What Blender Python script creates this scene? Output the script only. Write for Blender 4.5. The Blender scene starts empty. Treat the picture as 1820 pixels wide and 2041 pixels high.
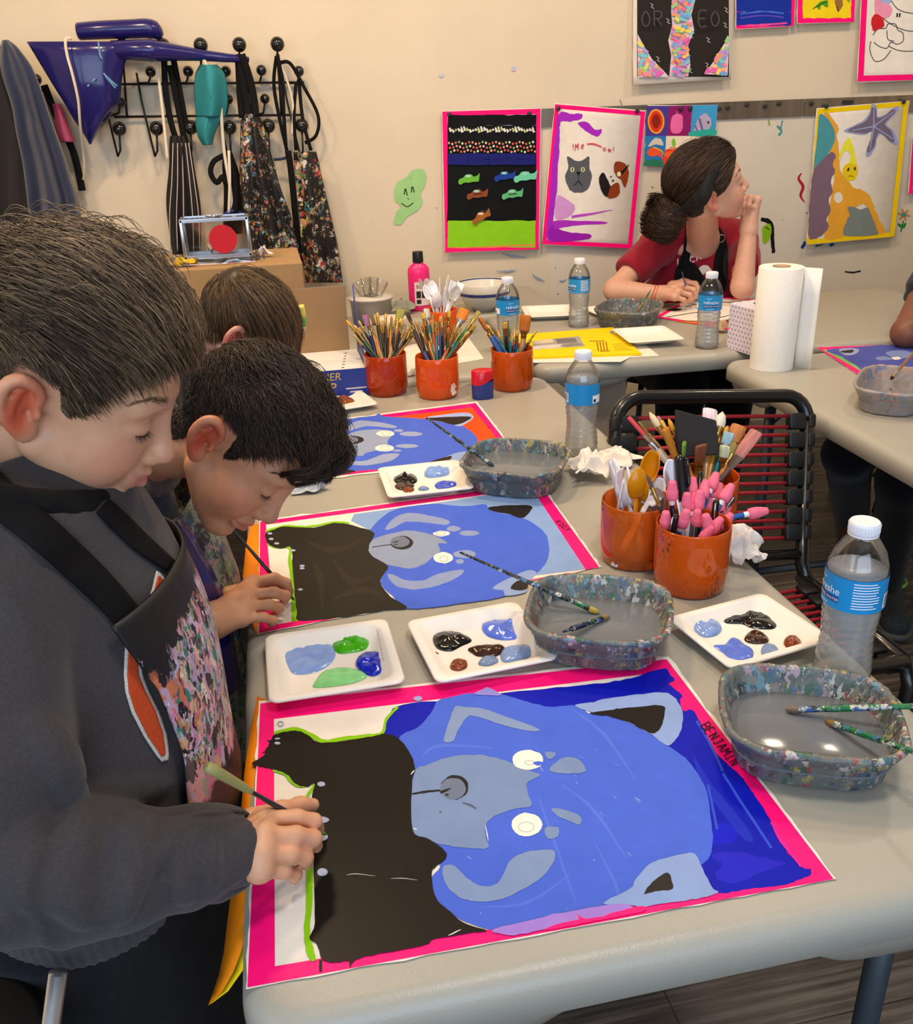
import bpy, math, random
import numpy as np
from mathutils import Vector, Matrix
from mathutils.geometry import tessellate_polygon

SC = bpy.context.scene
COL = SC.collection

# ------------------------------------------------------------------ camera
CAM = np.array([.0865, -.5855, 1.367]); YAW, PITCH, ROLL = (math.radians(a) for a in (10.808, 23.87, -2.117))
FPX = 1815.0                      # focal length for a frame 1820 wide

def cam_axes():
 cy, sy, cp, sp = math.cos(YAW), math.sin(YAW), math.cos(PITCH), math.sin(PITCH)
 f = np.array([sy * cp, cy * cp, -sp]); r = np.array([cy, -sy, 0.]); u = np.cross(r, f)
 c, s = math.cos(ROLL), math.sin(ROLL)
 return c * r + s * u, -s * r + c * u, f

AX_R, AX_U, AX_F = cam_axes()
cd = bpy.data.cameras.new('camera'); cam = bpy.data.objects.new('camera', cd); COL.objects.link(cam)
cd.sensor_fit = 'HORIZONTAL'; cd.sensor_width = 36; cd.lens = 36 * FPX / 1820; cd.clip_start = .02
mw = Matrix.Identity(4)
for i in range(3):
 mw[i][0], mw[i][1], mw[i][2], mw[i][3] = AX_R[i], AX_U[i], -AX_F[i], CAM[i]
cam.matrix_world = mw
SC.camera = cam

# ------------------------------------------------------------------ light and exposure
SC.view_settings.view_transform = 'Standard'; SC.view_settings.look = 'None'
SC.view_settings.gamma = 1; SC.view_settings.exposure = 0.22
w = bpy.data.worlds.new('world'); SC.world = w; w.use_nodes = True
w.node_tree.nodes['Background'].inputs[0].default_value = (.62, .72, 1, 1)
w.node_tree.nodes['Background'].inputs[1].default_value = .6
SC.cycles.max_bounces = 7; SC.cycles.transparent_max_bounces = 12; SC.cycles.caustics_reflective = False
SC.cycles.caustics_refractive = False; SC.cycles.sample_clamp_indirect = 4

def area(name, loc, target, sx, sy, watts, colr, spread=180):
 l = bpy.data.lights.new(name, 'AREA'); l.shape = 'RECTANGLE'; l.size = sx; l.size_y = sy; l.energy = watts; l.color = colr
 l.spread = math.radians(spread)
 o = bpy.data.objects.new(name, l); COL.objects.link(o); o.location = loc
 o.rotation_euler = (Vector(target) - Vector(loc)).to_track_quat('-Z', 'Y').to_euler()
 return o

LIGHTS = [
 area('window_light', (-.2, -3.0, 1.75), (.5, 1, .9), 3.4, 1.9, 66, (.62, .79, 1.0)),
 area('side_window_light', (-2.2, -1.2, 1.7), (.3, .6, .9), 1.2, 1.6, 16, (.55, .75, 1.0)),
 area('ceiling_lamp', (-.1, 1.45, 2.85), (-.1, 1.9, 0), .25, .25, 23, (1, .72, .44)),
 area('ceiling_lamp', (1.1, 1.5, 2.85), (1.1, 1.9, 0), .25, .25, 14, (1, .80, .60)),
 area('ceiling_lamp', (2.3, 1.6, 2.85), (2.3, 2.0, 0), .25, .25, 10, (1, .84, .66)),
 area('ceiling_lamp', (.6, -.2, 2.85), (.6, .2, 0), .3, .3, 15, (1, .90, .80)),
 area('ceiling_lamp', (-1.2, 1.2, 2.85), (-1.0, 1.9, 0), .25, .25, 18, (1, .70, .42)),
]

# ------------------------------------------------------------------ pixels of the photograph to points on real surfaces
def ray(px, py):
 return AX_R * ((px - 910) / FPX) - AX_U * ((py - 1020.5) / FPX) + AX_F

def pz(px, py, z=.74):
 d = ray(px, py); return CAM + d * ((z - CAM[2]) / d[2])

def pd(px, py, t):
 return CAM + t * ray(px, py)

PSI = -.049
W_O = np.array([1., 2.9245, 1.3565]); W_U = np.array([math.cos(PSI), math.sin(PSI), 0]); W_N = np.array([math.sin(PSI), -math.cos(PSI), 0])

def pw(px, py, off=0.0):          # a point on the back wall, off metres in front of it
 d = ray(px, py); return CAM + d * ((W_N @ (W_O - CAM) + off) / (W_N @ d))

# ------------------------------------------------------------------ objects, names, labels
def link(name, me, parent=None):
 o = bpy.data.objects.new(name, me); COL.objects.link(o)
 if parent is not None: o.parent = parent
 return o

def empty(name, loc=(0, 0, 0), rz=0.0):
 o = bpy.data.objects.new(name, None); COL.objects.link(o); o.location = loc; o.rotation_euler = (0, 0, rz)
 o.empty_display_size = .02
 return o

def tag(o, label=None, cat=None, group=None, kind=None):
 if label: o['label'] = label
 if cat: o['category'] = cat
 if group: o['group'] = group
 if kind: o['kind'] = kind
 return o

def thing(name, label, cat, loc=(0, 0, 0), rz=0.0, group=None):
 return tag(empty(name, tuple(float(a) for a in loc), rz), label, cat, group)

def copy_tree(o, parent=None):
 c = o.copy(); COL.objects.link(c)
 if parent is not None: c.parent = parent
 for ch in list(o.children): copy_tree(ch, c)
 return c

# ------------------------------------------------------------------ materials
def lin(h):
 h = h.lstrip('#'); v = [int(h[i:i + 2], 16) / 255 for i in (0, 2, 4)]
 return tuple(x / 12.92 if x <= .04045 else ((x + .055) / 1.055) ** 2.4 for x in v) + (1,)

_M = {}

def nd(nt, typ, **kw):
 n = nt.nodes.new(typ)
 for k, v in kw.items():
  if k in n.bl_rna.properties: setattr(n, k, v)
  else: n.inputs[k].default_value = v
 return n

def mat(name, colr, rough=.55, metal=0, spec=.5, noise=0, nscale=20, bump=0, bscale=60, trans=0, ior=1.45, coat=0, sss=0, sheen=0, alpha=1, stretch=None):
 if name in _M: return _M[name]
 m = bpy.data.materials.new(name); m.use_nodes = True; nt = m.node_tree; b = nt.nodes['Principled BSDF']
 c = lin(colr) if isinstance(colr, str) else colr
 b.inputs['Base Color'].default_value = c; b.inputs['Roughness'].default_value = rough; b.inputs['Metallic'].default_value = metal
 b.inputs['Specular IOR Level'].default_value = spec; b.inputs['Transmission Weight'].default_value = trans; b.inputs['IOR'].default_value = ior
 b.inputs['Coat Weight'].default_value = coat; b.inputs['Sheen Weight'].default_value = sheen; b.inputs['Alpha'].default_value = alpha
 b.inputs['Subsurface Weight'].default_value = sss; b.inputs['Subsurface Scale'].default_value = .01
 tc = None
 if noise or bump:
  tc = nd(nt, 'ShaderNodeTexCoord'); src = tc.outputs['Object']
  if stretch:
   mp = nd(nt, 'ShaderNodeMapping'); mp.inputs['Scale'].default_value = stretch; nt.links.new(src, mp.inputs[0]); src = mp.outputs[0]
 if noise:
  n = nd(nt, 'ShaderNodeTexNoise', Scale=nscale, Detail=5.0); nt.links.new(src, n.inputs['Vector'])
  r = nd(nt, 'ShaderNodeMapRange'); r.inputs[1].default_value = .3; r.inputs[2].default_value = .7; r.inputs[3].default_value = 1 - noise; r.inputs[4].default_value = 1 + noise
  nt.links.new(n.outputs[0], r.inputs[0])
  h = nd(nt, 'ShaderNodeVectorMath', operation='SCALE'); h.inputs[0].default_value = c[:3]; nt.links.new(r.outputs[0], h.inputs['Scale'])
  nt.links.new(h.outputs[0], b.inputs['Base Color'])
 if bump:
  n = nd(nt, 'ShaderNodeTexNoise', Scale=bscale, Detail=4.0); nt.links.new(src, n.inputs['Vector'])
  bp = nd(nt, 'ShaderNodeBump', Strength=min(1.0, bump), Distance=.002); nt.links.new(n.outputs[0], bp.inputs['Height']); nt.links.new(bp.outputs[0], b.inputs['Normal'])
 _M[name] = m
 return m

def attr_mat(name, rough=.5, sss=0, sheen=0, bump=0, bscale=200, spec=.5, noise=0, nscale=60, coat=0):
 if name in _M: return _M[name]
 m = mat(name, '#808080', rough, spec=spec, sss=sss, sheen=sheen, bump=bump, bscale=bscale, coat=coat); nt = m.node_tree
 a = nd(nt, 'ShaderNodeAttribute', attribute_name='Col'); b = nt.nodes['Principled BSDF']; out = a.outputs[0]
 if sss:
  b.inputs['Subsurface Radius'].default_value = (1, .35, .2); b.inputs['Subsurface Scale'].default_value = .006
 if noise:
  tc = nd(nt, 'ShaderNodeTexCoord'); n = nd(nt, 'ShaderNodeTexNoise', Scale=nscale, Detail=6.0); nt.links.new(tc.outputs['Object'], n.inputs['Vector'])
  r = nd(nt, 'ShaderNodeMapRange'); r.inputs[1].default_value = .3; r.inputs[2].default_value = .7; r.inputs[3].default_value = 1 - noise; r.inputs[4].default_value = 1 + noise
  nt.links.new(n.outputs[0], r.inputs[0]); h = nd(nt, 'ShaderNodeVectorMath', operation='SCALE'); nt.links.new(out, h.inputs[0]); nt.links.new(r.outputs[0], h.inputs['Scale']); out = h.outputs[0]
 nt.links.new(out, b.inputs['Base Color'])
 return m

def splatter(name, base, palette, scale=55, cover=.5, rough=.5, big=6, region=None, stretch=(1, 1, 1), fade=.5):
 """dried paint of many colours dabbed over a base colour"""
 if name in _M: return _M[name]
 m = mat(name, base, rough); nt = m.node_tree; b = nt.nodes['Principled BSDF']; L = nt.links.new
 tc = nd(nt, 'ShaderNodeTexCoord'); mp = nd(nt, 'ShaderNodeMapping'); mp.inputs['Scale'].default_value = stretch; L(tc.outputs['Object'], mp.inputs[0])
 wn = nd(nt, 'ShaderNodeTexNoise', Scale=scale * 1.3, Detail=6.0); L(mp.outputs[0], wn.inputs['Vector'])
 add = nd(nt, 'ShaderNodeVectorMath', operation='MULTIPLY_ADD'); L(wn.outputs['Color'], add.inputs[0]); add.inputs[1].default_value = (2.2 / scale,) * 3; L(mp.outputs[0], add.inputs[2])
 prev = None
 for li, (sc_, cov) in enumerate(((scale, cover), (scale * 2.6, cover * .62))):
  v = nd(nt, 'ShaderNodeTexVoronoi', Scale=float(sc_)); L(add.outputs[0], v.inputs['Vector'])
  sp = nd(nt, 'ShaderNodeSeparateColor'); L(v.outputs['Color'], sp.inputs[0])
  rp = nd(nt, 'ShaderNodeValToRGB'); rp.color_ramp.interpolation = 'CONSTANT'; el = rp.color_ramp.elements
  pal = palette if li == 0 else palette[::-1]
  while len(el) < len(pal): el.new(.5)
  for i, h in enumerate(pal): el[i].position = i / len(pal); el[i].color = lin(h)
  L(sp.outputs[0], rp.inputs[0])
  n = nd(nt, 'ShaderNodeTexNoise', Scale=float(big if li == 0 else big * 3), Detail=9.0, Roughness=.72); L(mp.outputs[0], n.inputs['Vector']); src = n.outputs[0]
  if region:
   a = nd(nt, 'ShaderNodeAttribute', attribute_name=region); m2 = nd(nt, 'ShaderNodeMath', operation='MULTIPLY_ADD'); L(a.outputs['Fac'], m2.inputs[0]); m2.inputs[1].default_value = .5; L(src, m2.inputs[2])
   m3 = nd(nt, 'ShaderNodeMath', operation='SUBTRACT'); L(m2.outputs[0], m3.inputs[0]); m3.inputs[1].default_value = .3; src = m3.outputs[0]
  r = nd(nt, 'ShaderNodeMapRange'); lo = .62 - .28 * cov; r.inputs[1].default_value = lo; r.inputs[2].default_value = lo + .05; L(src, r.inputs[0])
  fac = r.outputs[0]
  ml = nd(nt, 'ShaderNodeMath', operation='MULTIPLY'); L(fac, ml.inputs[0]); fac = ml.outputs[0]
  g = nd(nt, 'ShaderNodeMath', operation='GREATER_THAN'); L(sp.outputs[1], g.inputs[0]); g.inputs[1].default_value = 1 - min(.97, cov + .25); L(g.outputs[0], ml.inputs[1])
  mx = nd(nt, 'ShaderNodeMix', data_type='RGBA'); L(fac, mx.inputs[0])
  if prev is None: mx.inputs[6].default_value = lin(base)
  else: L(prev, mx.inputs[6])
  L(rp.outputs[0], mx.inputs[7]); prev = mx.outputs[2]
 L(prev, b.inputs['Base Color'])
 bp = nd(nt, 'ShaderNodeBump', Strength=.5, Distance=.0015); L(wn.outputs[0], bp.inputs['Height']); L(bp.outputs[0], b.inputs['Normal'])
 return m

# ------------------------------------------------------------------ mesh building
def home(o):                       # world place of a thing (things stand unrotated when their parts are built in world space)
 p = np.zeros(3)
 while o is not None: p += np.array(o.location); o = o.parent
 return p

class MB:
 def __init__(s): s.v = []; s.f = []; s.m = []; s.mats = []

 def mi(s, m):
  if m not in s.mats: s.mats.append(m)
  return s.mats.index(m)

 def add(s, vs, fs, m):
  n = len(s.v); k = s.mi(m); s.v.extend(tuple(map(float, v)) for v in vs)
  for f in fs: s.f.append(tuple(i + n for i in f)); s.m.append(k)
  return n

 def box(s, c, size, m, rot=None, bev=0.0):
  hx, hy, hz = (a / 2 for a in size); R_ = np.array(rot) if rot is not None else np.eye(3)
  if bev <= 0:
   vs = [(x, y, z) for x in (-hx, hx) for y in (-hy, hy) for z in (-hz, hz)]
   fs = [(0, 1, 3, 2), (4, 6, 7, 5), (0, 4, 5, 1), (2, 3, 7, 6), (0, 2, 6, 4), (1, 5, 7, 3)]
   s.add([np.array(c) + R_ @ np.array(v) for v in vs], fs, m); return
  b = min(bev, hx * .99, hy * .99, hz * .99)
  s.prism([(-hx + b, -hy), (hx - b, -hy), (hx, -hy + b), (hx, hy - b), (hx - b, hy), (-hx + b, hy), (-hx, hy - b), (-hx, -hy + b)], -hz, hz, m, c, R_, b * .7)

 def prism(s, pts, z0, z1, m, c=(0, 0, 0), rot=None, bev=0.0):
  """closed outline swept from z0 to z1 with softened rims"""
  R_ = np.array(rot) if rot is not None else np.eye(3); p = np.array(pts, float); n = len(p); cen = p.mean(0)
  if bev > 0:
   d = p - cen; ln = np.linalg.norm(d, axis=1, keepdims=True); q = p - d / np.maximum(ln, 1e-9) * bev; q2 = p - d / np.maximum(ln, 1e-9) * bev * .3
   rings = [(q, z0), (q2, z0 + bev * .3), (p, z0 + bev), (p, z1 - bev), (q2, z1 - bev * .3), (q, z1)]
  else: rings = [(p, z0), (p, z1)]
  vs = [np.array(c) + R_ @ np.array([a[0], a[1], z]) for r, z in rings for a in r]
  fs = [(k * n + i, k * n + (i + 1) % n, (k + 1) * n + (i + 1) % n, (k + 1) * n + i) for k in range(len(rings) - 1) for i in range(n)]
  fs.append(tuple(range(n - 1, -1, -1))); t = (len(rings) - 1) * n; fs.append(tuple(range(t, t + n)))
  s.add(vs, fs, m)

 def lathe(s, prof, m, c=(0, 0, 0), seg=32, rot=None, cap0=False, cap1=False, sx=1, sy=1):
  R_ = np.array(rot) if rot is not None else np.eye(3); vs = []
  for r, z in prof:
   for i in range(seg):
    a = 2 * math.pi * i / seg; vs.append(np.array(c) + R_ @ np.array([r * math.cos(a) * sx, r * math.sin(a) * sy, z]))
  fs = [(k * seg + i, k * seg + (i + 1) % seg, (k + 1) * seg + (i + 1) % seg, (k + 1) * seg + i) for k in range(len(prof) - 1) for i in range(seg)]
  if cap0: fs.append(tuple(range(seg - 1, -1, -1)))
  if cap1: t = (len(prof) - 1) * seg; fs.append(tuple(range(t, t + seg)))
  s.add(vs, fs, m)

 def tube(s, pts, rad, m, seg=10, caps=True, flat=None, up=None):
  """round (or flattened) bar along points"""
  p = np.array(pts, float); n = len(p); rad = np.full(n, rad) if np.isscalar(rad) else np.array(rad, float)
  t = np.gradient(p, axis=0); t /= np.maximum(np.linalg.norm(t, axis=1, keepdims=True), 1e-9)
  u = np.array(up if up is not None else ((0, 0, 1) if abs(t[0][2]) < .9 else (1, 0, 0)), float); vs = []
  for i in range(n):
   u = u - t[i] * (u @ t[i]); u /= max(np.linalg.norm(u), 1e-9); w_ = np.cross(t[i], u)
   for k in range(seg):
    a = 2 * math.pi * k / seg; vs.append(p[i] + rad[i] * (math.cos(a) * w_ + math.sin(a) * u * (flat if flat else 1)))
  fs = [(k * seg + i, k * seg + (i + 1) % seg, (k + 1) * seg + (i + 1) % seg, (k + 1) * seg + i) for k in range(n - 1) for i in range(seg)]
  if caps: fs.append(tuple(range(seg - 1, -1, -1))); q = (n - 1) * seg; fs.append(tuple(range(q, q + seg)))
  s.add(vs, fs, m)

 def grid(s, G, m, close=False):
  G = np.array(G, float); a, b = G.shape[:2]
  fs = [(i * b + j, i * b + j + 1, (i + 1) * b + j + 1, (i + 1) * b + j) for i in range(a - 1) for j in range(b - 1)]
  if close: fs += [(i * b + b - 1, i * b, (i + 1) * b, (i + 1) * b + b - 1) for i in range(a - 1)]
  s.add(G.reshape(-1, 3), fs, m)

 def poly(s, pts3, m):
  """flat outline of any shape"""
  tr = tessellate_polygon([[Vector(tuple(map(float, p))) for p in pts3]])
  p = np.array(pts3, float); fs = []
  for t in tr:
   fs.append(tuple(t))
  s.add(p, fs, m)

 def build(s, name, parent=None, smooth=True, bev=0, sub=0, solid=0, ang=None, world=False):
  if world: s.v = [tuple(np.array(v) - home(parent)) for v in s.v]
  me = bpy.data.meshes.new(name); me.from_pydata(s.v, [], s.f); me.validate()
  for m in s.mats: me.materials.append(m)
  if len(s.mats) > 1 and len(me.polygons) == len(s.m): me.polygons.foreach_set('material_index', s.m)
  if smooth:
   me.polygons.foreach_set('use_smooth', [True] * len(me.polygons))
   if ang is not None:
    me.set_sharp_from_angle(angle=math.radians(ang))
  me.update()
  o = link(name, me, parent)
  if solid: k = o.modifiers.new('thickness', 'SOLIDIFY'); k.thickness = solid; k.offset = 0
  if bev: k = o.modifiers.new('bevel', 'BEVEL'); k.width = bev; k.segments = 2; k.limit_method = 'ANGLE'
  if sub: k = o.modifiers.new('subdivision', 'SUBSURF'); k.levels = sub; k.render_levels = sub
  return o

def smooth_line(pts, n=6, closed=False):
 """Catmull-Rom through points"""
 p = np.array(pts, float); N = len(p); out = []
 rng = range(N) if closed else range(N - 1)
 for i in rng:
  g = (lambda k: p[k % N]) if closed else (lambda k: p[min(max(k, 0), N - 1)])
  a, b, c, d = g(i - 1), g(i), g(i + 1), g(i + 2)
  for k in range(n):
   t = k / n; out.append(.5 * ((2 * b) + (-a + c) * t + (2 * a - 5 * b + 4 * c - d) * t * t + (-a + 3 * b - 3 * c + d) * t ** 3))
 if not closed: out.append(p[-1])
 return np.array(out)

def text_mesh(txt, size, depth=0.0):
 c = bpy.data.curves.new('lettering', 'FONT'); c.body = txt; c.size = size; c.extrude = depth; c.resolution_u = 3
 o = bpy.data.objects.new('lettering', c); COL.objects.link(o); dg = bpy.context.evaluated_depsgraph_get(); dg.update()
 me = bpy.data.meshes.new_from_object(o.evaluated_get(dg)); v = np.array([tuple(q.co) for q in me.vertices]); f = [tuple(q.vertices) for q in me.polygons]
 bpy.data.objects.remove(o); bpy.data.curves.remove(c); bpy.data.meshes.remove(me)
 return v, f

# ------------------------------------------------------------------ value noise and sculpting by blended solids
def _h(i, j, k, seed):
 n = (i * 374761393 + j * 668265263 + k * 1440662683 + seed * 974634211) & 0x7fffffff
 n = ((n ^ (n >> 13)) * 1274126177) & 0x7fffffff
 return ((n ^ (n >> 16)) & 0xffff) / 32767.5 - 1

def noise3(P, scale=1.0, seed=0, octaves=1):
 out = 0; amp = 1.0
 for o in range(octaves):
  Q = np.asarray(P) * scale * 2 ** o; I = np.floor(Q).astype(np.int64); F = Q - I; F = F * F * (3 - 2 * F)
  r = 0
  for a in (0, 1):
   for b in (0, 1):
    for c in (0, 1):
     wgt = (F[..., 0] if a else 1 - F[..., 0]) * (F[..., 1] if b else 1 - F[..., 1]) * (F[..., 2] if c else 1 - F[..., 2])
     r = r + wgt * _h(I[..., 0] + a, I[..., 1] + b, I[..., 2] + c, seed + o * 17)
  out = out + amp * r; amp *= .5
 return out

def rot_to(x, y):
 """3x3 whose columns are x, the part of y square to it, and their cross product"""
 x = np.array(x, float); x /= np.linalg.norm(x); y = np.array(y, float); y = y - x * (x @ y); y /= np.linalg.norm(y)
 return np.stack([x, y, np.cross(x, y)], 1)

class SDF:
 def __init__(s): s.ops = []; s.R = np.eye(3); s.T = np.zeros(3); s.s = 1.0; s.disp = None

 def frame(s, R_=None, T=(0, 0, 0), sc=1.0):
  s.R = np.eye(3) if R_ is None else np.array(R_); s.T = np.array(T, float); s.s = sc; return s

 def _op(s, kind, fn, c, r, k):
  s.ops.append((kind, fn, s.T + s.s * (s.R @ np.array(c, float)), s.s * r, s.s * k, s.R, s.T, s.s))

 def ell(s, c, r, rot=None, k=.02, sub=False):
  c = np.array(c, float); r = np.array([r] * 3 if np.isscalar(r) else r, float); Q = None if rot is None else np.array(rot)

  def fn(p):
   q = p - c
   if Q is not None: q = q @ Q
   a = np.sqrt(((q / r) ** 2).sum(-1)); b = np.sqrt(((q / r ** 2) ** 2).sum(-1)); return a * (a - 1) / np.maximum(b, 1e-6)
  s._op('sub' if sub else 'add', fn, c, r.max(), k); return s

 def cone(s, a, b, ra, rb, k=.02, sub=False, flat=None):
  a = np.array(a, float); b = np.array(b, float); ba = b - a; L2 = max(ba @ ba, 1e-12)

  def fn(p):
   q = p - a; t = np.clip(q @ ba / L2, 0, 1); return np.sqrt(((q - t[..., None] * ba) ** 2).sum(-1)) - (ra + (rb - ra) * t)
  s._op('sub' if sub else 'add', fn, (a + b) / 2, math.sqrt(L2) / 2 + max(ra, rb), k); return s

 def chain(s, pts, rad, k=.02, sub=False):
  rad = [rad] * len(pts) if np.isscalar(rad) else rad
  for i in range(len(pts) - 1): s.cone(pts[i], pts[i + 1], rad[i], rad[i + 1], k, sub)
  return s

 def half(s, c, n, r=6.0, k=.004):       # cuts away what lies beyond the plane, within r of c
  c = np.array(c, float); n = np.array(n, float); n /= np.linalg.norm(n)

  def fn(p): return np.maximum(-((p - c) @ n), np.sqrt(((p - c) ** 2).sum(-1)) - r)
  s._op('sub', fn, c, r, k); return s

 def __call__(s, P, cen=None, brad=0.0):
  """P (..., 3); with cen (blocks) solids far from a block are skipped"""
  shp = P.shape[:-1]; d = np.full(shp, 1e3)
  for kind, fn, c, r, k, R_, T, sc in s.ops:
   if cen is not None:
    m = np.sqrt(((cen - c) ** 2).sum(-1)) < r + brad + k + .012
    if not m.any(): continue
    Q = P[m]; old = d[m]
   else: Q = P; old = d
   e = fn(((Q - T) @ R_) / sc) * sc
   if kind == 'add':
    if k > 1e-6:
     h = np.maximum(k - np.abs(old - e), 0) / k; new = np.minimum(old, e) - h * h * k * .25
    else: new = np.minimum(old, e)
   else:
    if k > 1e-6:
     h = np.maximum(k - np.abs(old + e), 0) / k; new = np.maximum(old, -e) + h * h * k * .25
    else: new = np.maximum(old, -e)
   if cen is not None: d[m] = new
   else: d = new
  if s.disp is not None: d = d + s.disp(P)
  return d

 def mesh(s, h, lo=None, hi=None):
  """surface nets over the blocks the surface crosses -> vertices, quads"""
  add = [o for o in s.ops if o[0] == 'add']
  if lo is None: lo = np.min([o[2] - o[3] - o[4] for o in add], 0) - 2 * h; hi = np.max([o[2] + o[3] + o[4] for o in add], 0) + 2 * h
  lo = np.array(lo, float); hi = np.array(hi, float); B = 12; nb = np.ceil((hi - lo) / (h * B)).astype(int)
  bi = np.stack(np.meshgrid(*[np.arange(n) for n in nb], indexing='ij'), -1).reshape(-1, 3); cen = lo + (bi + .5) * B * h; br = B * h * .87
  dc = np.concatenate([s(cen[i:i + 20000][:, None, :], cen[i:i + 20000], br)[:, 0] for i in range(0, len(cen), 20000)])
  act = np.abs(dc) < br * 1.5 + .01; bi = bi[act]; cen = cen[act]
  off = np.stack(np.meshgrid(*[np.arange(B + 1)] * 3, indexing='ij'), -1); keys = []; vpos = []; quads = []
  N = nb * B + 2

  def key(a): return (a[..., 0].astype(np.int64) * N[1] + a[..., 1]) * N[2] + a[..., 2]
  for i in range(0, len(bi), 160):
   g = bi[i:i + 160][:, None, None, None, :] * B + off; P = lo + g * h
   D = s(P, cen[i:i + 160], br)
   ins = D < 0
   cs = ins[:, :-1, :-1, :-1].astype(np.int8)
   for a, b, c in ((1, 0, 0), (0, 1, 0), (0, 0, 1), (1, 1, 0), (1, 0, 1), (0, 1, 1), (1, 1, 1)):
    cs = cs + ins[:, a:B + a, b:B + b, c:B + c]
   am = (cs > 0) & (cs < 8); w_ = np.argwhere(am)
   if not len(w_): continue
   acc = np.zeros((len(w_), 3)); cnt = np.zeros(len(w_)); n0 = w_[:, 0]; ijk = w_[:, 1:]
   for ax in range(3):
    o1, o2 = [q for q in range(3) if q != ax]
    for u in (0, 1):
     for v in (0, 1):
      c0 = ijk.copy(); c0[:, o1] += u; c0[:, o2] += v; c1 = c0.copy(); c1[:, ax] += 1
      d0 = D[n0, c0[:, 0], c0[:, 1], c0[:, 2]]; d1 = D[n0, c1[:, 0], c1[:, 1], c1[:, 2]]; x = (d0 < 0) != (d1 < 0)
      t = np.where(x, d0 / np.where(x, d0 - d1, 1), 0); p = c0.astype(float); p[:, ax] += t; acc[x] += p[x] - ijk[x]; cnt[x] += 1
   gc = bi[i:i + 160][n0] * B + ijk
   keys.append(key(gc)); vpos.append(lo + (gc + acc / cnt[:, None]) * h)
   for ax in range(3):
    o1, o2 = [(1, 2), (2, 0), (0, 1)][ax]
    sl0 = [slice(None), slice(0, B), slice(0, B), slice(0, B)]; sl1 = list(sl0); sl1[1 + ax] = slice(1, B + 1)
    a_, b_ = ins[tuple(sl0)], ins[tuple(sl1)]; w2 = np.argwhere(a_ != b_)
    if not len(w2): continue
    fl = a_[tuple(w2.T)]; gg = bi[i:i + 160][w2[:, 0]] * B + w2[:, 1:]; e1 = np.zeros(3, int); e1[o1] = 1; e2 = np.zeros(3, int); e2[o2] = 1
    q = np.stack([key(gg - e1 - e2), key(gg - e2), key(gg), key(gg - e1)], 1); q[~fl] = q[~fl][:, ::-1]; quads.append(q)
  keys = np.concatenate(keys); vpos = np.concatenate(vpos); quads = np.concatenate(quads)
  o = np.argsort(keys); keys = keys[o]; vpos = vpos[o]
  ix = np.searchsorted(keys, quads); ix = np.minimum(ix, len(keys) - 1); ok = (keys[ix] == quads).all(1)
  return vpos, ix[ok]

 def grad(s, P, e=.0015):
  g = np.stack([s(P + np.eye(3)[i] * e) - s(P - np.eye(3)[i] * e) for i in range(3)], -1); return g / np.maximum(np.linalg.norm(g, axis=-1, keepdims=True), 1e-9)

def np_mesh(name, v, f, m, parent=None, col=None, attr=None, smooth=True):
 me = bpy.data.meshes.new(name); v = np.asarray(v - home(parent), np.float32); f = np.asarray(f, np.int32)
 me.vertices.add(len(v)); me.vertices.foreach_set('co', v.ravel()); k = f.shape[1]
 me.loops.add(f.size); me.loops.foreach_set('vertex_index', f.ravel()); me.polygons.add(len(f))
 me.polygons.foreach_set('loop_start', np.arange(0, f.size, k, dtype=np.int32))
 me.polygons.foreach_set('use_smooth', np.full(len(f), smooth)); me.update(calc_edges=True); me.validate()
 if col is not None:
  a = me.color_attributes.new('Col', 'FLOAT_COLOR', 'POINT'); c = np.ones((len(v), 4), np.float32); c[:, :3] = col; a.data.foreach_set('color', c.ravel())
 for n_, val in (attr or {}).items():
  a = me.attributes.new(n_, 'FLOAT', 'POINT'); a.data.foreach_set('value', np.asarray(val, np.float32))
 me.materials.append(m); return link(name, me, parent)

def relax(v, f, it=2, lam=.5):
 n = len(v); f = np.asarray(f)
 for _ in range(it):
  acc = np.zeros_like(v); cnt = np.zeros(n)
  for a in range(f.shape[1]):
   b = f[:, (a + 1) % f.shape[1]]; np.add.at(acc, f[:, a], v[b]); np.add.at(cnt, f[:, a], 1); np.add.at(acc, b, v[f[:, a]]); np.add.at(cnt, b, 1)
  v = v + lam * (acc / np.maximum(cnt, 1)[:, None] - v)
 return v

# ------------------------------------------------------------------ the room
def hexc(h): return lin(h)

def wall_pt(s, z, off=0.0): return W_O + W_U * s + W_N * off + np.array([0, 0, z - W_O[2]])

def m_wall():
 m = mat('cream_wall_paint', '#dccdb4', .6, noise=.04, nscale=3.5, bump=.25, bscale=90)
 return m

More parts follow.
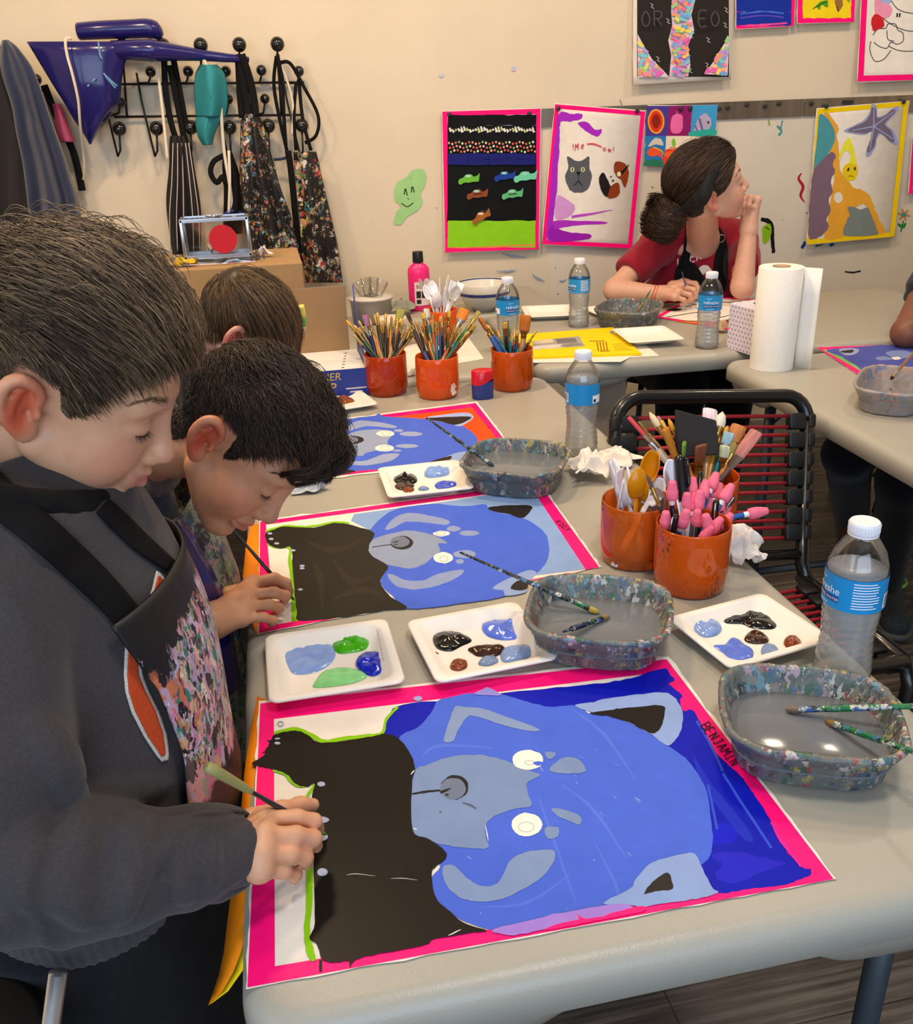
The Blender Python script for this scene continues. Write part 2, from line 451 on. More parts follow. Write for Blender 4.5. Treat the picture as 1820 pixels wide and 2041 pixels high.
def m_floor():
 m = mat('streaked_vinyl_planks', '#5c524a', .42); nt = m.node_tree; b = nt.nodes['Principled BSDF']; L = nt.links.new
 tc = nd(nt, 'ShaderNodeTexCoord'); mp = nd(nt, 'ShaderNodeMapping'); mp.inputs['Scale'].default_value = (1.1, 26, 1); L(tc.outputs['Object'], mp.inputs[0])
 n = nd(nt, 'ShaderNodeTexNoise', Scale=2.2, Detail=8.0, Roughness=.65); L(mp.outputs[0], n.inputs['Vector'])
 r = nd(nt, 'ShaderNodeValToRGB'); e = r.color_ramp.elements
 e[0].position = .30; e[0].color = lin('#2a2623'); e[1].position = .72; e[1].color = lin('#8d8276'); q = e.new(.5); q.color = lin('#574e47')
 L(n.outputs[0], r.inputs[0])
 br = nd(nt, 'ShaderNodeTexBrick', Scale=1.0); br.inputs['Color1'].default_value = (1, 1, 1, 1); br.inputs['Color2'].default_value = (.8, .8, .8, 1); br.inputs['Mortar'].default_value = (.25, .25, .25, 1)
 br.inputs['Mortar Size'].default_value = .002; br.inputs['Brick Width'].default_value = 1.2; br.inputs['Row Height'].default_value = .15; L(tc.outputs['Object'], br.inputs['Vector'])
 mx = nd(nt, 'ShaderNodeMix', data_type='RGBA', blend_type='MULTIPLY'); mx.inputs[0].default_value = 1; L(r.outputs[0], mx.inputs[6]); L(br.outputs[0], mx.inputs[7]); L(mx.outputs[2], b.inputs['Base Color'])
 return m

def structure(mb, name, **k):
 o = mb.build(name, **k); o['kind'] = 'structure'; return o

X0, X1, Y0, ZC = -2.3, 3.5, -3.15, 2.95
b = MB(); b.box(((X0 + X1) / 2, 0, -.05), (X1 - X0 + .6, 7.0, .1), m_floor()); structure(b, 'floor', smooth=False)
b = MB(); b.box(((X0 + X1) / 2, 0, ZC + .05), (X1 - X0 + .6, 7.0, .1), mat('ceiling_white', '#d8d4cc', .8)); structure(b, 'ceiling', smooth=False)
WQ = np.stack([W_U, -W_N, [0, 0, 1]], 1)
b = MB(); b.box(W_O + W_U * -.3 - W_N * .05 + np.array([0, 0, ZC / 2 - W_O[2]]), (6.6, .1, ZC), m_wall(), rot=WQ); wall = structure(b, 'wall_back', smooth=False)
b = MB(); b.box((X0 - .05, 0, ZC / 2), (.1, 6.9, ZC), m_wall()); structure(b, 'wall_left', smooth=False)
b = MB(); b.box((X1 + .05, 0, ZC / 2), (.1, 6.9, ZC), m_wall()); structure(b, 'wall_right', smooth=False)
# front wall behind the photographer, with its wide window
b = MB()
for c, s in ((((X0 - 2.1) / 2, ZC / 2), (-2.1 - X0, ZC)), (((X1 + 2.0) / 2, ZC / 2), (X1 - 2.0, ZC)), ((-.05, .35), (4.1, .7)), ((-.05, 2.85), (4.1, .2))):
 b.box((c[0], Y0 - .05, c[1]), (s[0], .1, s[1]), m_wall())
structure(b, 'wall_front', smooth=False)
b = MB(); fm = mat('window_frame_dark', '#2b2a2a', .5)
for x in (-2.08, -.72, .64, 1.98): b.box((x, Y0 - .05, 1.725), (.05, .08, 2.05), fm)
for z in (.72, 2.73): b.box((-.05, Y0 - .05, z), (4.1, .08, .05), fm)
structure(b, 'window_1', smooth=False)
b = MB(); b.box((.0, 2.925, .05), (5.0, .012, .1), mat('baseboard_grey', '#8f8b84', .6), rot=WQ); structure(b, 'baseboard_back', smooth=False)

# ------------------------------------------------------------------ flat paint
def paint(h, rough=.5): return mat('paint_' + h.strip('#'), h, rough, spec=.16, noise=.05, nscale=30)

def jag(pts, amt, seed, sub=5, closed=True, sm=True):
 p = np.array(pts, float)
 if sm: p = smooth_line(p, sub, closed)
 if amt:
  q = np.c_[p, np.full(len(p), seed * 3.1)]
  s = .35 / max(amt, .5) * 1.2
  p = p + amt * np.stack([noise3(q, s, seed, 2), noise3(q + 50, s, seed + 7, 2)], 1)
 return p

def oval(cx, cy, rx, ry, n=18, rot=0):
 a = np.linspace(0, 2 * math.pi, n, endpoint=False); c, s = math.cos(rot), math.sin(rot); x, y = rx * np.cos(a), ry * np.sin(a)
 return np.stack([cx + c * x - s * y, cy + s * x + c * y], 1)

def stroke(pts, wd, n=5):
 """a brush stroke as an outline around a line"""
 p = smooth_line(pts, n); t = np.gradient(p, axis=0); t /= np.maximum(np.linalg.norm(t, axis=1, keepdims=True), 1e-9); q = np.stack([-t[:, 1], t[:, 0]], 1)
 wd = np.interp(np.linspace(0, 1, len(p)), np.linspace(0, 1, len(np.atleast_1d(wd))), np.atleast_1d(wd)) / 2
 return np.concatenate([p + q * wd[:, None], (p - q * wd[:, None])[::-1]])

class Flat:
 """layers of paint on a flat surface; to3 maps drawing coordinates and a height to a point"""
 def __init__(s, to3, h0=.0, step=.000007): s.mb = MB(); s.to3 = to3; s.h = h0; s.step = step; s.n = 0

 def fill(s, pts, colr, jit=0.0, sm=True, rough=.5):
  s.n += 1; p = jag(pts, jit, s.n, sm=sm) if (jit or sm) else np.array(pts, float)
  s.h += s.step; s.mb.poly([s.to3(a, b_, s.h) for a, b_ in p], paint(colr, rough) if isinstance(colr, str) else colr)

 def line(s, pts, wd, colr, jit=0.0, n=5):
  s.n += 1; p = stroke(pts, wd, n); s.h += s.step
  if jit: p = jag(p, jit, s.n, sm=False)
  # strips, so that bends do not cross
  k = len(p) // 2; a, c = p[:k], p[k:][::-1]
  vs = [s.to3(*q, s.h) for q in a] + [s.to3(*q, s.h) for q in c]
  s.mb.add(vs, [(i, i + 1, k + i + 1, k + i) for i in range(k - 1)], paint(colr) if isinstance(colr, str) else colr)

 def oval(s, cx, cy, rx, ry, colr, jit=0.0, rot=0): s.fill(oval(cx, cy, rx, ry, rot=rot), colr, jit, sm=False)

 def hand(s, strokes, o, ux, uy, wd, colr):
  """handwritten letters from strokes on a 1 x 1 cell"""
  for st in strokes: s.line([(o[0] + ux[0] * a + uy[0] * b_, o[1] + ux[1] * a + uy[1] * b_) for a, b_ in st], wd, colr, n=3)

LETTERS = {
 'B': [[(0, 0), (0, 1)], [(0, 1), (.6, .9), (.55, .55), (0, .5)], [(0, .5), (.7, .4), (.6, .02), (0, 0)]], 'E': [[(.6, 1), (0, 1), (0, 0), (.6, 0)], [(0, .5), (.5, .5)]],
 'N': [[(0, 0), (0, 1)], [(0, 1), (.6, 0)], [(.6, 0), (.6, 1)]], 'J': [[(.1, 1), (.7, 1)], [(.45, 1), (.45, .15), (.2, 0), (0, .2)]],
 'A': [[(0, 0), (.35, 1)], [(.35, 1), (.7, 0)], [(.12, .4), (.55, .4)]], 'M': [[(0, 0), (.05, 1)], [(.05, 1), (.35, .4)], [(.35, .4), (.65, 1)], [(.65, 1), (.7, 0)]],
 'I': [[(.3, 0), (.3, 1)], [(.05, 1), (.55, 1)], [(.05, 0), (.55, 0)]], 'K': [[(0, 0), (0, 1)], [(.6, 1), (0, .45)], [(.1, .52), (.6, 0)]],
 'O': [[(.3, 1), (0, .6), (.1, .1), (.45, 0), (.65, .5), (.35, 1)]], 'D': [[(0, 0), (0, 1)], [(0, 1), (.6, .8), (.6, .2), (0, 0)]], 'Y': [[(0, 1), (.3, .5)], [(.6, 1), (.2, 0)]],
 'R': [[(0, 0), (0, 1)], [(0, 1), (.6, .9), (.5, .5), (0, .5)], [(.2, .5), (.65, 0)]], 'e': [[(.05, .35), (.55, .4), (.4, .65), (.1, .5), (.15, .05), (.55, .1)]],
 'w': [[(0, .6), (.15, 0)], [(.15, 0), (.3, .5)], [(.3, .5), (.45, 0)], [(.45, 0), (.65, .6)]], 'o': [[(.3, .6), (0, .3), (.3, 0), (.6, .3), (.3, .6)]], '!': [[(.3, 1), (.3, .35)], [(.3, .12), (.3, 0)]],
}

def write(F, txt, o, adv, up, wd, colr, gap=1.0):
 o = np.array(o, float); adv = np.array(adv, float); up = np.array(up, float)
 for i, ch in enumerate(txt):
  if ch in LETTERS: F.hand(LETTERS[ch], o + adv * i * gap, adv, up, wd, colr)

# ------------------------------------------------------------------ folding tables and chair
m_table = mat('plastic_table_top', '#a9a598', .33, noise=.035, nscale=6, bump=.18, bscale=500)
m_leg = mat('grey_table_steel', '#3c454c', .4, metal=.3)

def round_rect(x0, x1, y0, y1, r, n=7):
 p = []
 for cx, cy, a0 in ((x1 - r, y1 - r, 0), (x0 + r, y1 - r, 90), (x0 + r, y0 + r, 180), (x1 - r, y0 + r, 270)):
  for i in range(n + 1): a = math.radians(a0 + 90 * i / n); p.append((cx + r * math.cos(a), cy + r * math.sin(a)))
 return p

def slab(b, pts, top, th, m, r=.02):
 """moulded top: rounded shoulder, straight lip, hollow below"""
 p = np.array(pts); c = p.mean(0)

 def ins(d):
  q = p.copy(); nx = np.roll(p, -1, 0) - np.roll(p, 1, 0); nx /= np.linalg.norm(nx, axis=1, keepdims=True); return q + np.stack([-nx[:, 1], nx[:, 0]], 1) * d
 rings = [(ins(r), top)] + [(ins(r * (1 - math.sin(a))), top - r * (1 - math.cos(a))) for a in np.radians((18, 36, 54, 72, 90))] + [(ins(0), top - th), (ins(.006), top - th - .004), (ins(.014), top - th), (ins(.016), top - .03)]
 n = len(p); vs = [(*q, z) for R_, z in rings for q in R_]
 fs = [(k * n + i, (k + 1) * n + i, (k + 1) * n + (i + 1) % n, k * n + (i + 1) % n) for k in range(len(rings) - 1) for i in range(n)]
 fs.append(tuple(range(n))); t = (len(rings) - 1) * n; fs.append(tuple(range(t + n - 1, t - 1, -1))); b.add(vs, fs, m)

def leg_frame(t, xa, xb, y, H, brace_y, along='y', inset=.0):
 """two tube legs with a foot bar and a cross bar; the brace runs to the underside"""
 def q(a, d, z): return (a, d, z) if along == 'y' else (d, a, z)
 for x in (xa, xb):
  b = MB(); b.tube([q(x, y, H), q(x, y, .03)], .014, m_leg, 12); b.lathe([(.017, 0), (.018, .03), (.0175, .04)], m_leg, q(x, y, 0), 12, cap0=True); b.build('leg', t)
 b = MB(); b.tube([q(xa, y, .16), q(xb, y, .16)], .011, m_leg, 10); b.build('cross_bar', t)
 xm = (xa + xb) / 2
 for x in (xa + .0, xb - .0):
  s = 1 if x < xm else -1
  b = MB()
  b.tube([q(x, y, H - .115), q(x + s * .012, y + (brace_y - y) * .12, H - .085), q(x + s * .05, brace_y * .6 + y * .4, H - .01), q(x + s * .06, brace_y, H)], .0065, m_leg, 8, flat=.5)
  b.build('brace', t)

def table(label, x0, x1, y0, y1, rz=0.0, r=.05, notch=None, legs=True):
 cx, cy = (x0 + x1) / 2, (y0 + y1) / 2; hx, hy = (x1 - x0) / 2, (y1 - y0) / 2
 t = thing('folding_table', label, 'table', (cx, cy, 0), rz, 'grey folding tables in the room')
 b = MB(); slab(b, round_rect(-hx, hx, -hy, hy, r), .74, .042, m_table)
 b.build('tabletop', t, ang=60)
 lng = hy > hx
 for sx in (-1, 1):
  for sy in (-1, 1):
   n = 10; L0 = min(hx, hy) * .62
   prof = [(0, .0), (.04, .026), (L0 * .7, .028), (L0 * .9, .012), (L0, 0)]
   for along in ('x', 'y'):
    b = MB()
    for d0, d1 in (((0.008, .022)),):
     vs = []; fs = []
     pr = smooth_line(prof, 4)
     for a, dz in pr:
      for d in (d0, d1):
       for z in (.70, .70 - dz):
        vs.append((sx * (hx - .05 - a), sy * (hy - d), z) if along == 'x' else (sx * (hx - d), sy * (hy - .05 - a), z))
     k = len(pr)
     for i in range(k - 1):
      o = i * 4; fs += [(o, o + 4, o + 5, o + 1), (o + 2, o + 3, o + 7, o + 6), (o + 1, o + 5, o + 7, o + 3)]
     b.add(vs, fs, m_table)
    b.build('corner_skirt', t)
 if legs:
  if lng:
   for s in (-1, 1): leg_frame(t, -hx + .30 if False else -hx + .09, hx - .09, s * (hy - .12), .70, s * (hy - .32))
  else:
   for s in (-1, 1): leg_frame(t, -hy + .09, hy - .09, s * (hx - .14), .70, s * (hx - .34), along='x')
 return t

table_main = table('grey folding table with the three dog paintings, nearest the camera', 0, .74, -.100, 1.60)
table_back = table('grey folding table along the wall side with yellow book and girl leaning on it', .757, 2.2, 1.635, 2.335, rz=-.03)
table_wall = table('grey folding table against the wall under the cardboard box and pink paint bottle', -.35, 1.05, 2.385, 2.88, rz=-.045)
table_side = table('grey folding table carrying the paper towel roll, beside the black chair', 1.205, 1.93, -.15, 1.575, rz=-.02)
table_left = table('grey folding table end behind the boys holding the blue box', -.62, .735, 1.66, 2.36, rz=-.03)

# ------------------------------------------------------------------ paintings lying on the tables
def tz(px, py, h): return pz(px, py, .7406 + h)

PINK, PAPER = '#ff0f7a', '#ebe4d9'

def deckle(c, seed, amt=1.6, n=26):
 """paper outline with torn-looking edges, from four corners in pixels"""
 out = []; rng = np.random.default_rng(seed)
 for i in range(4):
  a, b_ = np.array(c[i], float), np.array(c[(i + 1) % 4], float); nn = np.array([-(b_ - a)[1], (b_ - a)[0]]); nn /= np.linalg.norm(nn)
  for k in range(n): out.append(a + (b_ - a) * k / n + nn * (rng.normal() * amt if k else 0))
 return out

def sheet(t, corners, seed, amt=1.6, to3=tz, th=.0007, hexcol=PAPER):
 b = MB(); p = deckle(corners, seed, amt); n = len(p); m = paint(hexcol, .8)
 top = [to3(*q, th) for q in p]; bot = [to3(*q, 0.00005) for q in p]
 b.poly(top, m); b.add(top + bot, [(i, (i + 1) % n, n + (i + 1) % n, n + i) for i in range(n)], m)
 b.build('paper_sheet', t, smooth=False, world=True)

def tape(t, outer, inner, to3=tz, h=.0009, colr=PINK, name='tape_strip', seed=0):
 for i in range(4):
  j = (i + 1) % 4; F = Flat(to3, h + i * .00003); o1, o2, i2, i1 = outer[i], outer[j], inner[j], inner[i]
  F.fill([o1, o2, i2, i1], colr, sm=False, rough=.4); F.mb.build(name, t, smooth=False, world=True)

def A(*p): return [(480 + x / 2.275, 1280 + y / 2.2745) for x, y in p]
def B_(*p): return [(1180 + x / 2.681, 1280 + y / 2.682) for x, y in p]
def C_(*p): return [(480 + x / 2.275, 930 + y / 2.276) for x, y in p]
def D_(*p): return [(600 + x / 3.033, 480 + y / 3.033) for x, y in p]

FACE, GREYB, INK, GREEN, DBLUE = '#4868d8', '#788fb8', '#13100e', '#84c406', '#0414b0'

# the painting nearest the camera
t = thing('painting', 'unfinished dog painting with dark blue background nearest the camera, pink taped border', 'painting', pz(1000, 1640, .74))
sheet(t, [(516, 1397), (1333, 1309), (1667, 1752), (490, 1972)], 1)
tape(t, [(519, 1402), (1329, 1314), (1662, 1752), (493, 1968)], [(546, 1433), (1308, 1341), (1592, 1746), (548, 1926)], seed=1)
F = Flat(tz, .00105)
F.fill(A((640, 415), (660, 360), (710, 290), (890, 268), (930, 300), (900, 420), (760, 460), (690, 425)), DBLUE, 1.5)
F.fill(A((1180, 232), (1430, 205), (1640, 185)) + B_((210, 190), (380, 140), (415, 165), (440, 205), (410, 225), (480, 280), (470, 310), (490, 365), (545, 365), (600, 470), (660, 590), (760, 680), (800, 720), (850, 790), (910, 880), (960, 960), (1000, 1050), (1060, 1140), (1120, 1200), (1165, 1215), (1170, 1240), (1110, 1270), (1020, 1300), (900, 1312), (760, 1332), (690, 1342), (600, 1300), (400, 1100), (300, 700), (100, 350)) + A((1650, 285), (1540, 292), (1400, 304), (1250, 275)), DBLUE, 1.6)
F.fill(B_((660, 1250), (700, 1190), (640, 1140), (780, 1120), (900, 1150), (1040, 1180), (900, 1230), (760, 1290)), '#2020c4', 2)
F.fill(B_((640, 1080), (650, 1010), (700, 960), (780, 1010), (760, 1060), (700, 1080)), '#0d18c8', 2)
F.fill(B_((540, 600), (640, 760), (760, 900), (860, 1040), (820, 1060), (700, 920), (590, 760)), '#1a2cbd', 1.5)
for i, q in enumerate((((620, 760), (640, 860), (670, 1000)), ((700, 700), (800, 860), (960, 1100)), ((560, 420), (640, 560), (700, 690)))): F.line(B_(*q), 5, '#3050d0', .8)
F.fill(A((1115, 1300), (1230, 1318), (1330, 1299), (1450, 1276), (1600, 1249), (1780, 1217)) + B_((190, 1385), (420, 1300), (600, 1180), (645, 1085), (637, 950), (612, 800), (562, 700), (500, 620), (405, 553), (310, 490), (200, 430), (90, 390)) + A((1585, 325), (1520, 288), (1400, 292), (1280, 265), (1190, 236), (1120, 226), (1000, 238), (895, 265), (870, 310), (810, 380), (720, 430), (740, 490), (780, 600), (780, 850), (900, 1000), (865, 1070), (880, 1150), (930, 1210), (1000, 1260)), FACE, 1.4)
for i, q in enumerate((((1450, 640), (1600, 760), (1750, 980)), ((1350, 700), (1420, 900), (1520, 1180)), ((1100, 1200), (1300, 1180), (1500, 1050)), ((1500, 300), (1650, 420), (1790, 620)), ((820, 520), (900, 470), (1150, 480)), ((1600, 900), (1700, 1100), (1720, 1200)))):
 F.line(A(*q), [1.5, 7, 2], '#5674de', .8)
rg = np.random.default_rng(21)
for i in range(46):
 x, y, a = rg.uniform(900, 1800), rg.uniform(300, 1250), rg.uniform(.4, 1.1); l = rg.uniform(4, 40); F.line(A((x, y), (x + l * math.cos(a) * .6, y + l * math.sin(a) * .6), (x + l * math.cos(a), y + l * math.sin(a))), [.4, rg.uniform(.8, 2.4), .4], ['#6f88e4', '#8fa4ea', '#5070dc'][i % 3], .4)
F.fill(A((785, 600), (850, 555), (950, 520), (1080, 510), (1180, 530), (1240, 552), (1330, 590), (1355, 604), (1300, 635), (1300, 680), (1318, 740), (1240, 755), (1150, 790), (1112, 830), (1110, 880), (1122, 930), (1060, 935), (960, 925), (870, 905), (778, 850)), GREYB, 1.2)
F.fill(A((920, 442), (955, 330), (975, 290), (1010, 292), (1100, 302), (1240, 350), (1357, 396), (1300, 402), (1180, 372), (1060, 335), (1022, 345), (985, 400), (963, 447)), '#8197c0', .8)
F.fill(A((915, 1050), (925, 1012), (970, 1015), (1040, 1080), (1100, 1106), (1160, 1095), (1192, 1050), (1222, 990), (1290, 952), (1400, 940), (1426, 960), (1410, 1010), (1360, 1070), (1260, 1130), (1180, 1165), (1080, 1176), (1000, 1160), (940, 1112)), '#8197c0', 1)
for cx, cy, rx, ry in ((1302, 533, 70, 45), (1298, 827, 70, 54)): F.fill(A(*oval(cx, cy, rx, ry)), '#f2ece2', 1.2, sm=False)
F.line(A(*[(1310 + 22 * math.cos(a), 546 + 9 * math.sin(a)) for a in np.linspace(0, 6.3, 14)]), .9, '#8a8580')
F.line(A(*[(1294 + 36 * math.cos(a), 838 + 22 * math.sin(a)) for a in np.linspace(0, 6.3, 14)]), .9, '#8a8580')
F.fill(A((1325, 548), (1345, 540), (1372, 545), (1350, 560)), FACE, .6)
for q in (((1400, 580), (1440, 535), (1480, 520), (1530, 530), (1565, 575), (1550, 590), (1470, 595)), ((1380, 500), (1422, 498), (1425, 515), (1395, 530)), ((1408, 755), (1470, 760), (1540, 790), (1535, 828), (1490, 810), (1440, 790)), ((1385, 840), (1440, 840), (1437, 880), (1400, 892), (1380, 870))): F.fill(A(*q), GREYB, .8)
F.fill(A(*oval(970, 657, 63, 56)), '#1f2126', 1.5, sm=False)
F.fill(A(*oval(963, 664, 58, 49)), '#6c7890', 1.2, sm=False)
F.line(A((776, 688), (840, 678), (905, 672)), [3, 5, 4], '#1f2126', .6); F.line(A((905, 682), (930, 672), (952, 662)), [6, 5, 2], '#1f2126', .5)
F.oval(*A((935, 692))[0], 4, 2.4, '#2c3038'); F.line(A((1005, 728), (1040, 738), (1068, 755)), [2, 5, 3], '#54607a', .4); F.oval(*A((905, 770))[0], 3, 3, '#64748f')
# ears
F.fill(A((1515, 288), (1600, 272)) + B_((60, 303), (240, 280), (380, 268), (440, 295), (478, 355), (485, 420), (462, 500), (405, 552), (320, 495), (200, 432), (80, 388), (20, 378)), '#8aa3d6', 1.2)
F.fill(A((1585, 320), (1690, 305)) + B_((150, 353), (370, 338), (388, 375), (370, 450), (322, 488), (200, 430), (90, 396), (40, 390)), '#1c1714', 1)
F.fill(B_((60, 1395), (200, 1320), (240, 1260), (320, 1180), (420, 1148), (540, 1128), (580, 1190), (640, 1310), (672, 1340), (560, 1372), (400, 1394), (270, 1414), (200, 1404)), '#8aa3d6', 1.4)
F.fill(B_((280, 1340), (320, 1285), (400, 1230), (425, 1270), (430, 1320), (350, 1330), (290, 1345)), '#2c2824', .8)
# body, outline and claws
for q, wd in ((((150, 412), (250, 393), (330, 428), (380, 452), (450, 440), (560, 425), (640, 412), (660, 350), (712, 292)), [5, 7, 9, 9, 8, 7, 6, 6, 5]), (((145, 582), (200, 598), (230, 632), (270, 652), (335, 640), (302, 700), (298, 760)), [4, 5, 6, 6, 5, 7, 7]), (((306, 760), (316, 860), (314, 1000), (312, 1100), (310, 1200), (300, 1300), (312, 1390), (332, 1445)), [6, 11, 12, 13, 12, 11, 16, 10])): F.line(A(*q), wd, GREEN, .9)
F.fill(A((150, 422), (200, 407), (260, 402), (310, 425), (350, 452), (450, 450), (600, 425), (660, 415), (720, 440), (760, 490), (790, 560), (778, 640), (778, 850), (850, 890), (920, 940), (932, 980), (880, 1020), (865, 1060), (885, 1160), (950, 1220), (1010, 1270), (1115, 1308), (1060, 1316), (880, 1345), (850, 1368), (750, 1392), (600, 1418), (525, 1436), (500, 1462), (485, 1444), (430, 1452), (372, 1440), (345, 1370), (310, 1340), (335, 1270), (330, 1000), (322, 720), (335, 645), (300, 655), (250, 642), (210, 600), (150, 577), (100, 565), (50, 552), (100, 515), (130, 460)), INK, 1.2, rough=.38)
F.line(A((362, 1440), (362, 1492)), 6, INK, .5)
for q in (((150, 445), (132, 448), (118, 446)), ((140, 470), (122, 478), (108, 490)), ((130, 500), (112, 496), (96, 502)), ((120, 530), (92, 536), (60, 546)), ((150, 560), (100, 560), (78, 552)), ((500, 1445), (495, 1462), (500, 1472))): F.line(A(*q), [5, 3, .8], INK, .5)
for q in (((1000, 1302), (940, 1330)), ((780, 842), (800, 850)), ((1110, 830), (1122, 900)), ((770, 600), (788, 580))): F.line(A(*q), [.6, 2.5, .6], '#e4dfe0', .4)
for cx, cy, rx, ry in ((365, 643, 18, 11), (372, 805, 28, 14), (365, 882, 30, 18), (370, 1042, 24, 18), (166, 437, 12, 4), (166, 457, 14, 6)): F.oval(*A((cx, cy))[0], rx / 2.275, ry / 2.275, '#a9b2cc', .5)
F.fill(A((1140, 1306), (1300, 1262), (1500, 1218), (1690, 1188), (1768, 1194), (1765, 1224), (1600, 1258), (1400, 1298), (1240, 1328)), '#a47fd6', 1.5)
F.fill(A((1530, 1258), (1525, 1236), (1560, 1252), (1640, 1242), (1700, 1222), (1820, 1196), (1820, 1222), (1600, 1264), (1500, 1284), (1380, 1306), (1440, 1276)), PINK, 1)
F.line(B_((960, 955), (1010, 1060), (1120, 1200)), 6, '#d0239c', 1.2)
F.fill(A((1095, 215), (1120, 205), (1180, 240), (1060, 235)), '#8f8ad8', .8); F.oval(*A((803, 255))[0], 9, 5, '#9aa4d8', .8); F.line(A(*[(180 + 13 * math.cos(a), 369 + 10 * math.sin(a)) for a in np.linspace(0, 6.3, 12)]), 2, '#9aa8b8')
for q in (((480, 1056), (520, 1050), (610, 1060)), ((680, 1072), (730, 1070), (800, 1078))): F.line(A(*q), [.5, 1.6, .5], '#b9b9bb')
p0, p1 = np.array((1396, 1447.)), np.array((1462, 1532.)); adv = (p1 - p0) / 8 * 1.0
write(F, 'BENJAMIN', p0, adv * .98, np.array((17., -9.)), 1.9, '#1c0e18')
F.mb.build('painted_picture', t, smooth=False, world=True)

# the second painting
t = thing('painting', 'dog painting with light blue background and smooth black body, in front of the dark-haired boy', 'painting', pz(850, 1110, .74))
sheet(t, C_((85, 245), (1355, 68), (1636, 456), (78, 760)), 2, .9)
tape(t, C_((88, 250), (1350, 72), (1625, 456), (82, 755)), C_((114, 263), (1318, 98), (1562, 468), (152, 718)))
F = Flat(tz, .00105)
F.fill(C_((500, 245), (515, 215), (930, 158), (1318, 98), (1562, 466), (1290, 500), (1150, 590), (750, 640), (640, 500), (590, 290)), '#87a6d8', .6, sm=False)
F.fill(C_((590, 280), (700, 195), (880, 170), (1000, 180), (1110, 172), (1135, 200), (1280, 235), (1370, 290), (1396, 350), (1392, 420), (1345, 480), (1260, 500), (1205, 585), (1000, 620), (850, 640), (750, 642), (690, 590), (640, 540), (630, 500), (600, 400), (580, 350)), FACE, .9)
F.fill(C_((582, 360), (592, 335), (640, 315), (700, 300), (770, 290), (870, 310), (935, 345), (895, 350), (905, 382), (870, 410), (830, 442), (770, 462), (720, 456), (655, 440), (592, 402)), '#8d9bb8', .7)
F.fill(C_((655, 282), (700, 230), (770, 210), (870, 225), (943, 245), (932, 263), (850, 256), (750, 250), (690, 280)), '#8c9cc6', .6)
F.fill(C_((665, 490), (690, 490), (750, 515), (830, 515), (900, 485), (1005, 468), (990, 497), (900, 537), (800, 557), (720, 547), (680, 520)), '#8c9cc6', .7)
for cx, cy, rx, ry in ((910, 304, 38, 12), (918, 413, 45, 25)): F.fill(C_(*oval(cx, cy, rx, ry)), '#f0ebe2', .8, sm=False)
for cx, cy, rx, ry in ((908, 303, 20, 8), (921, 418, 19, 12)): F.line(C_(*[(cx + rx * math.cos(a), cy + ry * math.sin(a)) for a in np.linspace(0, 6.3, 14)]), .8, '#84807c')
for cx, cy, rx, ry in ((965, 282, 32, 13), (1036, 302, 46, 12), (1015, 397, 52, 18), (993, 430, 18, 11)): F.fill(C_(*oval(cx, cy, rx, ry)), '#8c9cc6', .6, sm=False)
F.fill(C_(*oval(730, 345, 52, 31)), '#2b2b2f', .8, sm=False); F.fill(C_(*oval(722, 341, 44, 25)), '#737b8e', .6, sm=False)
F.line(C_((595, 366), (630, 360), (680, 354)), 1.6, '#2b2b2f'); F.line(C_((690, 345), (715, 338)), 2.5, '#3b3d45'); F.line(C_((695, 355), (712, 352)), 2, '#3b3d45')
F.fill(C_((1122, 186), (1200, 176), (1312, 177), (1314, 200), (1276, 233), (1210, 214), (1150, 204)), '#23201d', .6)
F.fill(C_((1145, 546), (1290, 474), (1340, 482), (1300, 530), (1290, 570), (1205, 586), (1190, 562)), '#8fa6d6', .7); F.fill(C_((1224, 554), (1256, 518), (1300, 530), (1288, 560)), '#2a2622', .5)
for q, wd in ((((112, 293), (200, 270), (280, 274), (340, 268), (430, 252), (490, 258)), 4), (((120, 352), (160, 368), (220, 370), (222, 430), (233, 490), (240, 600), (245, 700)), [3, 3, 4, 8, 9, 10, 13])): F.line(C_(*q), wd, GREEN, .6)
F.fill(C_((112, 304), (150, 285), (200, 272), (330, 276), (420, 256), (490, 262), (540, 276), (592, 292), (606, 312), (582, 360), (592, 402), (655, 440), (668, 462), (640, 500), (635, 530), (680, 590), (756, 640), (650, 652), (480, 680), (270, 700), (255, 660), (246, 600), (236, 480), (228, 370), (190, 372), (150, 366), (118, 342)), '#24211b', .8, rough=.4)
for q in (((330, 440), (360, 500), (370, 640)), ((420, 600), (540, 560), (640, 580)), ((300, 340), (420, 380), (560, 330)), ((420, 420), (500, 520), (600, 500))): F.line(C_(*q), [3, 16, 4], '#2f2b23', 1)
for cx, cy in ((132, 303), (138, 328), (163, 348), (237, 380), (278, 450), (278, 461), (270, 557)): F.oval(*C_((cx, cy))[0], 5, 2.2, '#a9b2cc', .3)
p0, p1 = np.array((1107, 1041.)), np.array((1130, 1060.)); write(F, 'KODY', p0, (p1 - p0) / 4 * 1.05, (9., -5.), 1.4, '#3a1020')
F.mb.build('painted_picture', t, smooth=False, world=True)

